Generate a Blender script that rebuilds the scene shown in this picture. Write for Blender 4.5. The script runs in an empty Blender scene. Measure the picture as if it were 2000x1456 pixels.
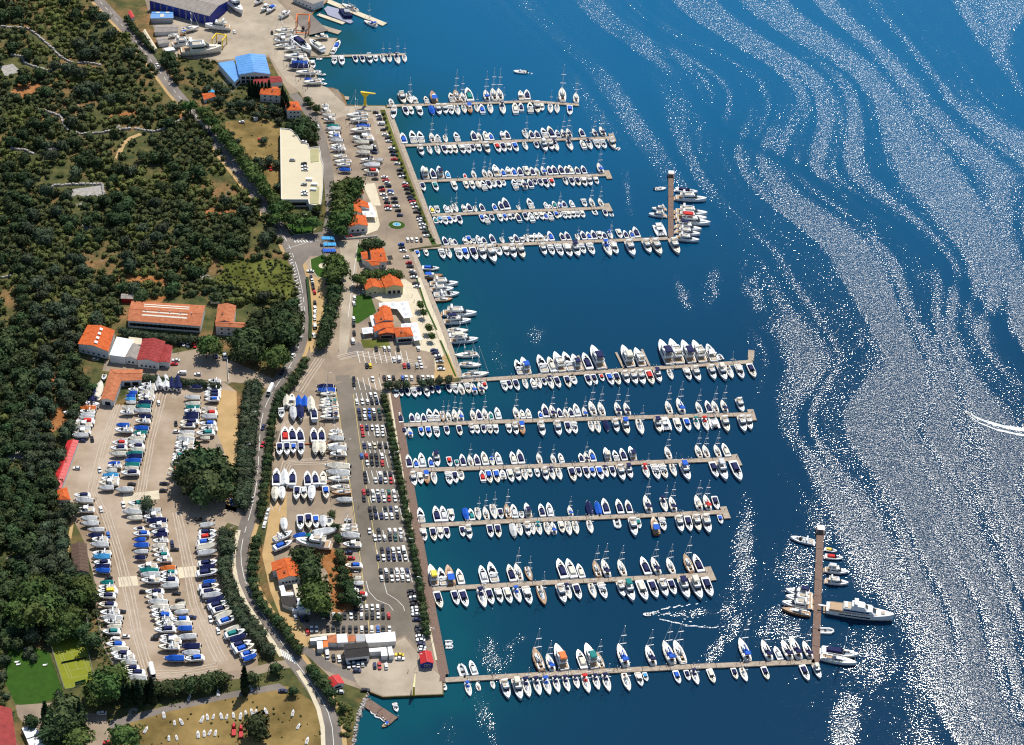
import bpy, math, random
import numpy as np
from math import radians, sin, cos, pi, atan2, hypot
from mathutils import Matrix, Vector
random.seed(7); RNG = np.random.default_rng(11)
SC = bpy.context.scene
COL = SC.collection

# ------------------------------------------------------------------ camera
F, TH, RO, H = 3800.0, radians(39.0), radians(-4.0), 693.0
def cam_axes():
    fw = Vector((0, cos(TH), -sin(TH))); r = Vector((1, 0, 0)); d = fw.cross(r)
    c, s = cos(RO), sin(RO)
    return c*r + s*d, -s*r + c*d, fw
CR, CD, CF = cam_axes()
cd = bpy.data.cameras.new('camera'); cam = bpy.data.objects.new('camera', cd); COL.objects.link(cam)
m = Matrix((( CR.x, -CD.x, -CF.x, 0), (CR.y, -CD.y, -CF.y, 0), (CR.z, -CD.z, -CF.z, H), (0, 0, 0, 1)))
cam.matrix_world = m
cd.sensor_width = 36.0; cd.lens = 36.0*F/2000.0; cd.clip_start = 1.0; cd.clip_end = 20000.0
SC.camera = cam

# ------------------------------------------------------------------ sky, sun, exposure
SUN_EL, SUN_AZ = radians(57.5), radians(19.0)          # azimuth clockwise from +Y
w = bpy.data.worlds.new('World'); SC.world = w; w.use_nodes = True
nt = w.node_tree; nt.nodes.clear()
sky = nt.nodes.new('ShaderNodeTexSky'); sky.sky_type = 'NISHITA'; sky.sun_disc = False
sky.sun_elevation = SUN_EL; sky.sun_rotation = SUN_AZ; sky.altitude = 0.0; sky.air_density = 1.0; sky.dust_density = 0.3; sky.ozone_density = 1.5
bg = nt.nodes.new('ShaderNodeBackground'); bg.inputs[1].default_value = 0.105
wo = nt.nodes.new('ShaderNodeOutputWorld')
nt.links.new(sky.outputs[0], bg.inputs[0]); nt.links.new(bg.outputs[0], wo.inputs[0])
sl = bpy.data.lights.new('sun', 'SUN'); sl.energy = 4.6; sl.angle = radians(0.5); sl.color = (1.0, 0.955, 0.87)
sun = bpy.data.objects.new('sun', sl); COL.objects.link(sun)
SD = Vector((sin(SUN_AZ)*cos(SUN_EL), cos(SUN_AZ)*cos(SUN_EL), sin(SUN_EL)))
sun.rotation_euler = SD.to_track_quat('Z', 'Y').to_euler(); sun.location = SD*900
SC.view_settings.view_transform = 'Standard'; SC.view_settings.look = 'None'
SC.view_settings.exposure = 0.1; SC.view_settings.gamma = 1.0; SC.view_settings.use_curve_mapping = False
SC.cycles.use_denoising = False; SC.cycles.max_bounces = 4; SC.cycles.diffuse_bounces = 2; SC.cycles.glossy_bounces = 2
SC.cycles.sample_clamp_direct = 0.0; SC.cycles.sample_clamp_indirect = 4.0; SC.cycles.caustics_reflective = False; SC.cycles.caustics_refractive = False
SC.cycles.pixel_filter_type = 'BLACKMAN_HARRIS'; SC.cycles.filter_width = 1.2

# ------------------------------------------------------------------ helpers
def at(px, py, z=0.0):
    """ground point (world metres) seen at a photo pixel, on the level z"""
    px = float(px); py = float(py)
    v = (px-1000.0)*CR + (py-728.0)*CD + F*CF
    t = (z-H)/v.z
    return Vector((v.x*t, v.y*t, z))
def to_px(P):
    q = Vector(P) - Vector((0, 0, H)); k = F/q.dot(CF)
    return 1000+q.dot(CR)*k, 728+q.dot(CD)*k
SEA = -1.2

MATS = {}
def mat(name, col, rough=0.6, spec=0.4, var=0.12, scale=0.6, metallic=0.0, col2=None, bump=0.0, objvar=0.0, coat=0.0):
    if name in MATS: return MATS[name]
    M = bpy.data.materials.new(name); M.use_nodes = True; n = M.node_tree; b = n.nodes['Principled BSDF']
    b.inputs['Roughness'].default_value = rough; b.inputs['Specular IOR Level'].default_value = spec; b.inputs['Metallic'].default_value = metallic
    if coat: b.inputs['Coat Weight'].default_value = coat; b.inputs['Coat Roughness'].default_value = 0.08
    g = n.nodes.new('ShaderNodeNewGeometry'); tx = n.nodes.new('ShaderNodeTexNoise'); tx.inputs['Scale'].default_value = scale; tx.inputs['Detail'].default_value = 9; tx.inputs['Roughness'].default_value = .62
    n.links.new(g.outputs['Position'], tx.inputs['Vector'])
    rp = n.nodes.new('ShaderNodeValToRGB'); rp.color_ramp.elements[0].position = 0.32; rp.color_ramp.elements[1].position = 0.68
    a = [c*(1-var) for c in col]; c2 = col2 or [min(1, c*(1+var)) for c in col]
    rp.color_ramp.elements[0].color = (*a, 1); rp.color_ramp.elements[1].color = (*c2, 1)
    n.links.new(tx.outputs['Fac'], rp.inputs[0])
    out = rp.outputs[0]
    if objvar:
        oi = n.nodes.new('ShaderNodeObjectInfo'); mr = n.nodes.new('ShaderNodeMapRange'); mr.inputs[3].default_value = 1-objvar; mr.inputs[4].default_value = 1+objvar
        n.links.new(oi.outputs['Random'], mr.inputs[0])
        hs = n.nodes.new('ShaderNodeHueSaturation'); n.links.new(mr.outputs[0], hs.inputs['Value']); n.links.new(out, hs.inputs['Color'])
        m2 = n.nodes.new('ShaderNodeMapRange'); m2.inputs[3].default_value = 0.47; m2.inputs[4].default_value = 0.535
        sep = n.nodes.new('ShaderNodeMath'); sep.operation = 'FRACT'; mu = n.nodes.new('ShaderNodeMath'); mu.operation = 'MULTIPLY'; mu.inputs[1].default_value = 7.31
        n.links.new(oi.outputs['Random'], mu.inputs[0]); n.links.new(mu.outputs[0], sep.inputs[0]); n.links.new(sep.outputs[0], m2.inputs[0]); n.links.new(m2.outputs[0], hs.inputs['Hue'])
        out = hs.outputs[0]
    n.links.new(out, b.inputs['Base Color'])
    if bump:
        bp = n.nodes.new('ShaderNodeBump'); bp.inputs['Strength'].default_value = bump; bp.inputs['Distance'].default_value = 0.2
        n.links.new(tx.outputs['Fac'], bp.inputs['Height']); n.links.new(bp.outputs[0], b.inputs['Normal'])
    MATS[name] = M
    return M

class MB:
    def __init__(s): s.v = []; s.f = []
    def add(s, vs, fs):
        o = len(s.v); s.v += [tuple(v) for v in vs]; s.f += [tuple(i+o for i in f) for f in fs]; return s
    def box(s, x0, x1, y0, y1, z0, z1):
        return s.add([(x0,y0,z0),(x1,y0,z0),(x1,y1,z0),(x0,y1,z0),(x0,y0,z1),(x1,y0,z1),(x1,y1,z1),(x0,y1,z1)],
                     [(0,3,2,1),(4,5,6,7),(0,1,5,4),(1,2,6,5),(2,3,7,6),(3,0,4,7)])
    def taper(s, a, b, z0, z1):
        """a, b: lists of (x, y), same length, bottom and top outline (counter-clockwise)"""
        n = len(a); vs = [(x,y,z0) for x,y in a] + [(x,y,z1) for x,y in b]
        fs = [tuple(range(n))[::-1], tuple(range(n, 2*n))] + [(i,(i+1)%n,n+(i+1)%n,n+i) for i in range(n)]
        return s.add(vs, fs)
    def prism(s, poly, z0, z1):
        return s.taper([(p[0],p[1]) for p in ccw(poly)], [(p[0],p[1]) for p in ccw(poly)], z0, z1)
    def sheet(s, poly, z):
        p = ccw(poly); return s.add([(q[0],q[1],z) for q in p], [tuple(range(len(p)))])
    def bar(s, p, q, w, h=None):
        h = h or w; p = Vector(p); q = Vector(q); d = (q-p).normalized()
        u = d.cross(Vector((0,0,1))); u = u.normalized() if u.length > 1e-4 else Vector((1,0,0)); t = u.cross(d)
        vs = [e + u*a*w/2 + t*b*h/2 for e in (p,q) for a,b in ((-1,-1),(1,-1),(1,1),(-1,1))]
        return s.add(vs, [(0,1,2,3),(7,6,5,4),(0,4,5,1),(1,5,6,2),(2,6,7,3),(3,7,4,0)])
    def tube(s, p, q, r0, r1, n=6):
        p = Vector(p); q = Vector(q); d = (q-p).normalized()
        u = d.cross(Vector((0,0,1))); u = u.normalized() if u.length > 1e-4 else Vector((1,0,0)); t = d.cross(u)
        vs = [e + (u*cos(2*pi*i/n)+t*sin(2*pi*i/n))*r for e,r in ((p,r0),(q,r1)) for i in range(n)]
        return s.add(vs, [(i,(i+1)%n,n+(i+1)%n,n+i) for i in range(n)] + [tuple(range(n))[::-1], tuple(range(n,2*n))])
    def ribbon(s, pts, wl, z, wr=None):
        """flat band along pts (world xy)"""
        wr = wl if wr is None else wr
        P = [Vector((p[0],p[1])) for p in pts]; L = []; R = []
        for i, p in enumerate(P):
            d = (P[min(i+1,len(P)-1)]-P[max(i-1,0)]).normalized(); nn = Vector((-d.y, d.x))
            L.append(p+nn*wl); R.append(p-nn*wr)
        vs = [(a.x,a.y,z) for a in L] + [(a.x,a.y,z) for a in R]; n = len(P)
        return s.add(vs, [(n+i, n+i+1, i+1, i) for i in range(n-1)])
    def mesh(s, name, smooth=False):
        me = bpy.data.meshes.new(name); me.from_pydata(s.v, [], s.f); me.update()
        if smooth: me.polygons.foreach_set('use_smooth', [True]*len(me.polygons))
        return me
def ccw(poly):
    p = [(q[0],q[1]) for q in poly]
    a = sum(p[i][0]*p[(i+1)%len(p)][1]-p[(i+1)%len(p)][0]*p[i][1] for i in range(len(p)))
    return p if a > 0 else p[::-1]
def link(name, data, parent=None, mt=None):
    o = bpy.data.objects.new(name, data); COL.objects.link(o)
    if parent is not None: o.parent = parent
    if mt is not None and data is not None:
        if not data.materials: data.materials.append(mt)
        elif data.materials[0] != mt:
            o.material_slots[0].link = 'OBJECT'; o.material_slots[0].material = mt
    return o
def tag(o, label=None, cat=None, group=None, kind=None):
    if label: o['label'] = label
    if cat: o['category'] = cat
    if group: o['group'] = group
    if kind: o['kind'] = kind
    return o
def root(name, label, cat, loc=(0,0,0), rz=0.0, sc=1.0, group=None):
    o = link(name, None); o.location = loc; o.rotation_euler = (0,0,rz)
    if sc != 1.0: o.scale = (sc,sc,sc)
    return tag(o, label, cat, group)
def struct(name, mb, mt, smooth=False): return tag(link(name, mb.mesh(name, smooth) if isinstance(mb, MB) else mb, None, mt), kind='structure')
def pxs(*a): return [at(*p) for p in a]
ORD = 'first second third fourth fifth sixth seventh eighth ninth tenth eleventh twelfth thirteenth fourteenth fifteenth sixteenth seventeenth eighteenth nineteenth'.split()
def ordn(i):
    if i < 19: return ORD[i]
    i += 1; t = ['twentieth','thirtieth','fortieth','fiftieth','sixtieth'][i//10-2]; c = ['twenty','thirty','forty','fifty','sixty'][i//10-2]
    return t if i % 10 == 0 else c+'-'+ORD[i % 10-1]
def inside(x, y, poly):
    c = False; j = len(poly)-1
    for i in range(len(poly)):
        xi, yi = poly[i][:2]; xj, yj = poly[j][:2]
        if (yi > y) != (yj > y) and x < (xj-xi)*(y-yi)/(yj-yi)+xi: c = not c
        j = i
    return c
def lerp_path(pts, step, jit=0.0):
    out = []; carry = 0.0
    for a, b in zip(pts, pts[1:]):
        L = hypot(b[0]-a[0], b[1]-a[1]); t = carry
        while t < L:
            out.append((a[0]+(b[0]-a[0])*t/L+random.uniform(-jit,jit), a[1]+(b[1]-a[1])*t/L+random.uniform(-jit,jit))); t += step
        carry = t-L
    return out
# ------------------------------------------------------------------ materials
WHITE = mat('white_gelcoat', (.80,.80,.78), .28, .5, .04, .5)
CREAM = mat('cream_gelcoat', (.76,.70,.58), .35, .5, .06)
GLASS = mat('dark_glass', (.012,.015,.022), .12, .5, .1)
TEAK = mat('teak_deck', (.42,.28,.16), .6, .3, .15, 2.0)
BEIGE = mat('beige_cushion', (.50,.43,.33), .7, .3, .12, 1.0)
GREYC = mat('cockpit_grey', (.40,.41,.42), .7, .3, .2, 1.0)
NAVY = mat('navy_canvas', (.010,.016,.075), .75, .2, .2, 1.0)
BLUE = mat('bright_blue_canvas', (.012,.10,.50), .7, .2, .15, 1.0)
TEAL = mat('teal_canvas', (.01,.20,.19), .7, .2, .2, 1.0)
SKYB = mat('light_blue_canvas', (.06,.33,.62), .7, .2, .15, 1.0)
GREYT = mat('grey_tarpaulin', (.60,.60,.585), .75, .2, .15, .8)
CREAMT = mat('cream_canvas', (.70,.645,.53), .75, .2, .12, .8)
REDC = mat('red_canvas', (.55,.025,.02), .7, .2, .15, 1.0)
ORANGE = mat('orange_paint', (.70,.17,.03), .6, .3, .12, 1.0)
YELLOW = mat('yellow_paint', (.80,.56,.02), .5, .4, .08, 1.0)
BLACK = mat('black_rubber', (.02,.02,.022), .7, .3, .2)
ALU = mat('aluminium_mast', (.62,.64,.66), .35, .5, .05, metallic=.3)
WOOD = mat('varnished_wood', (.33,.15,.06), .4, .5, .2, 1.5)
CONC = mat('quay_concrete', (.36,.295,.215), .85, .2, .2, .06, col2=(.47,.395,.30))
PALE = mat('pale_paving', (.62,.54,.39), .85, .2, .1, .15)
ASPH = mat('car_park_asphalt', (.16,.135,.105), .9, .2, .2, .05, col2=(.225,.19,.15))
ROADM = mat('road_asphalt', (.17,.145,.125), .9, .2, .12, .05, col2=(.25,.215,.185))
TANA = mat('tan_asphalt', (.265,.205,.15), .9, .2, .2, .045, col2=(.38,.295,.21))
GRAVEL = mat('yard_gravel', (.31,.22,.14), .95, .1, .2, .035, col2=(.47,.375,.285))
DIRT = mat('yellow_dirt_track', (.46,.31,.145), .95, .1, .15, .1)
PAINT = mat('white_road_paint', (.72,.72,.68), .8, .2, .1, .5)
YPAINT = mat('yellow_road_paint', (.62,.48,.16), .8, .2, .2, .5)
SOIL = mat('red_soil', (.34,.12,.035), .95, .1, .3, .15, col2=(.40,.19,.075))
DRY = mat('dry_grass', (.145,.105,.035), .95, .1, .25, .05, col2=(.33,.225,.085))
LIME = mat('green_meadow', (.085,.10,.015), .95, .1, .4, .05, col2=(.16,.17,.04))
LAWN = mat('mown_lawn', (.035,.085,.012), .95, .1, .15, .3)
ROCK = mat('grey_limestone', (.34,.31,.28), .95, .1, .3, .4, col2=(.46,.43,.39))
DECKW = mat('timber_decking', (.17,.105,.08), .85, .2, .15, 1.2, col2=(.235,.16,.125))
PIERC = mat('pier_boards', (.35,.27,.20), .85, .2, .15, .5, col2=(.46,.385,.30))
PLASTER = mat('white_plaster', (.70,.69,.66), .85, .2, .06, .3)
TILE = mat('orange_roof_tiles', (.54,.085,.018), .85, .2, .22, .7, col2=(.63,.15,.04))
TILE2 = mat('terracotta_roof', (.42,.13,.055), .85, .2, .2, .5, col2=(.52,.19,.09))
DRED = mat('dark_red_roof', (.27,.02,.02), .8, .3, .25, .6, col2=(.37,.05,.045))
REDM = mat('red_metal_roof', (.50,.022,.02), .5, .4, .15, .4)
GROOF = mat('grey_fibre_roof', (.30,.265,.235), .9, .2, .15, .4)
BLUER = mat('blue_metal_roof', (.095,.29,.62), .5, .4, .12, .15)
BLUEW = mat('navy_metal_wall', (.012,.03,.26), .6, .4, .1, .3)
GUNM = mat('grey_metal', (.35,.36,.37), .5, .4, .1)
DARKR = mat('black_bitumen_roof', (.045,.04,.038), .9, .2, .2, .8)
BROWNR = mat('brown_roof', (.12,.075,.055), .9, .2, .2, .8)
FOAM = mat('white_foam', (.78,.80,.80), .8, .3, .05, 2.0)
COURT = mat('yellow_green_court', (.205,.225,.018), .9, .2, .1, .4)

# ------------------------------------------------------------------ scrubland ground material
def ground_mat():
    M = bpy.data.materials.new('scrubland_ground'); M.use_nodes = True; n = M.node_tree; b = n.nodes['Principled BSDF']
    b.inputs['Roughness'].default_value = .95; b.inputs['Specular IOR Level'].default_value = .1
    g = n.nodes.new('ShaderNodeNewGeometry')
    def noise(sc, det=6, rough=.6):
        t = n.nodes.new('ShaderNodeTexNoise'); t.inputs['Scale'].default_value = sc; t.inputs['Detail'].default_value = det; t.inputs['Roughness'].default_value = rough
        n.links.new(g.outputs['Position'], t.inputs['Vector']); return t.outputs['Fac']
    def ramp(f, a, c):
        r = n.nodes.new('ShaderNodeValToRGB'); r.color_ramp.elements[0].position = a; r.color_ramp.elements[1].position = c; n.links.new(f, r.inputs[0]); return r
    r1 = ramp(noise(.12), .35, .65); r1.color_ramp.elements[0].color = (.040,.055,.020,1); r1.color_ramp.elements[1].color = (.125,.115,.042,1)
    soil = ramp(noise(.024, 9, .7), .49, .62)
    mx = n.nodes.new('ShaderNodeMix'); mx.data_type = 'RGBA'; n.links.new(soil.outputs[0], mx.inputs[0]); n.links.new(r1.outputs[0], mx.inputs[6])
    rs = ramp(noise(.5), .3, .7); rs.color_ramp.elements[0].color = (.19,.085,.035,1); rs.color_ramp.elements[1].color = (.29,.185,.085,1)
    n.links.new(rs.outputs[0], mx.inputs[7])
    rk = ramp(noise(.045, 10, .7), .62, .67); m2 = n.nodes.new('ShaderNodeMix'); m2.data_type = 'RGBA'
    n.links.new(rk.outputs[0], m2.inputs[0]); n.links.new(mx.outputs[2], m2.inputs[6]); m2.inputs[7].default_value = (.36,.33,.30,1)
    n.links.new(m2.outputs[2], b.inputs['Base Color'])
    return M

# ------------------------------------------------------------------ land
COAST = [(900,-420),(760,-160),(690,-45),(640,-4),(640,3),(612,26),(611,42),(622,50),(618,62),(600,66),(606,72),(661,74),(643,109),(602,110),(626,165),(632,171),
 (652,172),(672,186),(678,205),(755,206),(808,340),(862,476),(860,481),(803,487),(806,492),(826,540),(864,640),(901,738),(901,744),(832,749),(765,756),(767,775),
 (792,904),(820,1060),(847,1204),(871,1318),(866,1333),(867,1357),(748,1362),(722,1352),(710,1368),(704,1384),(697,1404),(692,1428),(689,1460),(684,1540)]
coast_w = pxs(*COAST)
land = [(p.x,p.y) for p in coast_w] + [(-60,300),(-1800,200),(-3000,2600),(-200,3400),(700,2900)]
mb = MB(); mb.prism(land, -3.0, 0.0); struct('ground', mb, ground_mat())

z1, z2, z3, z4, z5 = .015, .03, .045, .06, .075
NZ = [0]
def area(name, pts, mt, z, wr=None):
    NZ[0] += 1; z += (NZ[0] % 7)*.002
    mb = MB(); mb.sheet([(p.x,p.y) for p in pxs(*pts)], z); return struct(name, mb, mt)
EDGE = [(667,188),(676,207),(752,207),(806,341),(859,477),(798,487),(803,494),(824,541),(861,640),(898,738),(832,748),(763,755),(765,775),(789,904),(817,1060),(844,1204),(868,1318),(864,1333),(865,1356),(748,1361),(722,1351)]
area('quay_pavement', [(250,-80),(283,0),(298,50),(318,98),(345,112),(430,122),(525,112),(545,150),(566,185),(584,180),(614,228),(640,290),(652,372),(655,430),(655,470),(600,462),(575,470),(590,500),(604,545),(612,600),(606,680),(575,726),(552,765),(542,800),(532,860),(530,960),(522,1030),(512,1080),(528,1150),(548,1205),(575,1245),(610,1290),(650,1328),(700,1345)] + EDGE[::-1] + [(660,175),(631,172),(625,165),(601,111),(641,108),(659,75),(605,73),(598,66),(616,61),(620,50),(609,42),(610,26),(638,3),(650,-60)], TANA, z1)
area('shipyard_concrete', [(300,40),(330,104),(430,118),(525,108),(560,160),(620,205),(676,207),(640,172),(622,165),(600,111),(640,108),(657,76),(604,74),(560,20),(500,-40),(300,-40)], CONC, z2)
area('crane_quay_concrete', [(622,198),(676,208),(752,208),(770,262),(735,262),(728,232),(668,228),(640,240)], CONC, z2)
area('car_park', [(655,752),(688,738),(752,770),(770,855),(795,985),(822,1130),(836,1230),(815,1262),(792,1240),(742,1262),(742,1218),(660,1240),(590,1216),(598,1190),(668,1192),(690,1180),(713,1160),(700,1080),(684,960),(668,850)], ASPH, z2)
area('lower_quay_concrete', [(745,1270),(790,1245),(840,1305),(862,1320),(864,1355),(750,1360),(700,1340),(690,1320)], CONC, z3)
area('yard_ground', [(188,765),(148,800),(140,850),(152,872),(122,945),(136,985),(142,1012),(165,1060),(184,1130),(190,1200),(201,1262),(236,1322),(250,1338),(430,1318),(505,1302),(498,1255),(470,1205),(442,1140),(430,1085),(428,1042),(462,1000),(466,900),(462,765),(440,748),(330,738),(285,738),(276,792),(200,792)], GRAVEL, z1)
area('dirt_lane', [(424,760),(462,765),(466,900),(462,1000),(440,995),(445,900),(425,850)], DIRT, z2)
area('yellow_track', [(531,960),(522,1030),(512,1085),(528,1155),(548,1206),(575,1247),(612,1292),(640,1285),(600,1230),(575,1195),(545,1150),(540,1110),(530,1070),(545,1040),(560,1010),(560,960)], DIRT, z2)
area('access_lot', [(330,692),(395,680),(440,700),(545,745),(530,762),(490,750),(440,746),(330,737),(200,725),(205,705)], TANA, z2)
area('concrete_slab', [(230,1128),(267,1125),(271,1144),(233,1147)], PALE, z2)
tag(area('concrete_slab', [(346,1109),(382,1106),(386,1126),(350,1130)], PALE, z2), kind='structure')
area('flat_lot', [(150,1432),(170,1392),(208,1396),(216,1440),(205,1470),(150,1470)], TANA, z1)
area('terrace_paving', [(704,570),(790,545),(812,560),(842,625),(870,700),(868,735),(850,735),(848,690),(815,683),(795,640),(770,590),(752,592)], PALE, z2)
area('promenade_paving', [(812,545),(822,541),(880,690),(896,736),(886,738),(860,668),(838,612)], PALE, z3)
area('sand_terrace', [(855,697),(876,692),(895,737),(880,741),(846,742)], DIRT, z4)
area('restaurant_forecourt', [(690,468),(737,450),(742,440),(734,405),(722,395),(705,462)], PALE, z2)
area('parking_pad', [(708,360),(732,358),(744,402),(727,402)], PALE, z3)
area('junction_asphalt', [(560,462),(600,458),(655,448),(668,470),(640,500),(606,500),(590,520),(572,478)], ROADM, z2)
area('hotel_car_park', [(600,580),(612,540),(640,548),(632,620),(622,680),(606,690)], DIRT, z2)
area('gate_lane', [(662,470),(700,470),(698,520),(690,600),(678,690),(660,700),(665,620),(672,540)], CONC, z2)
area('dry_field', [(440,238),(520,232),(548,250),(548,392),(540,402),(520,370),(470,300),(440,260)], DRY, z1)
area('bottom_field', [(258,1395),(330,1378),(480,1352),(560,1340),(610,1370),(640,1420),(648,1475),(255,1475),(240,1450)], DRY, z1)
area('field_path', [(215,1408),(330,1378),(450,1352),(545,1335),(560,1345),(450,1364),(330,1390),(215,1424)], ROADM, z2)
area('meadow', [(420,498),(470,505),(560,508),(592,580),(560,600),(500,585),(430,580),(390,560),(440,530)], LIME, z1)
area('lawn', [(14,1268),(60,1262),(96,1275),(126,1360),(55,1380),(30,1375),(8,1330)], LAWN, z1)
area('terrace_path', [(30,1378),(110,1372),(140,1385),(150,1440),(60,1430),(35,1400)], TANA, z1)
area('soil_plot', [(610,1075),(670,1072),(688,1120),(700,1190),(650,1200),(640,1120)], SOIL, z3)
area('garden_lawn', [(690,580),(722,572),(735,610),(700,632),(688,632)], LAWN, z3)
area('garden_lawn', [(704,664),(757,662),(764,680),(710,680)], LIME, z3)
area('garden_lawn', [(697,480),(712,476),(708,510),(697,512)], LAWN, z3)
area('garden_lawn', [(606,508),(632,497),(660,520),(650,548),(620,540),(608,525)], LAWN, z3)
area('garden_lawn', [(560,440),(600,432),(616,448),(604,456),(575,458)], LAWN, z3)
for pts in ([(20,180),(45,155),(80,165),(68,190),(40,200)],[(110,160),(165,172),(210,185),(205,178),(150,158)],[(215,225),(270,215),(262,232),(210,238)],[(250,595),(285,570),(330,580),(300,600)],[(248,535),(350,545),(345,560),(250,555)],[(380,410),(460,412),(455,425),(385,426)],[(350,210),(362,240),(335,225)],[(95,800),(135,790),(140,830),(100,845)],[(85,720),(120,705),(120,740),(95,770)],[(0,1130),(20,1120),(22,1145),(0,1150)],[(100,1225),(125,1190),(122,1240),(100,1250)],[(0,1240),(20,1235),(25,1265),(0,1262)]):
    area('soil_patch', pts, SOIL, z1)
for pts in ([(128,372),(200,362),(205,385),(190,392),(150,380),(130,395)],[(0,885),(50,880),(55,895),(20,900),(0,908)],[(150,430),(175,432),(190,460),(170,455)],[(0,130),(25,125),(40,140),(10,150)]):
    area('rock_outcrop', pts, ROCK, z1)
# shoreline rocks: nobody could count them
mb = MB()
for i in range(170):
    t = random.random(); a, b = random.choice([((718,1356),(706,1384)),((706,1384),(697,1404)),((697,1404),(690,1450)),((690,1450),(686,1490))])
    p = at(a[0]+(b[0]-a[0])*t+random.uniform(-2,4), a[1]+(b[1]-a[1])*t, -.8); r = random.uniform(.4,1.3)
    base = [(p.x+r*cos(k*pi/3+.3)*random.uniform(.7,1.2), p.y+r*sin(k*pi/3+.3)*random.uniform(.7,1.2)) for k in range(6)]
    mb.taper(base, [(p.x+(x-p.x)*.55, p.y+(y-p.y)*.55) for x,y in base], -1.8, random.uniform(-.5,.6))
tag(struct('shore_rubble', mb, ROCK), kind='stuff')

# ------------------------------------------------------------------ roads
ROAD = [(150,-60),(192,0),(216,26),(241,52),(263,78),(282,102),(301,126),(321,152),(342,180),(366,207),(388,234),(408,260),(428,286),(447,311),(467,336),(487,362),(507,392),(527,422),(546,447),(561,472),(573,500),(582,530),(589,560),(594,590),(595,622),(591,652),(581,686),(564,720),(544,748),(526,776),(515,802),(509,830),(507,862),(505,900),(502,940),(496,975),(487,1010),(476,1045),(470,1080),(472,1110),(480,1140),(495,1172),(514,1202),(536,1234),(560,1270),(584,1302),(606,1332),(626,1362),(641,1392),(649,1422),(652,1456),(654,1560)]
roadw = pxs(*ROAD)
mb = MB(); mb.ribbon(roadw, 3.9, z3); struct('main_road', mb, ROADM)
mb = MB(); mb.ribbon(roadw[20:], 6.0, .037, 3.0); mb.ribbon(roadw[:21], 3.2, .033, 6.0); struct('road_verge', mb, DIRT)
mb = MB()
pts = lerp_path([(p.x,p.y) for p in roadw], 9.0)
for i in range(0, len(pts)-1):
    a, b = Vector(pts[i]), Vector(pts[i+1]); px, py = to_px((a.x,a.y,0))
    solid = 500 < py < 560 or 660 < py < 1000 and py % 40 < 26 or py > 1040
    d = (b-a).normalized(); mb.ribbon([a, b if solid else a+d*4.5], .13, z4)
    if 480 < py < 625:
        n_ = Vector((-d.y, d.x))
        for k in range(3):
            q = a + d*k*3 - n_*1.0; mb.ribbon([q, q-n_*2.2+d*1.2], .25, z4)
struct('road_marking', mb, PAINT)
mb = MB(); mb.ribbon(pxs((572,184),(590,203),(612,232),(627,268),(638,315),(644,365),(648,415),(640,455),(625,468)), 3.3, .052); struct('yard_road', mb, ROADM)
mb = MB(); mb.ribbon(pxs((180,1352),(240,1345),(360,1328),(470,1318),(540,1300),(572,1296)), 2.6, z2); struct('side_road', mb, TANA)
mb = MB(); mb.ribbon(pxs((574,1268),(602,1272),(640,1302),(690,1322),(720,1332)), 2.6, .05); struct('quay_lane', mb, ROADM)
mb = MB(); mb.ribbon(pxs((275,262),(255,270),(240,282),(228,312)), 1.6, z2); mb.ribbon(pxs((143,1010),(135,1060),(122,1120),(126,1170),(122,1240)), .8, z2); struct('footpath', mb, DIRT)
mb = MB(); mb.ribbon(pxs((466,1036),(457,1075),(456,1105),(463,1140),(480,1178),(503,1213),(530,1252),(550,1282)), 1.1, .056); mb.ribbon(pxs((582,1310),(604,1345),(622,1385),(630,1420),(632,1470)), 1.0, .056); struct('sidewalk', mb, PALE)
TRACK = mat('worn_track', (.47,.39,.31), .95, .1, .18, .3)
mb = MB()
for pts in ([(232,790),(205,870),(180,960),(205,1010)],[(318,765),(292,860),(275,965),(250,985)],[(205,1000),(232,1080),(252,1160),(268,1240),(292,1318)],[(345,1000),(362,1080),(382,1180),(425,1280),(440,1300)],[(292,1318),(360,1315),(440,1300)],[(640,790),(560,830),(540,900)],[(640,900),(560,905),(535,1000)],[(625,700),(600,740),(580,770)],[(660,700),(700,690),(780,705),(840,715)]):
    for off in (-2.4,-.9,.7,2.2):
        P = pxs(*pts); Q = []
        for i, p in enumerate(P):
            d = (P[min(i+1,len(P)-1)]-P[max(i-1,0)]).normalized(); Q.append((p.x-d.y*(off+random.uniform(-.5,.5)), p.y+d.x*(off+random.uniform(-.5,.5))))
        mb.ribbon(lerp_path(Q,4.0,.12), .28, .058)
struct('tyre_track', mb, TRACK)
for pts,mt_ in (([(424,757),(440,757),(442,785),(424,786)],ASPH),([(421,868),(437,868),(437,888),(420,887)],ASPH),([(655,734),(683,733),(685,744),(656,745)],ASPH),([(606,836),(618,832),(640,905),(618,900)],ASPH),([(540,842),(552,842),(548,868),(536,868)],ASPH),([(668,690),(700,668),(715,680),(690,700)],ROADM),([(766,1298),(800,1296),(806,1340),(770,1345)],ASPH),([(170,888),(200,886),(190,955),(160,960)],PALE),([(240,965),(310,958),(312,975),(240,985)],PALE),([(440,985),(520,1010),(470,1030),(440,1020)],TANA),([(600,20),(640,60),(600,70),(570,40)],ROADM),([(710,275),(735,275),(742,300),(715,300)],ASPH)):
    area('repair_patch', pts, mt_, .026)
# zebra crossing
mb = MB()
a, b = at(548,1268), at(572,1282)
for k in range(7):
    q = a + (b-a)*(k/6.0); mb.ribbon([q, q+Vector((1.6,-4.6,0))], .28, z5)
struct('zebra_crossing', mb, PAINT)

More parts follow.
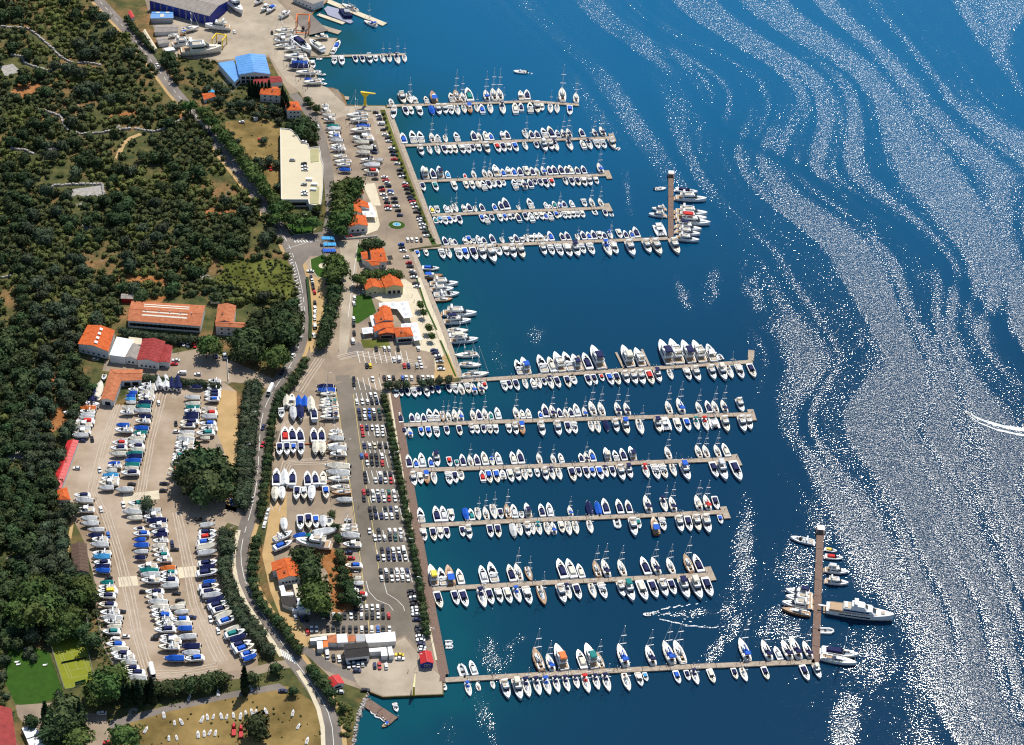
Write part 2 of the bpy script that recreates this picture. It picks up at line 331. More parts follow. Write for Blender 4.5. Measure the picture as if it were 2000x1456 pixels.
def kerb(name, pts, w=.3, h=.14, mt=PALE, closed=False):
    P = pxs(*pts)
    if closed: P.append(P[0])
    mb = MB()
    for p, q in zip(P, P[1:]):
        d = (q-p).normalized(); n_ = Vector((-d.y, d.x, 0))*w/2
        mb.taper(ccw([(p+n_)[:2],(p-n_)[:2],(q-n_)[:2],(q+n_)[:2]]), ccw([(p+n_)[:2],(p-n_)[:2],(q-n_)[:2],(q+n_)[:2]]), 0, h)
    return struct(name, mb, mt)
kerb('kerb', [(560,442),(575,459),(604,457),(617,447),(615,436)]); kerb('kerb', [(606,508),(608,526),(620,541),(648,549)])
kerb('kerb', [(752,770),(770,855),(795,985),(822,1130),(836,1230)]); kerb('kerb', [(727,1268),(640,1292),(612,1262)])
# parking bay lines of the big car park
mb = MB(); bays = MB()
ROWS = [(700,790,570),(700,795,696),(690,742,748),(698,748,778),(702,750,807),(706,752,838),(711,758,872),(716,765,900),(718,768,930),(722,778,968),(726,783,1002),(730,790,1046),(738,795,1084),(742,802,1124)]
for x0, x1, y in ROWS:
    k = (x1-x0)/ round((x1-x0)/10.4)
    for i in range(int(round((x1-x0)/k))+1):
        x = x0+i*k; big = y > 720 or y == 696
        bays.ribbon([at(x-(2.5 if big else 1.5), y-(10 if big else 5)), at(x+(3.5 if big else 2), y+(14 if big else 6))], .15, z5)
struct('bay_marking', bays, PAINT)
mb.ribbon(pxs((655,756),(668,850),(686,960),(702,1080),(713,1165),(721,1230)), .14, z5); mb.ribbon(pxs((690,770),(698,830),(712,930),(733,1060),(742,1130)), .12, z5); struct('yellow_line', mb, YPAINT)
mb = MB()
for pts in ([(715,1135),(720,1155),(735,1172),(760,1182),(768,1193)],[(750,1138),(756,1160),(775,1172),(788,1185),(790,1194)],[(700,470),(690,540),(680,620)],[(560,486),(600,474),(622,470)]):
    mb.ribbon(pxs(*pts), .12, z5)
for k in range(6): mb.ribbon(pxs((574+k*6,470),(578+k*6,474)), .35, z5)
struct('lane_marking', mb, PAINT)

# ------------------------------------------------------------------ sea
def ell(px, py, cx, cy, rx, ry, tilt):
    u = (px-cx) - tilt*(py-cy); return np.exp(-((u/rx)**2+((py-cy)/ry)**2)*1.2)
def vnoise(x, y, seed):
    r = np.random.default_rng(seed); T = r.random((64,64)); xi = np.floor(x).astype(int); yi = np.floor(y).astype(int)
    fx = x-xi; fy = y-yi; fx = fx*fx*(3-2*fx); fy = fy*fy*(3-2*fy); g = lambda a, b: T[a % 64, b % 64]
    return (g(xi,yi)*(1-fx)+g(xi+1,yi)*fx)*(1-fy)+(g(xi,yi+1)*(1-fx)+g(xi+1,yi+1)*fx)*fy
def sea():
    xs = np.concatenate([[-600,-350], np.arange(-150,420,2.6), np.linspace(430,700,60), [800,1000,1400,2200,3500,5000]])
    ys = np.concatenate([[-300,200,400,500], np.arange(555,1480,2.6), [1500,1550,1620,1700,1850,2100,2600,3400,5000]])
    X, Y = np.meshgrid(xs, ys); V = np.stack([X.ravel(), Y.ravel(), np.full(X.size, SEA)], 1)
    nx, ny = len(xs), len(ys); i = np.arange((nx-1)*(ny-1)); r = i//(nx-1); c = i % (nx-1); a = r*nx+c
    Fq = np.stack([a, a+1, a+nx+1, a+nx], 1)
    me = bpy.data.meshes.new('sea'); me.from_pydata(V.tolist(), [], Fq.tolist())
    q = V - np.array([0,0,H]); k = F/np.maximum(q@np.array(CF), 50)
    px = 1000+(q@np.array(CR))*k; py = 728+(q@np.array(CD))*k
    by = [-400,0,100,200,300,400,500,600,700,800,900,1000,1060,1150,1250,1350,1456,1700]; bx = [740,940,1030,1130,1225,1360,1425,1455,1480,1510,1555,1590,1610,1690,1775,1815,1850,1900]
    edge = np.interp(py, by, bx)
    wig = (vnoise(py/60, px*0+3.3, 4)-.5)*70
    openm = 1/(1+np.exp(-(px-edge-wig-22)/(26+18*vnoise(px/50,py/90,6))))
    # wind streaks run with the band direction: nearly constant along x - s*y
    u = px - np.interp(py, [0,400,900,1456], [0,250,500,720]); warp = (vnoise(py/170, u/260, 9)-.5)*150
    s = .42*vnoise((u+warp)/46, py/420, 1)+.34*vnoise((u+warp)/21, py/280, 2)+.24*vnoise((u+warp*1.2)/10, py/170, 3)
    streak = np.clip((s-.36)/.22, 0, 1)
    # long dark slick
    sx = np.interp(py, [60,250,330,440,560,640,800], [1270,1400,1560,1760,1880,1955,2080]); slick = np.exp(-((px-sx)/(13+py*.012))**2)
    sx2 = np.interp(py, [100,300,480,640,800], [1215,1310,1445,1500,1560]); slick2 = np.exp(-((px-sx2)/26)**2)
    low = np.clip((py-1080)/320, 0, 1)
    open_ = openm*np.clip(.36+.62*streak-.38*slick-.26*slick2+.16*(vnoise(px/14,py/20,12)-.5), 0.05, 1)*(1-.8*low*(1-streak))*(1-.10*np.clip((500-py)/500,0,1))
    patch = np.zeros_like(px)
    for (cx,cy,rx,ry,t,a_) in [(1226,375,13,60,.12,.85),(1245,330,20,30,.2,.4),(1335,575,22,50,.35,.8),(1390,560,22,55,-.15,.75),(1470,560,30,80,.2,.7),(1452,1075,22,110,.0,.85),(1420,1180,20,50,-.2,.5),(957,1285,30,55,.25,.9),(990,1275,15,45,-.2,.7),(1010,1245,25,12,0,.6),(968,690,20,70,.25,.75),(1045,655,32,30,0,.7),(1120,700,14,20,0,.4),(1650,1415,24,55,-.1,.9),(1540,1190,40,16,-1.5,.55),(945,1400,22,70,.3,.75),(1393,1270,16,30,-.5,.85),(1430,1225,18,35,-.4,.6),(1350,1195,60,10,-2,.6),(940,585,10,25,.5,.5),(1340,905,8,30,.6,.5),(1370,960,10,24,.3,.5),(870,1430,30,40,0,.5),(960,1180,8,40,.3,.5),(1560,1100,60,60,0,.5),(1530,1230,60,30,-.3,.4),(1700,1280,60,60,0,.35)]:
        patch = np.maximum(patch, a_*ell(px,py,cx,cy,rx,ry,t))
    ruf = np.clip(np.maximum(open_, patch*(.3+.85*vnoise(px/9,py/13,7))+.16*np.clip(ell(px,py,1500,1150,180,300,.3)+ell(px,py,1350,420,130,230,.3)+ell(px,py,1750,1300,160,200,.2),0,1)*vnoise(px/7,py/7,13)), 0, 1)
    # shallow turquoise near the quays, deep blue beyond; far water painted lighter for sky reflection and haze
    cw = np.array([[p.x,p.y] for p in coast_w[3:]]); d = np.full(px.shape, 1e9)
    for A, B in zip(cw, cw[1:]):
        ab = B-A; t = np.clip(((V[:,:2]-A)@ab)/(ab@ab), 0, 1); d = np.minimum(d, np.hypot(*(V[:,:2]-A-t[:,None]*ab).T))
    sh = np.exp(-d/22.0)*(.5+.9*vnoise(V[:,0]/17,V[:,1]/17,5)) + np.exp(-d/80)*.35
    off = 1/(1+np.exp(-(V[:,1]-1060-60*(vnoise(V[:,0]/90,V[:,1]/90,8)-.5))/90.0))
    for nm, val in (('ruffle',ruf),('shallow',np.clip(sh,0,1)),('far_sky_tint',off)):
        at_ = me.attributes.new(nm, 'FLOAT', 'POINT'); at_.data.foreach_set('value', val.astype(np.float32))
    M = bpy.data.materials.new('sea_water'); M.use_nodes = True; n = M.node_tree; b = n.nodes['Principled BSDF']
    A = lambda nm: (lambda t: (setattr(t,'attribute_name',nm), t.outputs['Fac'])[1])(n.nodes.new('ShaderNodeAttribute'))
    ru, shd, of = A('ruffle'), A('shallow'), A('far_sky_tint')
    def mix(f, a, c):
        x = n.nodes.new('ShaderNodeMix'); x.data_type = 'RGBA'; n.links.new(f, x.inputs[0])
        for s_, v_ in ((6,a),(7,c)):
            if isinstance(v_, tuple): x.inputs[s_].default_value = (*v_,1)
            else: n.links.new(v_, x.inputs[s_])
        return x.outputs[2]
    c = mix(of, SEA_DEEP, SEA_SKY_TINT); c = mix(shd, c, SEA_SHAL)
    g = n.nodes.new('ShaderNodeNewGeometry')
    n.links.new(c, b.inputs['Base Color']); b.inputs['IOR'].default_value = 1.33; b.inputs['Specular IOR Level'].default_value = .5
    def noise(sc, det, st=None):
        t = n.nodes.new('ShaderNodeTexNoise'); t.inputs['Scale'].default_value = sc; t.inputs['Detail'].default_value = det; t.inputs['Roughness'].default_value = .55
        mp = n.nodes.new('ShaderNodeMapping'); mp.inputs['Scale'].default_value = st or (1,1,1); mp.inputs['Rotation'].default_value = (0,0,.25)
        n.links.new(g.outputs['Position'], mp.inputs[0]); n.links.new(mp.outputs[0], t.inputs['Vector']); return t.outputs['Fac']
    def math_(op, a, c):
        x = n.nodes.new('ShaderNodeMath'); x.operation = op
        for s_, v_ in ((0,a),(1,c)):
            if isinstance(v_, (int,float)): x.inputs[s_].default_value = v_
            else: n.links.new(v_, x.inputs[s_])
        return x.outputs[0]
    hgt = math_('ADD', math_('MULTIPLY', noise(W_SC1, 2, (.75,1.25,1)), W_H1), math_('MULTIPLY', noise(W_SC2, 1.5, (.8,1.2,1)), W_H2))
    amp = math_('ADD', math_('MULTIPLY', ru, W_AMP), W_CALM)
    bp = n.nodes.new('ShaderNodeBump'); bp.inputs['Strength'].default_value = 1.0; bp.inputs['Distance'].default_value = 1.0
    n.links.new(math_('MULTIPLY', hgt, amp), bp.inputs['Height']); n.links.new(bp.outputs[0], b.inputs['Normal'])
    n.links.new(math_('ADD', math_('MULTIPLY', ru, W_RUF), W_R0), b.inputs['Roughness'])
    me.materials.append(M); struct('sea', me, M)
SEA_DEEP, SEA_SKY_TINT, SEA_SHAL = (.0003,.026,.066), (.0005,.105,.235), (.0008,.062,.088)  # middle colour has sky reflection and haze painted into the distant water
W_SC1, W_SC2, W_H1, W_H2, W_AMP, W_CALM, W_RUF, W_R0 = .75, 1.9, .40, .15, 1.0, .07, .14, .04
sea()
# ------------------------------------------------------------------ piers
def rect_deck(mb, a, b, w, z0, z1, gap=0.0, off=0.0):
    d = (b-a).normalized(); n_ = Vector((-d.y, d.x, 0)); a2 = a+d*gap/2+n_*off; b2 = b-d*gap/2+n_*off
    mb.prism([(a2+n_*w/2)[:2], (a2-n_*w/2)[:2], (b2-n_*w/2)[:2], (b2+n_*w/2)[:2]], z0, z1)
PIER_PTS = {}
def pier(label, pts, w=2.6, head=None, hw=3.4, mt=None, group='pontoon piers'):
    P = [at(px, py, -.35) for px, py in pts]; mt = mt or PIERC
    r = root('pier', label, 'pier', (P[0].x, P[0].y, SEA), group=group); inv = Vector((P[0].x, P[0].y, SEA))
    segs = list(zip(P, P[1:])); hd = None
    if head: hd = [at(px,py,-.35) for px,py in head]
    def piece(name, a, b, ww, z1_):
        mb = MB(); rect_deck(mb, a-inv, b-inv, ww, .15, z1_, .22); o = link(name, mb.mesh(name), r, mt); return o
    for a, b in segs:
        n = max(1, round((b-a).length/12)); L = (b-a).length/n; d = (b-a).normalized()
        for i in range(n):
            p, q = a+d*L*i, a+d*L*(i+1); o = piece('deck_section', p, q, w, .85)
            if i % 2 == 0:
                for s_ in (-1, 1):
                    mb = MB(); nn = Vector((-d.y,d.x,0))*s_*(w/2-.2); c_ = p+nn-inv+d*1.5; mb.box(c_.x-.14,c_.x+.14,c_.y-.14,c_.y+.14,.85,1.9); link('service_post', mb.mesh('service_post'), r, WHITE if i % 4 else GUNM)
            if i % 2 == 1:
                mb = MB(); c_ = q-inv; nn = Vector((-d.y,d.x,0))*(w/2+.18); mb.tube((c_.x+nn.x,c_.y+nn.y,-1.5),(c_.x+nn.x,c_.y+nn.y,2.1),.2,.2,6); link('pile', mb.mesh('pile'), r, GUNM)
    if hd: piece('head_section', hd[0], hd[1], hw, .9)
    PIER_PTS[label] = P
    return r
PIERS = [
 ('upper', 0, [(755.5,207),(940,201.5),(1036,198),(1131,205)], None),
 ('upper', 1, [(787,284.5),(1000,275.7),(1194,269)], [(1193,261),(1199,277)]),
 ('upper', 2, [(816,354),(1010,347.5),(1188,341.5)], [(1184,333),(1191,349.5)]),
 ('upper', 3, [(843,420.3),(1020,412.5),(1189,405.7)], [(1184,397.5),(1192,413)]),
 ('upper', 4, [(799,485.5),(862,482.5),(1050,475.5),(1308,465.5)], None),
 ('lower', 0, [(766,755),(900,744.2),(1000,737.5),(1200,724),(1470,706.3)], None),
 ('lower', 1, [(779,830.5),(1000,822.8),(1240,815.3),(1470,809)], [(1465,799.5),(1472,821.5)]),
 ('lower', 2, [(795.6,919),(1030,911),(1250,903.8),(1440,896.3)], [(1433,887.5),(1444,910)]),
 ('lower', 3, [(816,1027),(1050,1015.2),(1240,1007.8),(1417,999.7)], [(1412,989.5),(1421,1013)]),
 ('lower', 4, [(840,1150.8),(1090,1137),(1384,1122.6)], [(1381,1107),(1393,1134)]),
 ('lower', 5, [(863,1328.5),(1110,1314.5),(1350,1302),(1592,1292)], None)]
PN = ["upper basin's first pier","upper basin's second pier","upper basin's third pier","upper basin's fourth pier","upper basin's fifth pier","lower basin's first pier","lower basin's second pier","lower basin's third pier","lower basin's fourth pier","lower basin's fifth pier","lower basin's last pier"]
PL = ['bent timber pier nearest the yellow jib crane','timber pier with angled head, second below the yellow jib crane','timber pier with angled head, third below the yellow jib crane','timber pier with angled head, fourth below the yellow jib crane','long timber pier joining the upper cross jetty','timber pier with finger pontoons and the largest yachts','timber pier with angled head, next below the finger pontoon pier','timber pier with angled head, second below the finger pontoon pier','timber pier with angled head, third below the finger pontoon pier','timber pier with angled head, last before the lower cross jetty','long timber pier joining the lower cross jetty']
for i, (_, k, pts, hd) in enumerate(PIERS): pier(PL[i], pts, 2.9 if i < 5 else 3.0, hd, 3.6)
pier('short riser at the end of the finger pontoon pier', [(1466.5,704),(1467.5,684)], 3.6)
for a, b, l in (((1219,720),(1203,688),'first'),((1269,717),(1253.6,682),'second'),((1390,709),(1367,672),'third'),((1141,727),(1129,694),'fourth'),((1186,724),(1173,691),'fifth')):
    pass
for i, (a, b) in enumerate([((1141,726.5),(1129,694)),((1186,723.5),(1173,691)),((1219,721),(1203,688)),((1269.6,717.5),(1253.6,682)),((1390,710),(1368,673))]):
    pier('thin finger pontoon, %s along the pier from the quay' % ordn(i), [a, b], 1.3, group='finger pontoons')
def jetty(label, a, b, w):
    r = pier(label, [a, b], w, mt=DECKW, group='cross jetties')
    p = at(*b, -.35) - Vector(r.location); d = (at(*b,-.35)-at(*a,-.35)).normalized()
    mb = MB(); q = p+d*1.6; mb.box(q.x-2.2,q.x+2.2,q.y-2.2,q.y+2.2,.3,1.1); link('end_platform', mb.mesh('end_platform'), r, DECKW)
    mb = MB(); mb.box(q.x-1.9,q.x+1.9,q.y-1.6,q.y+2.0,3.2,3.45); link('shelter_roof', mb.mesh('shelter_roof'), r, WHITE)
    for sx in (-1.6,1.6):
        for sy in (-1.3,1.7):
            mb = MB(); mb.box(q.x+sx-.08,q.x+sx+.08,q.y+sy-.08,q.y+sy+.08,1.1,3.2); link('shelter_post', mb.mesh('shelter_post'), r, ALU)
jetty('wide timber cross jetty of the upper basin with white shelter', (1310,466), (1310.5,346), 3.4)
jetty('wide timber cross jetty of the lower basin with white shelter', (1592.5,1296), (1602,1042), 3.8)
pier('short concrete jetty beside the shipyard slipway', [(603,111),(700,108.5),(791.5,106)], 2.6, mt=CONC)
pier('short timber jetty by the bottom boat ramp', [(712,1370),(770,1408)], 5.2, mt=DECKW)
pier('pale concrete mole at the shipyard entrance', [(638,1),(690,23),(752,48)], 5.0, mt=PALE)
pier('narrow concrete pier beside the floating dock', [(621,28),(672,46)], 3.4, mt=PALE)
pier('sloping slipway pier below the shipyard gantry', [(616,49),(640,57),(664,64)], 5.5, mt=CONC)
pier('low work raft moored at the crane quay', [(650,190),(682,192)], 4.0, mt=PIERC)
# boardwalks along the quays
for k, pts in enumerate([[(757,212),(806,341),(857,478)],[(806,492),(829,552),(866,644),(899,738)],[(769,765),(789,890),(820,1074),(843,1202),(866,1318)]]):
    w_ = [2.4,2.4,4.2][k]; P = pxs(*pts); mb = MB()
    mb.ribbon(P, w_/2+.6, .09, w_/2); struct('quay_boardwalk', mb, DECKW if k == 2 else PIERC)
    if k == 2:
        mb = MB(); mb.ribbon(pxs((760,765),(780,888),(811,1074),(834,1204),(852,1290)), .5, .11); struct('pale_edging', mb, PALE)
area('end_boardwalk', [(860,1310),(870,1318),(869,1330),(858,1332)], DECKW, .1)
def strip(name, pts, wl, mt, z=.06):
    mb = MB(); mb.ribbon(pxs(*pts), wl, z); return struct(name, mb, mt)
strip('quay_lawn', [(747,215),(770,282),(798,356),(820,410),(832,440)], 1.7, LIME); strip('quay_lawn', [(822,430),(848,478)], 1.4, LAWN)
strip('promenade_lawn', [(750,772),(768,860),(793,985),(822,1140),(838,1240)], 1.6, LIME, .08)
strip('quay_flower_strip', [(814,545),(832,600),(853,645)], .5, LAWN, .09); strip('quay_flower_strip', [(860,665),(890,736)], .5, LAWN, .09)

# ------------------------------------------------------------------ buildings
def slab(mb, A, B, C, D, t=.16):
    n_ = (B-A).cross(D-A).normalized()
    if n_.z < 0: n_ = -n_
    vs = [A,B,C,D,A+n_*t,B+n_*t,C+n_*t,D+n_*t]; mb.add(vs, [(0,1,2,3),(7,6,5,4),(0,4,5,1),(1,5,6,2),(2,6,7,3),(3,7,4,0)])
def wins(r, o, A, B, h0, n, ww=1.1, wh=1.2, mt=None, margin=1.2, name='window'):
    """n windows spread along the wall A-B (local coordinates, outward side to the camera)"""
    d = B-A; L = d.length; d = d.normalized(); nn = Vector((d.y,-d.x,0))
    if (nn.x*(A.x+o.x)+nn.y*(A.y+o.y)) > 0: nn = -nn
    for i in range(n):
        c = A + d*(margin+(L-2*margin)*(i+.5)/n)
        def quad(mb, s0, s1, za, zb, p0, p1):
            vs = [c+d*s+nn*p+Vector((0,0,z)) for p in (p0,p1) for s,z in ((s0,za),(s1,za),(s1,zb),(s0,zb))]
            mb.add(vs, [(0,3,2,1),(4,5,6,7),(0,1,5,4),(1,2,6,5),(2,3,7,6),(3,0,4,7)])
        mb = MB(); quad(mb, -ww/2-.12, ww/2+.12, h0-.12, h0+wh+.12, -.02, .07); w_ = link(name, mb.mesh(name), r, mt or WHITE)
        mb = MB(); quad(mb, -ww/2, ww/2, h0, h0+wh, .05, .1); link('pane', mb.mesh('pane'), w_, GLASS)
def house(name, label, cat, q, h, ridge, wall, roof, win=(), over=.35, floor0=0.0, chimney=None, hip=0.0, group=None):
    """q: eave corners A,B,C,D as photo pixels seen at height h; ridge from mid AB to mid CD"""
    W = [at(px,py,h) for px,py in q]; o = sum(W, Vector())/4; o.z = floor0
    L = [p-o for p in W]; r = root(name, label, cat, o, group=group)
    A,B,C,D = [Vector((p.x,p.y,h-floor0)) for p in L]; Z = Vector((0,0,ridge)); M1 = (A+B)/2+Z; M2 = (C+D)/2+Z
    if hip: ax = (M2-M1); M1, M2 = M1+ax*hip, M2-ax*hip
    mb = MB(); dn = lambda p: Vector((p.x,p.y,0))
    mb.add([dn(A),dn(B),dn(C),dn(D),A,B,C,D], [(0,1,5,4),(1,2,6,5),(2,3,7,6),(3,0,4,7),(3,2,1,0)])
    if not hip and ridge > 0: mb.add([A,B,M1],[(0,1,2)]); mb.add([C,D,M2],[(0,1,2)])
    link('wall', mb.mesh('wall'), r, wall)
    ctr = (A+B+C+D)/4
    def out(p, k=over):
        v = Vector((p.x-ctr.x,p.y-ctr.y,0)); return p+v.normalized()*k
    if ridge <= 0:
        mb = MB(); poly = [out(p,.15)[:2] for p in (A,B,C,D)]; mb.prism(poly, h-floor0+.02, h-floor0+.25); link('roof', mb.mesh('roof'), r, roof)
    elif hip:
        for pts in ((A,B,M1),(C,D,M2)):
            mb = MB(); a_,b_,c_ = out(pts[0]), out(pts[1]), pts[2]; up = Vector((0,0,.12)); mb.add([a_,b_,c_,a_+up,b_+up,c_+up],[(0,1,2),(3,4,5),(0,1,4,3),(1,2,5,4),(2,0,3,5)]); link('roof', mb.mesh('roof'), r, roof)
        for pts in ((B,C,M2,M1),(D,A,M1,M2)):
            mb = MB(); slab(mb, out(pts[0])+Vector((0,0,.005)), out(pts[1])+Vector((0,0,.005)), pts[2], pts[3], .13); link('roof', mb.mesh('roof'), r, roof)
    else:
        ax = (M2-M1).normalized()*over
        for P,Q in ((B,C),(A,D)):
            mb = MB(); e1 = P+(P-M1).normalized()*over-ax; e2 = Q+(Q-M2).normalized()*over+ax
            slab(mb, e1, e2, M2+ax, M1-ax); ro = link('roof', mb.mesh('roof'), r, roof)
        mb = MB(); mb.bar(M1-ax+Vector((0,0,.17)), M2+ax+Vector((0,0,.17)), .45, .16); link('ridge_cap', mb.mesh('ridge_cap'), r, roof)
    C4 = [A,B,C,D]
    for e, n, h0, *k in win:
        nm = k[2] if len(k) > 2 else 'window'; wins(r, o, dn(C4[e]), dn(C4[(e+1)%4]), h0, n, k[0] if k else 1.1, k[1] if len(k) > 1 else 1.2, name=nm)
    if chimney:
        t = chimney if isinstance(chimney, float) else .5; p = M1+(M2-M1)*t+(A-M1)*.3; mb = MB(); mb.box(p.x-.4,p.x+.4,p.y-.4,p.y+.4,p.z-.3,p.z+1.3); ch = link('chimney', mb.mesh('chimney'), r, PLASTER)
        mb = MB(); mb.box(p.x-.5,p.x+.5,p.y-.5,p.y+.5,p.z+1.3,p.z+1.45); link('chimney_cap', mb.mesh('chimney_cap'), ch, TILE)
    return r, o, C4, (M1, M2)
def on_roof(r, C4, M, side, u0, u1, v0, v1, mt, name, lift=.24, t=.12):
    A,B,C,D = C4; M1,M2 = M; P,Q = (B,C) if side else (A,D)
    f = lambda u,v: (M1+(M2-M1)*u)*(1-v)+(P+(Q-P)*u)*v
    pts = [f(u0,v0),f(u1,v0),f(u1,v1),f(u0,v1)]; n_ = (pts[1]-pts[0]).cross(pts[3]-pts[0]).normalized(); n_ = n_ if n_.z > 0 else -n_
    mb = MB(); slab(mb, *[p+n_*lift for p in pts], t=t); return link(name, mb.mesh(name), r, mt)

# shipyard
r,o,c,M = house('shipyard_hangar','huge navy hangar with grey ribbed roof at the frame edge','hangar',[(408.5,31.5),(444,3),(327,-28),(292,1)],7.5,2.2,BLUEW,GROOF,win=[(3,9,.3,.5,6.2,'wall_rib')])
for k in range(12): on_roof(r,c,M,0,k/12+.01,(k+1)/12-.012,.02,.98,GROOF,'roof_sheet',.18,.06); on_roof(r,c,M,1,k/12+.01,(k+1)/12-.012,.02,.98,GROOF,'roof_sheet',.18,.06)
r,o,c,M = house('workshop_hut','small blue round-topped workshop with three cream skylights','hut',[(338,35),(337,24),(298,24),(295,36)],4.0,1.2,GUNM,BLUER)
for u,s_ in ((.25,1),(.72,1),(.5,0)): on_roof(r,c,M,s_,u-.09,u+.09,.15,.85,CREAMT,'skylight')
house('storage_shed','grey pitched shed below the blue round-topped workshop','shed',[(347,61),(346,51),(305,50),(302,63)],3.0,1.0,PLASTER,GROOF)
house('storage_shed','small hut with pale blue roof beside shipyard boats','shed',[(330,83),(322,74),(305,75),(311,86)],2.8,.5,PLASTER,GROOF)
house('storage_shed','white flat-topped cabin above the long dry yacht','shed',[(342,98),(338,93),(320,95),(324,101)],2.4,0,WHITE,WHITE)
house('storage_shed','long low beige shed beside the main road hedge','shed',[(306,95),(302,97),(280,62),(283,58)],2.6,.3,PALE,PALE)
house('site_trailer','red and white site trailer beside the road hedge','trailer',[(262,33),(257,36),(251,24),(255,21)],2.4,.2,PLASTER,REDM)
r,o,c,M = house('boat_hall','tall boat hall with ridged bright blue roof','hall',[(527,145),(467,146),(460,112),(517,108)],7.0,1.8,PLASTER,BLUER,win=[(0,6,3.2,2.4,2.2),(0,6,.4,2.4,2.2)])
for k in range(8):
    for s_ in (0,1): on_roof(r,c,M,s_,k/8+.015,(k+1)/8-.015,.02,.98,BLUER,'roof_sheet',.18,.06)
r,o,c,M = house('boat_hall','lower blue-roofed annex with one grey roof bay','hall',[(458,161),(426,124),(456,119),(470,150)],5.0,.0,PLASTER,BLUER,win=[(3,3,1.0,2.0,2.0)])
house('storage_shed','dark red roof behind the cypress row','shed',[(551,160),(546,150),(500,151),(494,164)],3.5,1.0,PLASTER,DRED)
house('villa','square villa with orange tiled roof behind cypresses','house',[(549,187),(541,170),(513,171),(508,184)],6.0,1.6,PLASTER,TILE,win=[(3,3,1.2),(3,3,4.0)],chimney=.4)
house('villa','white villa with orange pyramid roof beside yard road','house',[(589,216),(582,199),(556,200),(561,216)],6.5,1.8,PLASTER,TILE,win=[(3,3,1.2),(3,3,4.2)],hip=.38,chimney=.6)
house('garden_cottage','tiny orange-roofed cottage among trees by the road','cottage',[(420,188),(413,182),(395,184),(399,195)],3.0,.9,PLASTER,TILE)
house('garden_cottage','small pale blue lean-to behind the orange cottage','cottage',[(419,181),(418,176),(406,176),(407,180)],2.5,0,PLASTER,SKYB)
house('camper_shed','white box shed in the dry garden','shed',[(504,229),(503,226),(495,227),(496,231)],2.4,0,PLASTER,WHITE)
house('stone_hut','lonely stone hut with pitched grey roof in the scrub','hut',[(117,290),(107,281),(91,284),(93,294)],3.2,1.0,ROCK,GROOF,win=[(3,1,.9)])
# flat building with roof parking
FB = [at(px,py,5.0) for px,py in [(547.5,252),(567,254),(578,262),(587,277),(602,283),(604,290),(623,288),(626,300),(627,312),(631,322),(630,368),(626,404),(604,400),(602,391),(549.5,391)]]
o = sum(FB, Vector())/len(FB); o.z = 0
r = root('supermarket_building','long flat beige building with cars parked on its roof','building',o)
poly = [(p.x-o.x,p.y-o.y) for p in FB]; mb = MB(); mb.prism(poly,0,5.0); link('wall',mb.mesh('wall'),r,PLASTER)
mb = MB(); mb.prism([(x*.99,y*.99) for x,y in poly],5.0,5.02); link('roof_deck',mb.mesh('roof_deck'),r,mat('cream_roof_deck',(.62,.545,.385),.9,.1,.05,.1))
for i in range(len(poly)):
    a,b = poly[i],poly[(i+1)%len(poly)]; mb = MB(); mb.bar((a[0],a[1],5.3),(b[0],b[1],5.3),.3,.6); link('parapet',mb.mesh('parapet'),r,PLASTER)
for q,mt_ in (([(606,292),(622,290),(623,316),(607,318)],'a'),([(606,363),(624,366),(622,399),(606,398)],'a')):
    w4 = [at(px,py,5.0)-o for px,py in q]; mb = MB(); mb.prism([p[:2] for p in w4],5.02,5.25); link('roof_panel',mb.mesh('roof_panel'),r,mat('olive_roof_panel',(.40,.37,.20),.9,.1,.08,.2))
for px,py in ((604,352),(614,362),(612,372)):
    p = at(px,py,5.0)-o; mb = MB(); mb.box(p.x-2,p.x+2,p.y-1,p.y+1,5.02,6.4); link('roof_plant',mb.mesh('roof_plant'),r,WHITE)
wins(r,o,Vector((poly[-1][0],poly[-1][1],0)),Vector((poly[-2][0],poly[-2][1],0)),1.0,8,1.8,2.2)
# marina restaurants and offices
house('marina_office','orange roof half hidden under the pines','house',[(709,378),(707,369),(690,371),(691,384)],4.0,1.0,PLASTER,TILE,chimney=.5)
house('marina_restaurant','orange-roofed restaurant wing beside the white canopy','restaurant',[(687,404),(721,407),(717,396),(688,391)],4.5,1.4,PLASTER,TILE,chimney=.6)
house('marina_restaurant','middle orange gable of the restaurant under pines','restaurant',[(679,419),(706,416),(703,402),(682,404)],4.8,1.6,PLASTER,TILE)
house('marina_restaurant','front orange gable with white wall facing the gate','restaurant',[(680,444),(718,441),(713,422),(676,427)],4.8,1.8,PLASTER,TILE,win=[(0,3,1.0,1.4,1.4)],chimney=.5)
house('reception_house','broad orange roof split by a white parapet','house',[(755,511),(748,485),(722,483),(727,512)],5.0,1.2,PLASTER,TILE,win=[(3,3,1.2)],chimney=.3)
house('reception_house','small orange roof step on the reception house','house',[(718,505),(716,492),(705,494),(709,507)],4.4,.8,PLASTER,TILE)
house('reception_house','lower orange gable facing the round pines','house',[(741,517),(737,508),(713,509),(727,519)],4.8,.9,PLASTER,TILE)
house('shop_house','cream shop house with orange gable and arched windows','shop',[(715,566),(741,561),(737,546),(711,551)],5.0,1.5,mat('yellow_plaster',(.52,.48,.27),.85,.2,.06,.3),TILE,win=[(0,2,1.0)])
house('shop_house','cream shop house with twin orange slopes','shop',[(753,562),(787,560),(778,540),(744,541)],5.4,1.6,mat('yellow_plaster',(.52,.48,.27)),TILE,win=[(0,3,.6,1.8,2.4)])
house('shop_house','narrow orange link roof between the cream shops','shop',[(741,563),(754,562),(748,548),(738,549)],4.2,.6,mat('yellow_plaster',(.52,.48,.27)),TILE)
house('terrace_restaurant','main ridge of the big orange-roofed restaurant','restaurant',[(735,632),(768,626),(761,600),(731,617)],5.0,1.6,PLASTER,TILE,chimney=.2)
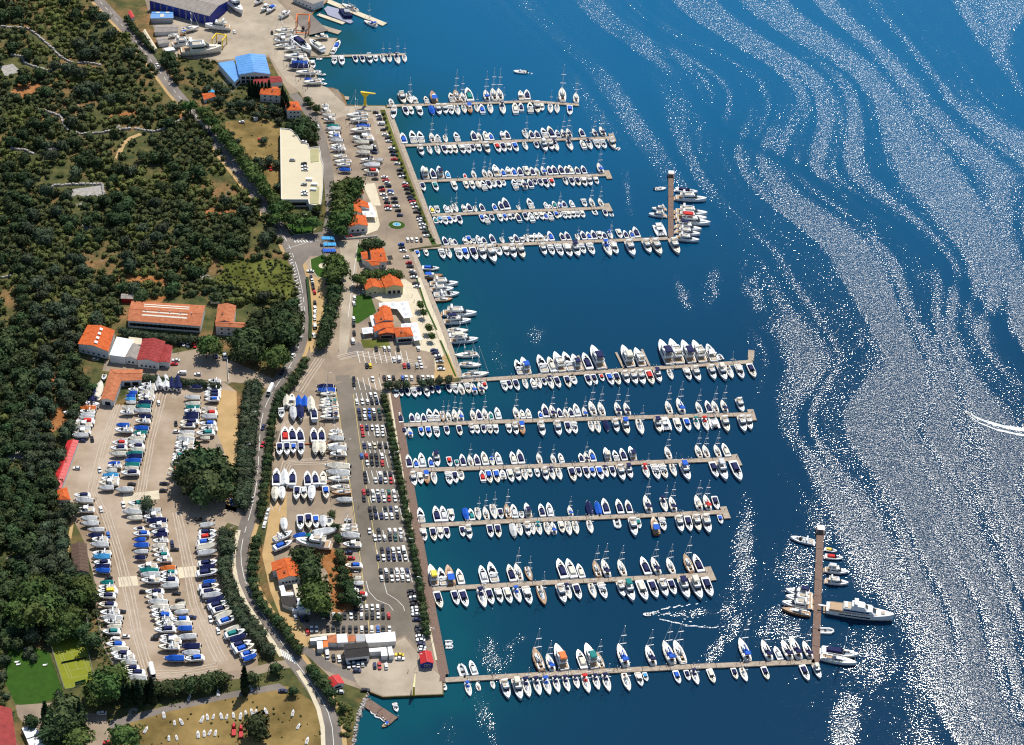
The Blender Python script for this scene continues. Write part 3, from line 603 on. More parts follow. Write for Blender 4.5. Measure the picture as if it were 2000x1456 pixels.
house('terrace_restaurant','front left orange slope of the big restaurant','restaurant',[(732,648),(768,638),(765,626),(730,638)],4.4,1.0,PLASTER,TILE)
house('terrace_restaurant','orange gable over the restaurant entrance','restaurant',[(740,653),(770,651),(768,634),(745,636)],4.0,1.0,mat('brick_wall',(.32,.10,.06),.9,.2,.2,1.0),TILE,win=[(0,3,.6,2.2,2.0)])
house('terrace_restaurant','pyramid orange roof of the restaurant pavilion','restaurant',[(775,659),(807,657),(801,640),(769,641)],4.2,1.8,PLASTER,TILE,win=[(0,4,.6,2.6,2.2)],hip=.3,chimney=.3)
house('terrace_restaurant','small top orange roof of the big restaurant','restaurant',[(742,611),(758,606),(756,598),(741,602)],4.8,.9,PLASTER,TILE)
def canopy(label, pts, h=3.0, peaks=(), mt=None, cat='canopy', name='sun_canopy'):
    P = [at(px,py,h) for px,py in pts]; o = sum(P,Vector())/len(P); o.z = 0; r = root(name,label,cat,o,group='white terrace canopies')
    mb = MB(); mb.prism([(p-o)[:2] for p in P],h-.12,h); link('cover',mb.mesh('cover'),r,mt or WHITE)
    for p in P:
        q = (p-o)*.96; mb = MB(); mb.box(q.x-.07,q.x+.07,q.y-.07,q.y+.07,0,h-.12); link('post',mb.mesh('post'),r,ALU)
    for px,py in peaks:
        q = at(px,py,h)-o; mb = MB(); k = 2.4; mb.add([(q.x+k*cos(i*pi/4),q.y+k*sin(i*pi/4),h) for i in range(8)]+[(q.x,q.y,h+1.1)],[(i,(i+1)%8,8) for i in range(8)]); link('peak',mb.mesh('peak'),r,mt or WHITE)
    return r
canopy('big white tented canopy above the restaurant terrace',[(740,592),(797,589),(806,620),(789,622),(776,604),(741,600)],3.2,[(751,595),(769,594),(788,593),(791,603),(795,613)])
canopy('white canopy strip beside the pyramid-roofed pavilion',[(783,633),(815,630),(824,664),(809,666),(800,638),(784,640)],3.0,[(794,636),(806,637),(811,647),(814,658)])
canopy('white square canopy at the restaurant back garden',[(706,641),(728,639),(731,650),(709,653)],2.8,[(716,646)])
canopy('white canopy beside the middle orange gable',[(707,412),(731,409),(736,424),(710,424)],3.2,[(715,418),(728,417)])
canopy('narrow white strip canopy above the square one',[(720,410),(730,408),(724,396),(719,396)],3.4)
canopy('white awning strip behind the reception house',[(722,617),(729,616),(735,636),(727,638)],3.4)
canopy('black pergola beside the reception house',[(756,500),(765,499),(768,507),(758,508)],2.8,(),DARKR)
# blue toll gate
for i,(x,y) in enumerate([(628,462),(631,474),(630,486)]):
    P = [at(px,py,4.2) for px,py in [(x,y),(x+25,y),(x+26,y+6),(x+1,y+6)]]; o = sum(P,Vector())/4; o.z=0
    r = root('entrance_gate','glassy blue canopy of the marina gate, %s from the roundabout side' % ordn(i),'gate',o,group='blue gate canopies')
    for k in range(3):
        a_ = P[0]+(P[1]-P[0])*(k/3+.01)-o; b_ = P[0]+(P[1]-P[0])*((k+1)/3-.01)-o; d_ = P[3]-P[0]
        mb = MB(); mb.prism([a_[:2],b_[:2],(b_+d_)[:2],(a_+d_)[:2]],4.0,4.2); link('roof_pane',mb.mesh('roof_pane'),r,SKYB if i<2 else BLUE)
    for k in range(4):
        q = P[3]-o if k%2 else P[2]-o; q = q if k<2 else (P[0]-o if k%2 else P[1]-o); mb = MB(); mb.box(q.x*.95-.15,q.x*.95+.15,q.y*.9-.15,q.y*.9+.15,0,4.0); link('column',mb.mesh('column'),r,WHITE)
# inland works
r,o,c,M = house('works_hall','long terracotta works hall with cream roof strips','hall',[(250,626),(258,589),(400,598),(391,637)],5.0,1.4,PLASTER,TILE2,win=[(3,16,1.4,3.4,2.0)])
# ridge runs along the hall: rebuild order is A,B at the short end
for s_,(v0,v1) in ((0,(.12,.22)),(0,(.40,.52)),(1,(.38,.48)),(1,(.62,.72))): on_roof(r,c,M,s_,.18,.80,v0,v1,CREAMT,'roof_light',.2,.08)
for u in (.22,.4,.55,.7,.85): on_roof(r,c,M,0,u,u+.012,.04,.10,GUNM,'roof_vent',.2,.8)
house('works_wing','terracotta-roofed wing with white two-storey wall','house',[(422,637),(421,628),(478,631),(484,641)],6.5,.8,PLASTER,TILE2,win=[(3,4,1.0),(3,4,4.0)])
house('works_wing','terracotta roof running back from the white wing','house',[(422,629),(455,630),(460,598),(427,596)],6.5,1.4,PLASTER,TILE2,chimney=.4)
house('storage_shed','small grey roof shed behind the terracotta hall','shed',[(261,584),(260,575),(238,575),(237,583)],3.2,.4,REDM,GROOF)
house('storage_shed','little green hut at the end of the dirt track','shed',[(430,588),(428,581),(410,581),(411,587)],2.4,.3,PALE,TEAL)
r,o,c,M = house('joinery_works','bright orange-roofed works with four white dormers','works',[(153,672),(211,686),(223,646),(172,636)],6.0,1.6,PLASTER,TILE,win=[(0,5,1.2)])
for k in range(4): on_roof(r,c,M,1,.1+k*.22,.2+k*.22,.02,.22,WHITE,'dormer',.25,.6)
house('joinery_works','white flat roof joining the two works gables','works',[(214,694),(244,698),(262,665),(228,659)],5.2,0,PLASTER,WHITE)
house('joinery_works','cream flat roof strip behind the grey gable','works',[(250,672),(276,674),(277,662),(252,659)],5.0,0,PLASTER,PALE)
house('joinery_works','narrow grey gable between white and dark red roofs','works',[(244,698),(267,702),(274,676),(252,674)],4.4,1.2,PLASTER,GROOF,win=[(0,2,1.0)])
r,o,c,M = house('paint_shop','dark red ribbed roof beside the works car park','works',[(268,703),(309,708),(322,668),(280,663)],5.4,1.4,PLASTER,DRED,win=[(0,4,1.0)])
house('paint_shop','lower dark red lean-to beside the parked cars','works',[(311,707),(331,708),(336,677),(322,674)],4.0,.4,PLASTER,DRED)
for k in range(8):
    for s_ in (0,1): on_roof(r,c,M,s_,k/8+.02,(k+1)/8-.02,.03,.97,DRED,'roof_sheet',.18,.06)
house('yard_workshop','orange-red L-shaped workshop roof, long arm by the yard','workshop',[(198,780),(222,783),(237,742),(216,722)],4.2,1.0,PLASTER,TILE2,win=[(0,1,.3,3.0,2.6,'door')])
house('yard_workshop','orange-red L-shaped workshop roof, short arm by the hedge','workshop',[(236,744),(216,722),(278,723),(276,742)],4.2,1.0,PLASTER,TILE2,win=[(3,2,.3,3.4,2.6,'door')])
r,o,c,M = house('yard_shed','long bright red metal shed beside the yard entrance','shed',[(98,952),(119,953),(152,862),(133,862)],3.6,.8,PLASTER,REDM)
for k in range(14):
    for s_ in (0,1): on_roof(r,c,M,s_,k/14+.01,(k+1)/14-.01,.03,.97,REDM,'roof_sheet',.18,.05)
house('yard_shed','small orange hipped shed under the red metal shed','shed',[(112,976),(137,976),(130,953),(113,957)],3.6,1.0,PLASTER,TILE,hip=.2)
r,o,c,M = house('yard_shed','brown pitched shed beside the dry boats','shed',[(143,1117),(173,1117),(168,1063),(140,1065)],3.8,1.2,GUNM,BROWNR,win=[(0,1,.4,2.6,2.6,'door')])
for k in range(8):
    for s_ in (0,1): on_roof(r,c,M,s_,k/8+.015,(k+1)/8-.015,.03,.97,BROWNR,'roof_sheet',.18,.05)
# house in the central yard
house('yard_house','orange-roofed house in the trees of the central yard','house',[(545,1132),(586,1126),(580,1108),(540,1112)],5.0,1.5,PLASTER,TILE,win=[(0,5,1.6)],chimney=.5)
house('yard_house','back orange roof of the central yard house','house',[(533,1115),(588,1104),(580,1091),(531,1100)],5.0,1.5,PLASTER,TILE)
for q,h,mt_,l in (([(549,1165),(580,1168),(579,1190),(552,1180)],3.0,DARKR,'dark flat shack roof below the central yard house'),([(580,1170),(600,1168),(606,1192),(584,1194)],3.2,WHITE,'white corrugated shack roof beside the bushes'),([(545,1146),(554,1144),(558,1157),(550,1159)],2.6,WHITE,'little white lean-to above the dark shack'),([(572,1143),(580,1141),(586,1166),(578,1167)],2.8,PALE,'cream strip roof between the shacks'),([(568,1182),(582,1180),(584,1192),(571,1193)],2.8,WHITE,'white porch roof in front of the dark shack'),([(549,1158),(572,1157),(573,1163),(550,1165)],3.1,WHITE,'white strip roof along the dark shack')):
    house('shack',l,'shack',q,h,.0,PLASTER,mt_,group='shacks below the yard house')
# bar complex
house('bar_hall','big black-roofed bar hall with one roof hatch','bar',[(676,1285),(672,1259),(716,1256),(721,1280)],4.6,1.2,PLASTER,DARKR,win=[(3,6,.6,1.8,2.0)])
for q,h,mt_,l in (([(606,1248),(637,1243),(639,1252),(606,1253)],3.0,WHITE,'white roof at the road end of the bar row'),([(606,1241),(655,1237),(655,1241),(606,1245)],3.1,PALE,'cream strip roof along the top of the bar row'),([(619,1252),(631,1251),(631,1267),(620,1268)],3.0,WHITE,'white cube roof beside the orange awning'),([(630,1251),(640,1251),(641,1264),(631,1265)],3.0,ORANGE,'bright orange awning roof of the bar row'),([(640,1243),(657,1240),(658,1256),(641,1256)],3.2,TILE2,'brick red flat roof in the bar row'),([(657,1240),(677,1239),(679,1255),(659,1256)],3.2,WHITE,'white square roof next to the black bar hall'),([(714,1240),(743,1238),(745,1255),(716,1256)],3.4,WHITE,'large white canteen roof above the black bar hall'),([(743,1237),(771,1235),(773,1253),(745,1255)],3.0,WHITE,'white roof with dark vents at the car park end'),([(720,1268),(742,1266),(744,1273),(721,1274)],3.0,WHITE,'low white strip roof beside the black bar hall'),([(743,1266),(754,1265),(757,1281),(745,1282)],3.0,WHITE,'first white cube roof by the bar terrace'),([(757,1265),(765,1264),(769,1280),(760,1281)],3.2,WHITE,'last white cube roof by the green mat'),([(695,1240),(712,1240),(713,1253),(696,1254)],2.6,GUNM,'grey roof full of air units behind the bar hall'),([(679,1243),(694,1242),(694,1253),(680,1254)],2.4,TILE2,'reddish courtyard roof behind the black bar hall')):
    house('bar_annex',l,'annex',q,h,.0,PLASTER,mt_,win=[(3,2,.6,1.2,1.4)],group='flat roofs of the bar row')
house('red_cabin','red-roofed cabin beside the main road trees','cabin',[(650,1341),(671,1334),(661,1319),(638,1328)],3.0,1.0,PLASTER,REDM,win=[(0,3,.8)])
house('fuel_kiosk','navy kiosk with red roof at the quay corner','kiosk',[(823,1296),(846,1295),(841,1274),(820,1276)],3.2,1.3,BLUEW,REDM,win=[(0,2,.9,1.0,1.2)])
house('resort_wing','red tiled resort roof cut by the frame corner','building',[(36,1478),(22,1385),(-40,1370),(-40,1478)],5.0,0,PLASTER,mat('resort_red_roof',(.30,.05,.045),.85,.2,.2,.5),win=[(0,8,1.0)])
for i,pts in enumerate([[(42,1422),(68,1416),(78,1434),(52,1443)],[(52,1445),(78,1437),(86,1456),(62,1466)]]): canopy(['white square sunshade beside the red resort roof','white square sunshade cut by the bottom frame edge'][i],pts,2.8)

# tennis court
q = pxs((96,1250),(162,1239),(186,1337),(127,1346)); o = sum(q,Vector())/4; r = root('tennis_court','yellow-green tennis court with white lines beside the lawn','court',o)
mb = MB(); mb.prism([(p-o)[:2] for p in q],.0,.06); link('playing_surface',mb.mesh('playing_surface'),r,COURT)
K = [at(85+a/12.136,1230+b/12.136)-o for a,b in [(320,428),(848,318),(1164.6,1057.7),(610,1165)]]
f = lambda u,v: (K[0]*(1-u)+K[1]*u)*(1-v)+(K[3]*(1-u)+K[2]*u)*v
for a,b in (((0,0),(1,0)),((0,1),(1,1)),((0,0),(0,1)),((1,0),(1,1)),((.125,0),(.125,1)),((.875,0),(.875,1)),((.125,.23),(.875,.23)),((.125,.77),(.875,.77)),((.5,.23),(.5,.77))):
    mb = MB(); mb.ribbon([f(*a),f(*b)],.05,.08); link('court_line',mb.mesh('court_line'),r,mat('faded_court_line',(.42,.44,.25),.9,.1,.1))
mb = MB(); mb.bar(f(-.06,.5)+Vector((0,0,.55)),f(1.06,.5)+Vector((0,0,.55)),.06,1.0); link('net',mb.mesh('net'),r,BLACK)
for u in (-.07,1.07):
    p = f(u,.5); mb = MB(); mb.tube((p.x,p.y,.05),(p.x,p.y,1.25),.07,.07); link('net_post',mb.mesh('net_post'),r,GUNM)
mb = MB(); p,q_ = at(147,1340)-o, at(168,1334)-o; mb.bar(p+Vector((0,0,1.4)),q_+Vector((0,0,1.4)),.1,2.4); link('windbreak',mb.mesh('windbreak'),r,mat('green_windbreak',(.005,.13,.05)))
def fence(label, pts, h, step, wire=True, mt=None, cat='fence', name='wire_fence'):
    P = pxs(*pts); o = P[0].copy(); r = root(name,label,cat,o)
    for a,b in zip(P,P[1:]):
        n = max(1,round((b-a).length/step))
        for i in range(n+1):
            p = a+(b-a)*i/n-o; mb = MB(); mb.box(p.x-.05,p.x+.05,p.y-.05,p.y+.05,0,h); link('post',mb.mesh('post'),r,mt or GUNM)
        for z in (.4,.9,h-.05) if wire else (h/2,):
            mb = MB(); mb.bar(a-o+Vector((0,0,z)),b-o+Vector((0,0,z)),.035 if wire else .2,.035 if wire else h); link('wire' if wire else 'panel',mb.mesh('wire'),r,mt or GUNM)
fence('thin wire fence around the tennis court',[(95,1249),(163,1238),(187,1337),(126,1347),(95,1249)],2.8,4.0)
fence('wire fence along the yard towards the scrub',[(183,1130),(189,1200),(200,1262),(222,1302)],1.8,5.0)
fence('yard boundary rail beside the lower hedge',[(404,1012),(426,1034),(430,1085)],1.2,4.0)
# stone walls across the scrub
WALL_PX = []
def stone_wall(label, pts, w=1.7, h=1.2):
    WALL_PX.extend(lerp_path(pts, 4.0))
    P = pxs(*pts); o = P[0].copy(); r = root('stone_wall',label,'wall',o,group='dry stone walls in the scrub')
    line = lerp_path([(p.x-o.x,p.y-o.y) for p in P],2.2)
    for i,(a,b) in enumerate(zip(line,line[1:])):
        j = lambda: random.uniform(-.25,.25); a_ = Vector((a[0]+j(),a[1]+j(),0)); b_ = Vector((b[0]+j(),b[1]+j(),0)); d = (b_-a_).normalized(); n_ = Vector((-d.y,d.x,0)); k = w*random.uniform(.75,1.25)/2; hh = h*random.uniform(.7,1.2)
        mb = MB(); lo = [(a_+n_*k)[:2],(a_-n_*k)[:2],(b_-n_*k)[:2],(b_+n_*k)[:2]]; c_ = (a_+b_)/2; mb.taper(ccw(lo),[(c_.x+(x-c_.x)*.75,c_.y+(y-c_.y)*.75) for x,y in ccw(lo)],0,hh); link('stone',mb.mesh('stone'),r,ROCK)
stone_wall('dry stone wall crossing the top of the scrub',[(-5,53),(55,57),(75,72),(105,98),(118,112),(140,124),(172,124),(202,129)])
stone_wall('short dry stone wall ending near the top orchard',[(20,108),(44,112),(48,124),(75,134),(102,141),(120,130),(138,124)])
stone_wall('bent dry stone wall above the stone hut',[(70,212),(95,220),(120,229),(124,245),(134,257),(158,263),(195,261),(230,255),(262,252)])
stone_wall('dry stone wall running to the road bend',[(262,252),(300,259),(325,252),(360,232)])
stone_wall('low dry stone wall below the stone hut',[(20,292),(45,293),(72,304)])
stone_wall('ruined square dry stone enclosure in the scrub',[(96,375),(105,364),(130,362),(200,360),(204,385)],1.8)
stone_wall('dry stone wall beside the dirt by the frame edge',[(-5,545),(20,540),(48,537)],1.2)
stone_wall('thin dry stone wall beside the tennis path',[(165,1190),(170,1212),(172,1245)],.9)
fence('long white wall beside the works lane',[(444,700),(446,745)],1.4,6.0,False,PLASTER,'wall','garden_wall')
fence('low white wall around the restaurant corner',[(672,462),(676,468),(738,463)],1.0,6.0,False,PLASTER,'wall','garden_wall')
def clipped(label, pts, w, h, mt_=None):
    P = pxs(*pts); o = P[0].copy(); r = root('clipped_hedge',label,'hedge',o)
    for a,b in zip(P,P[1:]):
        mb = MB(); rect_deck(mb,a-o,b-o,w,0,h); link('foliage',mb.mesh('foliage'),r,LEAF_H)
LEAF_H = mat('clipped_leaves',(.022,.05,.012),.8,.2,.5,1.5,bump=.6)
clipped('clipped hedge between main road and hotel car park',[(600,545),(604,580),(607,620),(606,665)],1.6,1.6)

# cranes and gantries
def gantry(label, px, py, sx, sy, h, mt_, rz):
    p = at(px,py); r = root('boat_gantry',label,'gantry crane',p,rz)
    for ax in (-sx/2,sx/2):
        for ay in (-sy/2,sy/2):
            mb = MB(); mb.box(ax-.3,ax+.3,ay-.3,ay+.3,.9,h); link('leg',mb.mesh('leg'),r,mt_)
            mb = MB(); mb.tube((ax-.25,ay,.5),(ax+.25,ay,.5),.5,.5,10); link('wheel',mb.mesh('wheel'),r,BLACK)
        mb = MB(); mb.box(ax-.35,ax+.35,-sy/2,sy/2,h,h+.8); link('side_beam',mb.mesh('side_beam'),r,mt_)
    mb = MB(); mb.box(-sx/2,sx/2,sy/2-.35,sy/2+.35,h+.1,h+.75); link('cross_beam',mb.mesh('cross_beam'),r,mt_)
    mb = MB(); mb.box(-sx/2,sx/2,-sy/2-.3,-sy/2+.3,.95,1.4); link('lower_beam',mb.mesh('lower_beam'),r,mt_)
    mb = MB(); mb.box(-1,1,-1,1,1.0,3.0); link('engine_house',mb.mesh('engine_house'),r,BLACK); 
    for ax in (-sx/2,sx/2):
        mb = MB(); mb.tube((ax,0,h),(ax*.5,0,2.4),.06,.06,4); link('sling',mb.mesh('sling'),r,BLACK)
gantry('orange travelling boat gantry above the slipway',592,60,9,11,9.5,ORANGE,.05)
gantry('yellow travelling boat gantry beside the dry yachts',429,90,7.5,8.5,6.5,YELLOW,-.2)
p = at(713,207.5); r = root('jib_crane','tall yellow jib crane standing on the concrete quay','crane',p)
mb = MB(); mb.tube((0,0,0),(0,0,8.2),1.1,.75,12); link('column',mb.mesh('column'),r,YELLOW)
mb = MB(); mb.tube((0,0,0),(0,0,.5),1.6,1.6,12); link('base_plate',mb.mesh('base_plate'),r,GUNM)
mb = MB(); mb.taper([(-1,-.8),(1,-.8),(1,.8),(-1,.8)],[(-2.8,-.9),(3,-.9),(3,.9),(-2.8,.9)],7.6,10.2); link('slewing_head',mb.mesh('slewing_head'),r,YELLOW)
mb = MB(); mb.add([(-3,-.8,10),(6.9,-.45,9.9),(6.9,.45,9.9),(-3,.8,10),(-3,-.8,11),(6.9,-.45,10.4),(6.9,.45,10.4),(-3,.8,11)],[(3,2,1,0),(4,5,6,7),(0,1,5,4),(1,2,6,5),(2,3,7,6),(3,0,4,7)]); link('boom',mb.mesh('boom'),r,YELLOW)
mb = MB(); mb.tube((6,0,10),(6,0,6),.05,.05,4); link('hoist_rope',mb.mesh('hoist_rope'),r,BLACK)
p = at(808,1358); r = root('jib_crane','slim yellow jib crane at the bottom quay edge','crane',p)
mb = MB(); mb.tube((0,0,0),(0,0,5.6),.55,.4,10); link('column',mb.mesh('column'),r,YELLOW)
mb = MB(); mb.add([(-.5,-.6,5.5),(.5,-.6,5.5),(.15,7,6.6),(-.15,7,6.6),(-.5,-.6,6.3),(.5,-.6,6.3),(.15,7,6.9),(-.15,7,6.9)],[(3,2,1,0),(4,5,6,7),(0,1,5,4),(1,2,6,5),(2,3,7,6),(3,0,4,7)]); link('boom',mb.mesh('boom'),r,mat('pale_yellow_paint',(.72,.62,.30)))
# floating dock and its equipment
q = [at(px,py,-.6) for px,py in [(633,18),(640,13),(668,20),(690,44),(684,47),(640,30)]]; o = sum(q,Vector())/6; o.z = SEA; r = root('floating_dock','lavender-grey floating dock moored inside the mole','dock',o)
mb = MB(); mb.prism([(p-o)[:2] for p in q],-.6,1.0); link('pontoon',mb.mesh('pontoon'),r,mat('lavender_steel',(.30,.31,.40),.7,.3,.1))
mb = MB(); p = at(674,30,-.6)-o; mb.prism([(p.x-5,p.y+4),(p.x+1,p.y+5),(p.x+6,p.y-5),(p.x,p.y-6)],1.0,3.6); link('deckhouse',mb.mesh('deckhouse'),r,NAVY)
mb = MB(); mb.prism([(p.x-1,p.y+1),(p.x+3,p.y+1),(p.x+4,p.y-3),(p.x,p.y-3)],3.6,5.2); link('wheelhouse',mb.mesh('wheelhouse'),r,GUNM)
house('harbour_building','pale harbour building cut by the top frame edge','building',[(612,9),(632,2),(622,-14),(572,-8)],5.0,0,PLASTER,GROOF,win=[(3,5,1.0)])
# fountain roundabout
p = at(775,440); r = root('fountain_island','oval green island with pale blue fountain pool','fountain',p)
def disc(rx,ry,z0,z1_,n=20): return [(rx*cos(2*pi*i/n),ry*sin(2*pi*i/n)) for i in range(n)]
mb = MB(); mb.prism(disc(5.0,4.0,0,0),0,.25); link('grass_bed',mb.mesh('grass_bed'),r,LAWN)
mb = MB(); mb.prism(disc(2.6,2.0,0,0),.25,.6); link('pool_rim',mb.mesh('pool_rim'),r,PALE)
mb = MB(); mb.prism(disc(2.3,1.7,0,0),.6,.62); link('pool_water',mb.mesh('pool_water'),r,mat('pool_blue',(.12,.42,.60),.1,.5,.05))
mb = MB(); mb.tube((0,0,.6),(0,0,1.6),.3,.1,8); link('spout',mb.mesh('spout'),r,ROCK)
p = at(632,520); r = root('monument_bed','round paved bed with a dark stone monument','monument',p)
mb = MB(); mb.prism(disc(3.0,2.8,0,0),0,.2); link('paving',mb.mesh('paving'),r,PALE)
mb = MB(); mb.taper([(-.8,-.6),(.8,-.6),(.8,.6),(-.8,.6)],[(-.3,-.3),(.4,-.2),(.3,.3),(-.3,.3)],.2,1.8); link('boulder',mb.mesh('boulder'),r,ROCK)
# lamp posts
LAMPS = [(594,680),(561,740),(494,826),(483,890),(436,968),(678,880),(685,953),(692,1000),(750,700),(846,620),(873,690),(770,905),(806,1075),(822,1150),(848,1250),(700,1140),(706,1190),(593,440),(755,465),(640,750),(722,430),(815,1300),(600,1262),(628,1200)]
lm = {}
for i,(px,py) in enumerate(LAMPS):
    r = root('street_lamp',['thin grey street lamp beside the road or car park'][0],'lamp',at(px,py),random.choice([0,pi]),group='street lamps')
    if not lm:
        a_ = MB(); a_.tube((0,0,0),(0,0,8),.1,.06,6); lm['pole'] = a_.mesh('pole'); a_ = MB(); a_.bar((0,0,7.95),(1.6,0,8.2),.08); lm['arm'] = a_.mesh('arm'); a_ = MB(); a_.box(1.3,2.1,-.16,.16,8.1,8.28); lm['lamp_head'] = a_.mesh('lamp_head')
    for k_,v_ in lm.items(): link(k_,v_,r,WHITE if k_=='lamp_head' else ALU)
    near = ['the promenade','main road bend','lower road','hedge road','yard gate','yellow line'][i % 6]
    r['label'] = 'thin grey street lamp, %s counted down the photo' % ordn(sum(1 for q in LAMPS if q[1] < py))
# ------------------------------------------------------------------ trees
LEAF_PINE = mat('pine_needles',(.045,.080,.022),.8,.15,.45,.5,col2=(.105,.160,.040),objvar=.25)
LEAF_OAK = mat('oak_leaves',(.032,.056,.022),.8,.15,.4,.5,col2=(.080,.115,.042),objvar=.35)
LEAF_OLIVE = mat('olive_leaves',(.040,.060,.034),.8,.15,.4,.6,col2=(.092,.118,.062),objvar=.3)
LEAF_CYP = mat('cypress_leaves',(.012,.026,.012),.85,.1,.5,.8,col2=(.03,.05,.022),objvar=.2)
def scrub_mat():
    M = mat('scrub_leaves',(.042,.060,.024),.85,.1,.3,.8,col2=(.10,.115,.045)); n = M.node_tree; b = n.nodes['Principled BSDF']; g = [x for x in n.nodes if x.type == 'NEW_GEOMETRY'][0]
    old = b.inputs['Base Color'].links[0].from_socket; out = old
    for sc, lo, hi, cl in ((.022,.44,.60,(.15,.165,.045,1)),(.05,.54,.66,(.028,.050,.028,1))):
        t = n.nodes.new('ShaderNodeTexNoise'); t.inputs['Scale'].default_value = sc; t.inputs['Detail'].default_value = 7; n.links.new(g.outputs['Position'], t.inputs['Vector'])
        r = n.nodes.new('ShaderNodeMapRange'); r.inputs[1].default_value = lo; r.inputs[2].default_value = hi; r.inputs[4].default_value = .75; n.links.new(t.outputs['Fac'], r.inputs[0])
        x = n.nodes.new('ShaderNodeMix'); x.data_type = 'RGBA'; n.links.new(r.outputs[0], x.inputs[0]); n.links.new(out, x.inputs[6]); x.inputs[7].default_value = cl; out = x.outputs[2]
    n.links.new(out, b.inputs['Base Color']); return M
LEAF_SCRUB = scrub_mat()
BARK = mat('tree_bark',(.10,.075,.055),.9,.1,.2,2.0)
def crown_mesh(name, rx, rz, zc, nleaf, seed, flat=0.0, cone=False, size=.5):
    r = np.random.default_rng(seed); mb = MB()
    # uneven inner body
    nl, nu = 7, 10; ph = r.random(6)*6.28
    def rad(th, el):
        return 1 + .20*math.sin(2*th+ph[0]) + .16*math.sin(3*th+ph[1]+2*el) + .12*math.sin(5*th+ph[2]-3*el)+.08*math.sin(7*th+ph[3])
    def P(th, el, k):
        q = rad(th, el)*k; z = math.sin(el)
        if cone: w_ = (1-(z+1)/2)**.75*.95+.05; return (rx*w_*q*cos(th), rx*w_*q*sin(th), zc+rz*z)
        if flat and z < 0: z *= flat
        return (rx*cos(el)*q*cos(th), rx*cos(el)*q*sin(th), zc+rz*z*(.85+.15*q))
    vs = []; fs = []
    for i in range(nl+1):
        el = -pi/2+pi*i/nl
        for j in range(nu): vs.append(P(2*pi*j/nu, el, .78))
    for i in range(nl):
        for j in range(nu): fs.append((i*nu+j, i*nu+(j+1)%nu, (i+1)*nu+(j+1)%nu, (i+1)*nu+j))
    mb.add(vs, fs)
    for i in range(nleaf):
        th = r.random()*6.283; el = math.asin(r.uniform(-.45,1)); k = r.uniform(.72,1.10); c = Vector(P(th,el,k))
        s = size*r.uniform(.6,1.5); n_ = (c-Vector((0,0,zc*.7))).normalized()+Vector(r.normal(size=3))*.55; n_.normalize()
        u = n_.orthogonal().normalized(); u.rotate(Matrix.Rotation(r.random()*6.28,3,n_)); t = n_.cross(u)
        mb.add([c-u*s*.9, c+t*s*.6+n_*s*.2, c+u*s*.9, c-t*s*.6-n_*s*.1], [(0,1,2,3)])
    return mb.mesh(name)
def trunk_mesh(h, r0, limbs, spread):
    mb = MB(); mb.tube((0,0,-.1),(0,0,h),r0,r0*.6,7)
    for i in range(limbs):
        a = i*2*pi/limbs+.4; mb.tube((0,0,h*.75),(spread*cos(a),spread*sin(a),h*1.35),r0*.5,r0*.2,5)
    return mb.mesh('trunk')
KINDS = {}
def kind(nm, n, rx, rz, zc, nleaf, leaf, th, tr, limbs, flat=0.0, cone=False, size=.5):
    KINDS[nm] = ([crown_mesh('crown',rx,rz,zc,nleaf,100+len(KINDS)*10+i,flat,cone,size) for i in range(n)], trunk_mesh(th,tr,limbs,rx*.45), leaf)
# unit trees, about 3 m crown radius; scaled per tree
kind('pine_tree',4,3.0,2.1,4.4,330,LEAF_PINE,3.2,.26,4,.5,size=.42)
kind('oak_tree',5,3.0,2.3,3.4,300,LEAF_OAK,2.0,.28,4,size=.45)
kind('scrub_oak',5,3.0,2.2,2.9,280,LEAF_OAK,1.5,.25,4,size=.45)
kind('olive_tree',5,3.0,2.0,3.0,280,LEAF_OLIVE,1.6,.25,4,size=.42)
kind('cypress_tree',3,1.5,4.6,4.9,260,LEAF_CYP,1.0,.2,0,cone=True,size=.42)
kind('shrub',3,1.6,1.1,1.0,120,LEAF_OLIVE,.5,.1,3,size=.32)
kind('shade_tree',2,1.9,1.7,3.3,150,LEAF_PINE,2.2,.14,3,size=.36)
NTREE = {}
ZC = {'pine_tree':4.4,'oak_tree':3.4,'scrub_oak':2.9,'olive_tree':3.0,'cypress_tree':4.5,'shrub':1.0,'shade_tree':3.3}
def tree(kd, px, py, r, label, group=None, z=0.0):
    cs, tm, leaf = KINDS[kd]; unit = {'cypress_tree':1.5,'shrub':1.6,'shade_tree':1.9}.get(kd,3.0)
    o = root(kd, label, {'shrub':'shrub'}.get(kd,'tree'), (lambda p: (p.x,p.y,z))(at(px,py,z+ZC[kd]*r/unit)), random.random()*6.28, r/unit*random.uniform(.93,1.07), group)
    link('crown', random.choice(cs), o, leaf); link('trunk', tm, o, BARK)
    NTREE[kd] = NTREE.get(kd,0)+1
    return o
def row(kd, pts, r, step, fmt, group, jit=1.0, base=0, n0=None):
    P = lerp_path(pts, step, jit)
    for i,(x,y) in enumerate(P): tree(kd, x, y, r*random.uniform(.82,1.15), fmt % ordn(base+i), group)
    return len(P)
row('pine_tree',[(423,250),(442,270),(463,297),(490,333),(516,367),(539,397)],4.4,8.2,'dense green pine, %s from the top in the main road hedge','pines in the roadside hedge',1.5)
for i,(x,y,r) in enumerate([(541,412,5.5),(556,422,5),(571,429,5),(588,436,4.5),(611,434,5.2),(549,398,4),(563,404,4),(540,428,4.5),(598,420,3.5),(620,408,3.2)]): tree('pine_tree',x,y,r,'green pine, %s from the hedge end, around the junction corner' % ordn(i),'pines at the junction corner')
for i,(x,y,r) in enumerate([(396,218,5),(407,228,6),(413,238,5),(372,208,4.5)]): tree('pine_tree',x,y,r,'%s rounded pine where its shade falls across the main road' % ordn(i),'pines at the road shade')
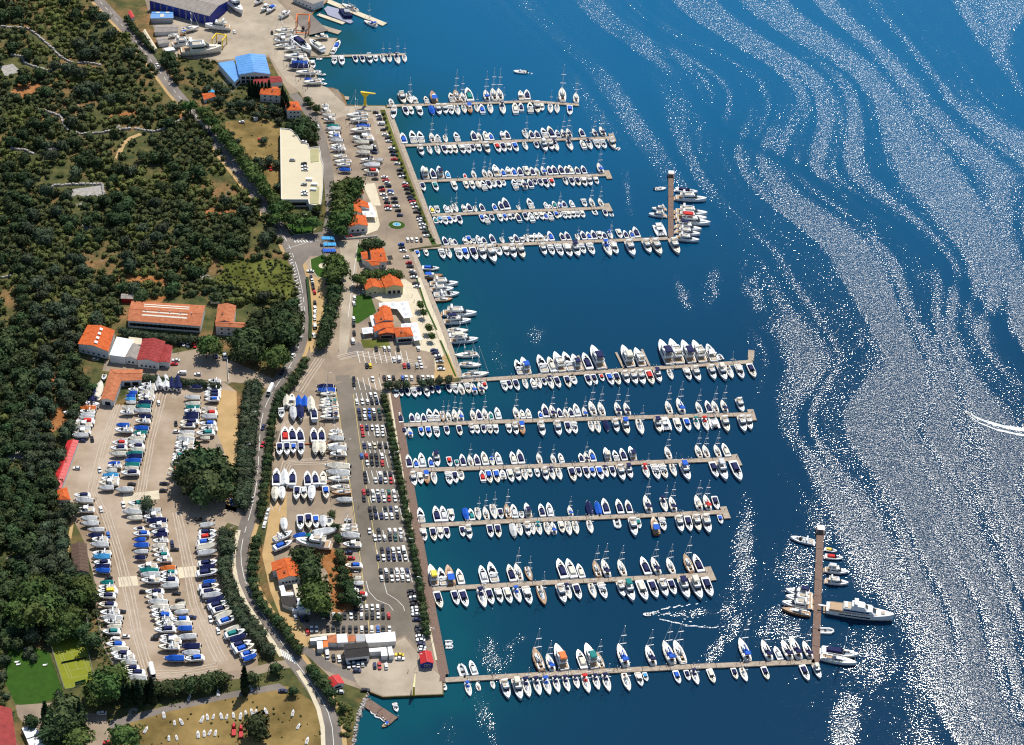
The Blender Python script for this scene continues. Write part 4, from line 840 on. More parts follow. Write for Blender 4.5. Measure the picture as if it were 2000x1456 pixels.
for i,(x,y,r) in enumerate([(664,369,5.5),(680,362,5.5),(697,362,6),(662,387,6.5),(676,392,6),(664,406,6.5),(678,410,6),(660,424,6),(672,430,5.5),(655,440,4.5),(666,452,4.5),(692,378,5)]): tree('pine_tree',x,y,r,'big dark pine, %s from the top, beside the marina restaurant' % ordn(i),'pines beside the marina restaurant')
for i,(x,y,r) in enumerate([(650,512,6),(661,517,6),(648,527,6),(660,532,6),(652,541,5.5),(664,522,4.5)]): tree('pine_tree',x,y,r,'tall pine, %s in the clump on the gate island' % ordn(i),'pines on the gate island')
row('oak_tree',[(655,553),(652,580),(646,608),(640,632),(632,660),(628,672)],4.0,7.5,'dark tree, %s from the top, along the hotel car park edge','trees along the hotel car park')
for i,(x,y) in enumerate([(715,538),(725,539),(739,537),(752,537),(765,536),(778,538),(698,546),(706,549)]): tree('pine_tree',x,y,3.6,'small round pine, %s along the row between the two shop roofs' % ordn(i),'round pines between the shops')
for x,y,l in ((738,479,'dark spreading cedar above the broad orange roof'),(727,480,'dark shrubby tree beside the cedar'),(717,479,'low dark tree at the gate lane corner')): tree('oak_tree',x,y,4.2,l)
for i,(x,y) in enumerate([(821,596),(827,610),(838,641),(844,656)]): tree('shade_tree',x,y,2.3,'small round promenade tree, %s from the shops' % ordn(i),'round promenade trees')
for i,(x,y) in enumerate([(758,752),(777,752),(793,750),(825,748),(840,747),(858,744),(876,741)]): tree('olive_tree',x,y,2.9,'small olive tree, %s from the boardwalk corner, below parked cars' % ordn(i),'olive trees at the car park end')
row('oak_tree',[(750,774),(767,860),(792,987),(820,1140),(835,1242)],2.05,9.6,'clipped promenade tree, %s from the top of the long boardwalk','trees along the long boardwalk',.8)
row('shrub',[(748,222),(770,286),(798,360),(820,413),(849,477)],1.15,9.5,'low green shrub, %s from the crane along the quay lawn','shrubs on the quay lawn',1.5)
n = row('olive_tree',[(487,752),(482,800),(478,850),(474,900),(470,950),(466,985)],3.6,9.0,'olive, %s from the top, yard side of the thick road hedge','olives in the thick road hedge')
row('olive_tree',[(500,752),(495,800),(490,850),(486,900),(483,950),(478,990)],3.6,9.0,'olive, %s from the top, road side of the thick road hedge','olives in the thick road hedge')
for i,(x,y) in enumerate([(436,1042),(446,1044),(434,1056),(445,1060),(438,1072),(449,1070)]): tree('olive_tree',x,y,3.4,'olive, %s in the clump below the yard gate' % ordn(i),'olives below the yard gate')
row('olive_tree',[(434,1098),(440,1130),(448,1160),(462,1192),(480,1218),(505,1248),(530,1275)],2.9,8.5,'olive, %s from the top, between lower yard and road bend','olives between yard and road')
row('olive_tree',[(442,1092),(449,1125),(457,1155),(472,1185),(492,1212),(518,1245)],2.4,11,'olive, %s from the top, roadside row at the lower bend','olives between yard and road')
row('oak_tree',[(596,706),(579,733),(562,757),(547,772),(538,797),(532,820),(528,850),(525,880),(521,915),(517,950),(512,985),(508,1008)],2.7,11.5,'dark tree, %s from the top, between main road and boat yard','dark trees along the boat yard')
row('oak_tree',[(501,1055),(497,1082),(493,1110),(494,1140),(505,1167),(520,1190),(540,1212),(562,1236),(572,1256),(588,1276)],2.6,13.5,'dark tree, %s from the top, beside the yellow dirt track','dark trees by the dirt track')
row('oak_tree',[(606,1304),(618,1318),(633,1338),(648,1356)],2.9,10,'dark tree, %s from the top, beside the red-roofed cabin','trees beside the red cabin')
for i,(x,y,r) in enumerate([(374,918,8.5),(396,905,9),(420,912,8.5),(437,932,7),(382,945,8),(408,945,9),(428,957,7),(396,964,7),(365,935,6)]): tree('oak_tree',x,y,r,'great dark tree, %s of the clump shading the yard' % ordn(i),'great trees in the middle of the yard')
tree('olive_tree',288,985,4.0,'lone olive tree at the head of the lower yard rows')
for i,(x,y,r) in enumerate([(408,668,6),(416,680,5),(402,682,4.5)]): tree('pine_tree',x,y,r,'bright green pine, %s in the clump by the works car park' % ordn(i),'pines by the works car park')
for i,(x,y,r) in enumerate([(470,672,6.5),(485,660,7),(500,668,6.5),(478,690,6.5),(495,690,6),(505,650,6),(520,640,6.5),(540,635,6.5),(555,625,6),(570,615,6),(525,660,6),(545,655,6),(562,645,6),(575,638,5.5),(510,622,6),(530,618,6),(550,605,6),(568,598,5),(578,625,5),(495,635,5.5),(570,660,5)]): tree('oak_tree',x,y,r,'dense dark tree, %s in the wood beside the white works wing' % ordn(i),'wood beside the works')
for i,(x,y,r) in enumerate([(530,697,5.5),(545,690,5.5),(538,708,5),(553,702,5)]): tree('pine_tree',x,y,r,'sunlit pine, %s in the clump at the works lane mouth' % ordn(i),'pines at the works lane mouth')
row('olive_tree',[(240,648),(290,656),(345,662),(395,664)],2.6,8,'hedge olive, %s from the works gable, below the terracotta hall','hedge below the terracotta hall')
row('olive_tree',[(284,738),(330,744),(380,748),(430,756)],2.4,8,'hedge olive, %s from the L-shaped roof, top of the yard','hedge at the top of the yard')
for i,(x,y) in enumerate([(487,172),(493,174),(499,174),(505,175),(512,175),(519,176),(526,174),(552,186),(557,194),(551,203),(560,204),(563,212)]): tree('cypress_tree',x,y,1.9,'slim dark cypress, %s in the row around the orange villa' % ordn(i),'cypresses around the villa')
for i,(x,y,r) in enumerate([(581,243,5),(596,240,5.5),(606,250,5),(589,256,5),(601,262,4.5),(612,268,4),(573,248,4),(566,250,3.5)]): tree('oak_tree',x,y,r,'dark garden tree, %s in the clump above the flat building' % ordn(i),'garden trees above the flat building')
for i,(x,y,r) in enumerate([(515,274,3),(504,314,3.2),(525,314,3.4),(512,322,3),(540,320,3),(463,277,2.6),(500,324,2.6),(543,365,3),(544,388,2.5),(452,262,2.4)]): tree('olive_tree',x,y,r,'small olive, %s from the top, dotted in the dry field' % ordn(i),'olives in the dry field')
for i,(x,y,r) in enumerate([(450,205,3.5),(470,203,4),(490,205,4),(510,212,3.5),(530,212,4),(545,218,3.6),(430,195,3.5),(455,220,3),(500,224,3.2),(440,178,3.5),(425,170,3.5),(405,172,3.5),(545,236,3),(385,180,3),(520,228,3)]): tree('olive_tree',x,y,r,'garden olive, %s in the orchard below the blue hall' % ordn(i),'orchard below the blue hall')
for i,(x,y,r) in enumerate([(326,108,4),(333,114,4),(322,120,4),(338,128,3.5),(342,140,3.6),(345,152,3.5),(600,195,2.6),(606,203,2.4),(618,212,3)]): tree('oak_tree',x,y,r,'dark tree, %s from the top, between road and shipyard' % ordn(i),'trees between road and shipyard')
row('oak_tree',[(248,35),(262,56),(283,80),(300,100)],2.4,7,'roadside bush tree, %s from the top beside the shipyard','bushes along the shipyard road')
for i,(x,y,r) in enumerate([(586,1084,5),(599,1088,5.6),(608,1101,5.4),(601,1113,5),(592,1097,4.4),(609,1124,4.8)]): tree('oak_tree',x,y,r,'leafy tree, %s in the clump beside the yard house' % ordn(i),'trees beside the yard house')
for i,(x,y,r) in enumerate([(612,1160,6.5),(624,1152,6),(618,1176,6.5),(606,1172,5.5),(628,1182,5)]): tree('pine_tree',x,y,r,'sunlit green pine, %s in the clump beside the shacks' % ordn(i),'pines beside the shacks')
for i,(x,y,r) in enumerate([(655,1030,2.5),(660,1052,2.6),(663,1082,2.8),(668,1096,2.8),(670,1115,3),(672,1132,3.6),(678,1146,3.6),(684,1160,3.6),(692,1172,3.8),(668,1168,3),(660,1206,2.6),(634,1200,2.4),(648,1005,2.5)]): tree('oak_tree',x,y,r,'dark tree, %s from the top, beside the red soil plot' % ordn(i),'trees beside the red soil plot')
row('cypress_tree',[(243,1358),(265,1354),(300,1349)],2.4,9,'thick cypress, %s from the tennis court along the yard end','cypresses at the yard end')
row('oak_tree',[(250,1349),(290,1343),(330,1346),(360,1337),(390,1336),(420,1328),(444,1324)],3.6,9,'dark hedge tree, %s from the tennis court along the yard end','trees along the yard end',1.5)
for i,(x,y,r) in enumerate([(205,1325,6.5),(222,1320,6.5),(195,1345,6),(215,1342,6.5),(232,1330,5),(180,1350,5),(186,1362,5)]): tree('pine_tree',x,y,r,'tall pine, %s in the clump below the tennis court' % ordn(i),'pines below the tennis court')
for x,y,r,l in ((179,1252,5,'round dark tree touching the tennis court corner'),(90,1397,2.5,'slim cypress standing on the resort terrace'),(157,1395,2.6,'slim cypress beside the great resort tree'),(478,1330,2.8,'cypress at the lower yard gate'),(244,1440,6.5,'sunlit pine at the corner of the bottom field'),(152,1448,7,'sunlit pine cut by the bottom frame edge'),(502,1420,6.5,'round dark tree alone in the bottom field'),(572,1350,2.6,'small tree at the bottom road junction'),(650,1372,2.2,'shrubby tree above the boat ramp'),(670,1385,2,'low bush on the shore bank'),(494,1325,3.6,'dark tree beside the lower yard gate'),(538,1306,3.2,'low dark tree on the junction island'),(62,1410,3.8,'dark tree beside the white sunshades')):
    tree('cypress_tree' if 'cypress' in l else 'pine_tree' if 'pine' in l else 'oak_tree',x,y,r,l)
for i,(x,y,r) in enumerate([(110,1402,7),(125,1392,7.5),(138,1405,7),(118,1418,7),(135,1422,7),(100,1432,6),(118,1436,6)]): tree('oak_tree',x,y,r,'great dark resort tree, %s in the terrace clump' % ordn(i),'great trees on the resort terrace')
for i,(x,y,r) in enumerate([(60,1155,7.5),(72,1140,6),(45,1170,6),(85,1185,7.5),(68,1200,7.5),(48,1205,6.5),(95,1205,6),(30,1190,5.5),(135,1215,5.5),(145,1200,5),(128,1230,4.5),(155,1140,5.5),(168,1150,5.5),(160,1165,4.5)]): tree('pine_tree',x,y,r,'wood pine, %s counted down, above the lawn and tennis court' % ordn(i),'pines above the lawn')
for i,(x,y,r) in enumerate([(58,1272,3),(66,1285,3),(50,1280,2.4),(115,1358,3),(122,1368,2.6),(8,1290,4),(5,1320,3.4),(18,1398,3),(12,1360,2.4)]): tree('shrub',x,y,r*.8,'dark garden shrub, %s counted down, edging the mown lawn' % ordn(i),'shrubs edging the lawn')

# hillside scrub: single trees the photo lets one pick out, the rest as one mass
ROADL = [(x-((9 if y < 480 else 12)+ (3 if y > 900 else 0)), y) for x,y in ROAD if y < 640]
SCRUB = [(-60,-90)]+[(x,y) for x,y in ROADL if y < 600]+[(560,600),(500,590),(440,600),(430,580),(400,586),(258,580),(235,590),(228,640),(170,630),(150,670),(143,720),(170,735),(188,760),(150,795),(135,850),(130,862),(96,950),(108,985),(136,990),(142,1015),(135,1065),(138,1115),(180,1130),(186,1200),(172,1240),(96,1248),(60,1262),(14,1264),(-60,1300)]
CLEAR = [[(420,500),(470,507),(560,510),(585,560),(560,580),(430,560),(400,545)],[(22,178),(48,158),(78,166),(66,188),(40,198)],[(128,370),(202,360),(206,386),(150,382)],[(96,278),(90,300),(120,302),(118,284)],[(268,258),(250,268),(238,282),(226,312),(234,312),(246,286),(258,272),(276,264)],[(112,160),(168,172),(210,184),(150,162)],[(216,225),(268,216),(260,230)],[(250,537),(348,547),(345,558),(252,553)],[(382,410),(458,412),(455,420)],[(98,800),(132,792),(138,828),(104,840)],[(0,884),(50,880),(54,894),(20,900)],[(152,430),(174,434),(188,458),(172,452)],[(127,1010),(147,1010),(140,1060),(128,1120),(118,1120)]]
def dens(x, y):
    return .55+.5*math.sin(x*.021+1.3*math.sin(y*.013))*math.sin(y*.027+1.1*math.sin(x*.017)+.6)
spots = []; cell = {}
def try_spot(x, y, rpx):
    for i in range(int(x//30)-1, int(x//30)+2):
        for j in range(int(y//30)-1, int(y//30)+2):
            for a,b,c in cell.get((i,j),()):
                if (a-x)**2+((b-y)*1.4)**2 < (.62*(c+rpx))**2: return False
    cell.setdefault((int(x//30),int(y//30)),[]).append((x,y,rpx)); return True
LANDM = ['level with the grey hangar roof','level with the round-topped workshop','level with the long dry yacht','level with the blue hall','level with the orange villa','level with the road shade','level with the dry field','level with the stone hut','level with the hedge middle','level with the ruined enclosure','level with the junction corner','level with the meadow top','level with the meadow','level with the dirt track','level with the terracotta hall','level with the bright works roof','level with the L-shaped roof','level with the upper boat rows','level with the red metal shed','level with the small orange shed','level with the brown shed','level with the upper pines','level with the lower pines','level with the lawn']
rx = random.Random(5); tries = 0; cand = []
while len(cand) < 1250 and tries < 60000:
    tries += 1; x = rx.uniform(-30,600); y = rx.uniform(-40,1260)
    if not inside(x,y,SCRUB) or any(inside(x,y,c) for c in CLEAR) or dens(x,y) < rx.random()*.95 or any(abs(a-x)+abs(b-y) < 8 for a,b in WALL_PX): continue
    big = rx.random(); r = 2.2+2.6*big*big+ (1.0 if y > 600 else .3)
    if try_spot(x,y,r*(2.6+y/1000)): cand.append((x,y,r))
cand.sort(key=lambda t: -t[2]*(1+t[1]/2200.))
sing = sorted(cand[:400], key=lambda t: t[1]); rest = cand[400:]
cnt = {}
for x,y,r in sorted(sing, key=lambda t: -t[0]):
    olive = dens(y*.7+50, x*.9) > .55
    b = min(23,int((y+45)/54)); k = (b,olive); i = cnt.get(k,0); cnt[k] = i+1
    tree('olive_tree' if olive and NTREE.get('olive_tree',0) < 305 else 'scrub_oak', x, y, r, ('grey-green olive' if olive else 'dark scrub oak')+', %s from the road, %s' % (ordn(i), LANDM[b]), 'trees in the hillside scrub')
def mass(name, pts, label_kind='stuff', mt_=None):
    """many bushes joined into one mesh with numpy"""
    base = [crown_mesh('t',1.0,.7,.5,44,900+i,size=.27) for i in range(4)]
    Vb = []; Fb = []
    for b_ in base:
        v = np.empty(len(b_.vertices)*3); b_.vertices.foreach_get('co', v); Vb.append(v.reshape(-1,3)); Fb.append([tuple(p.vertices) for p in b_.polygons]); bpy.data.meshes.remove(b_)
    V = []; Fs = []; off = 0
    for x,y,r in pts:
        k = rx.randrange(4); a = rx.random()*6.28; p = at(x,y); R_ = np.array([[cos(a),-sin(a),0],[sin(a),cos(a),0],[0,0,1]])*r
        v = Vb[k]@R_.T; v[:,2] *= rx.uniform(.8,1.25); V.append(v+np.array([p.x,p.y,0])); Fs += [tuple(i+off for i in f) for f in Fb[k]]; off += len(v)
    me = bpy.data.meshes.new(name); me.from_pydata(np.concatenate(V).tolist(), [], Fs); me.update()
    return tag(link(name, me, None, mt_ or LEAF_SCRUB), 'dense low evergreen scrub covering the hillside', None, None, 'stuff')
low = []
while len(low) < 3900:
    x = rx.uniform(-40,600); y = rx.uniform(-50,1262)
    if inside(x,y,SCRUB) and not any(inside(x,y,c) for c in CLEAR) and dens(x,y) > rx.random()*.8 and not any(abs(a-x)+abs(b-y) < 5 for a,b in WALL_PX): low.append((x,y,rx.uniform(.7,2.1)))
for k in range(260):
    x = rx.uniform(425,585); y = rx.uniform(505,578)
    if inside(x,y,CLEAR[0]): low.append((x,y,rx.uniform(.5,1.1)))
mass('hillside_undergrowth', low+[(x,y,r) for x,y,r in rest])
mid = []
for poly,n_,r0,r1 in (([(330,105),(350,112),(425,120),(430,165),(470,165),(490,180),(400,195),(365,175)],130,.6,1.6),([(395,195),(500,190),(555,230),(545,240),(440,236),(415,232)],110,.6,1.5),([(440,240),(520,234),(547,252),(547,392),(520,368)],34,.25,.6),([(255,1395),(480,1355),(610,1375),(640,1450),(255,1456)],55,.25,.6),([(655,1370),(690,1380),(690,1440),(665,1440)],60,.5,1.2),([(0,1130),(60,1200),(130,1250),(10,1262)],110,.6,1.6),([(0,1268),(14,1268),(8,1380),(0,1380)],30,.6,1.5),([(183,1130),(198,1200),(222,1302),(190,1290),(172,1240)],70,.5,1.2),([(430,1040),(455,1080),(445,1092),(430,1085)],20,.5,1.2),([(590,1065),(670,1100),(660,1200),(600,1200)],60,.4,1.1)):
    xs = [p[0] for p in poly]; ys = [p[1] for p in poly]; k = 0
    while k < n_:
        x = rx.uniform(min(xs),max(xs)); y = rx.uniform(min(ys),max(ys))
        if inside(x,y,poly): mid.append((x,y,rx.uniform(r0,r1))); k += 1
o = mass('verge_undergrowth', mid); o['label'] = 'low weeds and bushes on banks, verges and dry fields'
# ------------------------------------------------------------------ boats: unit meshes built at 10 m, bow to +x, waterline z = 0
def hull(L, B, fb0, fb1, draft, full=.75, stern=.86, name='hull'):
    S = [0,.08,.25,.45,.62,.76,.87,.95,1.0]
    if full > .7: W = [stern,.95,1,1,.95,.80,.56,.29,.03]
    else: W = [stern,.82,.96,1,.93,.75,.50,.25,.02]
    mb = MB(); vs = []; n = 6
    for s,w_ in zip(S,W):
        x = (s-.5)*L; b = B/2*w_; z = fb0+(fb1-fb0)*s*s; k = 1-max(0,s-.6)*1.2
        vs += [(x,b,z),(x+.0*L,b*.93,z*.35),(x-.02*L*s,b*.6*k,-draft*.6),(x-.03*L*s,0,-draft*k),(x-.02*L*s,-b*.6*k,-draft*.6),(x,-b*.93,z*.35),(x,-b,z)]
    q = 7; fs = []
    for i in range(len(S)-1):
        for j in range(6): fs.append((i*q+j,i*q+j+1,(i+1)*q+j+1,(i+1)*q+j))
        fs.append((i*q+6,i*q,(i+1)*q,(i+1)*q+6))
    fs.append(tuple(range(q))[::-1])
    mb.add(vs,fs); return mb
def outline(L, B, s0, s1, k, stern=.86, full=.75, inset=0.0):
    S = [0,.08,.25,.45,.62,.76,.87,.95,1.0]; W = [stern,.95,1,1,.95,.80,.56,.29,.03] if full > .7 else [stern,.82,.96,1,.93,.75,.50,.25,.02]
    xs = [s0]+[s for s in S if s0 < s < s1]+[s1]; R = [((s-.5)*L, -max(.02,np.interp(s,S,W)*B/2*k-inset)) for s in xs]
    return R+[(x,-y) for x,y in R[::-1]]
def deck_z(s, f0, f1): return f0+(f1-f0)*s*s
def shell(a, b, z0, z1): mb = MB(); mb.taper(ccw(a), ccw(b), z0, z1); return mb
def rnd(x0,x1,w0,w1,z0,z1,inx=.5,iny=.12):
    """superstructure block with sloping sides: x0 aft, x1 forward"""
    a = [(x0,-w0/2),(x1-.9,-w0/2),(x1,-w1/2),(x1,w1/2),(x1-.9,w0/2),(x0,w0/2)]
    b = [(x0+inx*.3,-w0/2+iny),(x1-.9-inx,-w0/2+iny),(x1-inx*1.5,-w1/2+iny),(x1-inx*1.5,w1/2-iny),(x1-.9-inx,w0/2-iny),(x0+inx*.3,w0/2-iny)]
    mb = MB(); mb.taper(a,b,z0,z1); return mb
PM = {}
def P_(key, name, mb, mt, sub=None, smooth=False):
    PM.setdefault(key, []).append((name, mb.mesh(name, smooth), mt, sub))
f0, f1 = .95, 1.45
# sport cruiser, plain / covered aft
for key in ('cruiser','cruiser_covered','cruiser_light'):
    P_(key,'hull',hull(10,3.3,f0,f1,.55),WHITE)
    P_(key,'swim_platform',MB().box(-5.5,-4.95,-1.25,1.25,.28,.42),WHITE)
    P_(key,'foredeck_cabin',shell(outline(10,3.3,.50,.90,.74,inset=.1),outline(10,3.3,.53,.84,.58,inset=.2),1.12,1.62),WHITE,'h')
    P_(key,'deck_hatch',MB().box(2.0,2.6,-.3,.3,1.60,1.66),GLASS)
    mb = MB(); a = [(0.9,-1.25),(1.35,-.8),(1.5,0),(1.35,.8),(.9,1.25)]; 
    mb.add([(x-1.0*(i not in(0,4)),y,1.25) for i,(x,y) in enumerate(a)]+[(x-.25-.75*(abs(y)>1),y*.86,1.98) for x,y in a]+[(x+.12,y,1.25) for x,y in a],[(i+10,i+11,i+6,i+5) for i in range(4)]+[(i+1,i,i+5,i+6) for i in range(4)])
    P_(key,'windscreen',mb,GLASS)
    P_(key,'side_coaming',MB().box(-4.7,.6,-1.58,-1.30,1.0,1.32).box(-4.7,.6,1.30,1.58,1.0,1.32).box(-4.9,-4.6,-1.4,1.4,.95,1.32),WHITE)
    if key == 'cruiser_covered':
        P_(key,'cockpit_cover',shell([(-3.7,-1.2),(.6,-1.15),(.6,1.15),(-3.7,1.2)],[(-3.2,-.8),(.2,-.9),(.2,.9),(-3.2,.8)],1.15,2.1),NAVY)
        P_(key,'aft_seat',MB().box(-4.85,-3.8,-1.2,1.2,1.1,1.4),WHITE)
    else:
        P_(key,'cockpit_floor',MB().box(-4.6,.55,-1.28,1.28,1.06,1.12),GREYC if key=='cruiser' else BEIGE)
        P_(key,'sun_bed',MB().box(-4.5,-3.1,-1.0,1.0,1.12,1.42),BEIGE)
        P_(key,'helm_seat',MB().box(-.9,-.35,.1,1.0,1.12,1.9),WHITE)
        P_(key,'radar_arch',MB().box(-2.1,-1.7,-1.5,-1.32,1.3,2.5).box(-2.1,-1.7,1.32,1.5,1.3,2.5).box(-2.2,-1.6,-1.5,1.5,2.5,2.66),WHITE)
        if key == 'cruiser_light': P_(key,'hard_top',MB().taper([(-1.9,-1.25),(.6,-1.1),(.6,1.1),(-1.9,1.25)],[(-1.7,-1.1),(.4,-.95),(.4,.95),(-1.7,1.1)],2.5,2.68),WHITE)
# flybridge yacht
for key in ('fly','fly_bimini'):
    P_(key,'hull',hull(10,3.2,1.15,1.65,.6),WHITE)
    P_(key,'swim_platform',MB().box(-5.6,-4.95,-1.3,1.3,.3,.42),TEAK)
    P_(key,'saloon',rnd(-2.9,2.0,2.6,1.5,1.2,2.55,.75,.14),WHITE)
    P_(key,'windscreen',MB().add([(1.95,-.75,1.72),(1.95,.75,1.72),(1.05,-1.0,2.45),(1.05,1.0,2.45),(1.0,-1.27,1.72),(1.0,1.27,1.72),(.35,-1.12,2.45),(.35,1.12,2.45)],[(0,1,3,2),(4,0,2,6),(1,5,7,3)]),GLASS)
    P_(key,'side_window',MB().box(-2.4,.7,-1.34,-1.24,1.75,2.2),GLASS); P_(key,'side_window',MB().box(-2.4,.7,1.24,1.34,1.75,2.2),GLASS)
    P_(key,'foredeck_cabin',shell(outline(10,3.2,.60,.9,.7,inset=.15),outline(10,3.2,.63,.85,.5,inset=.2),1.35,1.78),WHITE)
    P_(key,'cockpit_floor',MB().box(-4.75,-2.9,-1.3,1.3,1.1,1.22),TEAK)
    P_(key,'flybridge',MB().box(-3.7,.6,-1.2,1.2,2.55,2.68).box(-3.7,.3,-1.22,-1.08,2.68,3.05).box(-3.7,.3,1.08,1.22,2.68,3.05).box(.2,.7,-1.05,1.05,2.68,3.12),WHITE)
    P_(key,'flybridge_seat',MB().box(-2.2,-.2,-.95,.3,2.68,2.98).box(-3.4,-2.5,-.9,.9,2.68,2.9),BEIGE)
    P_(key,'radar_arch',MB().box(-2.7,-2.3,-1.15,-1.0,3.0,3.9).box(-2.7,-2.3,1.0,1.15,3.0,3.9).box(-2.8,-2.2,-1.15,1.15,3.9,4.05),WHITE)
    if key == 'fly_bimini': P_(key,'bimini',shell([(-3.5,-1.1),(-.4,-1.1),(-.4,1.1),(-3.5,1.1)],[(-3.2,-.9),(-.7,-.9),(-.7,.9),(-3.2,.9)],4.15,4.45),NAVY)
# sailing yacht
for key in ('sail','sail_covered'):
    P_(key,'hull',hull(10,3.2,.95,1.25,.6,.6,.66),WHITE)
    P_(key,'deck',MB().prism(outline(10,3.2,.0,.985,.93,.66,.6),1.12,1.20) if False else shell(outline(10,3.2,.02,.97,.92,.66,.6),outline(10,3.2,.03,.96,.90,.66,.6),1.02,1.26),CREAM)
    P_(key,'coachroof',rnd(-1.6,2.3,1.75,.8,1.25,1.68,.5,.2),WHITE)
    P_(key,'coachroof_window',MB().box(-1.2,1.2,-.90,-.80,1.35,1.55),GLASS); P_(key,'coachroof_window',MB().box(-1.2,1.2,.80,.90,1.35,1.55),GLASS)
    P_(key,'cockpit_well',MB().box(-4.4,-1.7,-.62,.62,1.25,1.29),TEAK)
    P_(key,'cockpit_bench',MB().box(-4.4,-1.7,-1.05,-.66,1.25,1.50),WHITE); P_(key,'cockpit_bench',MB().box(-4.4,-1.7,.66,1.05,1.25,1.50),WHITE)
    P_(key,'steering_wheel',MB().box(-3.7,-3.6,-.5,.5,1.3,2.0),BLACK)
    P_(key,'mast',MB().tube((.9,0,1.3),(.8,0,13.8),.095,.06,6).box(.7,.95,-.1,.1,13.8,13.9),ALU)
    P_(key,'spreader',MB().box(.70,.92,-1.2,1.2,5.6,5.7),WHITE)
    P_(key,'spreader',MB().box(.70,.92,-.9,.9,9.4,9.5),WHITE)
    P_(key,'boom',MB().tube((.7,0,2.5),(-3.3,0,2.6),.1,.09,6),ALU)
    P_(key,'sail_cover',MB().taper([(-3.2,-.18),(.6,-.2),(.6,.2),(-3.2,.18)],[(-3.2,-.06),(.6,-.1),(.6,.1),(-3.2,.06)],2.6,2.95),CREAMT if key=='sail' else NAVY)
    P_(key,'rigging_wire',MB().bar((4.85,0,1.3),(.85,0,13.7),.025).bar((-4.9,0,1.2),(.75,0,13.7),.02).bar((.7,-1.5,1.2),(.8,-1.15,5.6),.02).bar((.7,1.5,1.2),(.8,1.15,5.6),.02),ALU)
    P_(key,'furled_headsail',MB().tube((4.6,0,1.7),(1.25,0,12.5),.07,.035,5),WHITE)
    if key == 'sail_covered':
        P_(key,'spray_hood',shell([(-1.7,-.95),(-.5,-.8),(-.5,.8),(-1.7,.95)],[(-1.7,-.8),(-1.0,-.6),(-1.0,.6),(-1.7,.8)],1.5,2.35),NAVY)
        P_(key,'bimini',shell([(-4.3,-1.1),(-2.5,-1.1),(-2.5,1.1),(-4.3,1.1)],[(-4.1,-.9),(-2.7,-.9),(-2.7,.9),(-4.1,.9)],2.95,3.2),NAVY)
    else: P_(key,'spray_hood',shell([(-1.7,-.95),(-.5,-.8),(-.5,.8),(-1.7,.95)],[(-1.7,-.8),(-1.0,-.6),(-1.0,.6),(-1.7,.8)],1.5,2.2),GREYC)
# boat under a full tarpaulin
key = 'covered'
P_(key,'hull',hull(10,3.4,.9,1.35,.6,.6,.78),WHITE)
mb = MB(); c = outline(10,3.4,.03,.95,1.0,.78,.6); n = len(c)//2
vs = [(x,y,1.1+.3*max(0,x/10)) for x,y in c]+[(c[i][0]*.97,0,1.95+.25*math.sin(i*2.1)+(.35 if 1<i<n-2 else -.2)) for i in range(n)]
fs = []
for i in range(n-1): fs += [(i,i+1,2*n+i+1,2*n+i),(2*n-1-i,2*n+i,2*n+i+1,2*n-2-i)]
mb.add(vs,fs+[(0,2*n,2*n-1)]); mb.add([(x,y,.55) for x,y in c]+[(x*1.005,y*1.005,1.1+.3*max(0,x/10)) for x,y in c],[(i,(i+1)%(2*n),2*n+(i+1)%(2*n),2*n+i) for i in range(2*n)])
P_(key,'tarpaulin',mb,GREYT)
P_(key,'lashing',MB().bar((-2.5,-1.62,.6),(-2.5,0,2.32),.05).bar((-2.5,1.62,.6),(-2.5,0,2.32),.05).bar((.5,-1.62,.6),(.5,0,2.4),.05).bar((.5,1.62,.6),(.5,0,2.4),.05),BLACK)
P_(key,'outboard_motor',MB().box(-5.6,-5.05,-.3,.3,.2,1.5),BLACK)
# small open motorboat and inflatable dinghy
key = 'open'
P_(key,'hull',hull(10,3.8,1.0,1.5,.6),WHITE)
P_(key,'cockpit_floor',shell(outline(10,3.8,.06,.62,.78),outline(10,3.8,.07,.61,.76),1.1,1.22),GREYC)
P_(key,'console',MB().box(-.6,.6,-.7,.7,1.2,2.3),WHITE); P_(key,'windscreen',MB().taper([(.6,-.8),(.8,-.8),(.8,.8),(.6,.8)],[(.3,-.7),(.4,-.7),(.4,.7),(.3,.7)],2.0,2.7),GLASS)
P_(key,'seat',MB().box(-3.9,-3.0,-1.2,1.2,1.2,1.7),BEIGE); P_(key,'outboard_motor',MB().box(-6.1,-5.05,-.4,.4,.2,2.1),BLACK)
key = 'dinghy'
mb = MB()
for s_ in (-1,1): mb.tube((-4.8,s_*1.75,.5),(2.0,s_*1.75,.6),.75,.75,8); mb.tube((2.0,s_*1.75,.6),(4.4,s_*.35,1.0),.75,.6,8)
P_(key,'inflated_tube',mb,WHITE); P_(key,'floor',MB().box(-4.4,2.6,-1.2,1.2,.1,.25),GREYC); P_(key,'bench',MB().box(-1.6,-.6,-1.3,1.3,.6,1.0),BLACK); P_(key,'outboard_motor',MB().box(-6.0,-4.8,-.4,.4,.2,1.9),BLACK)
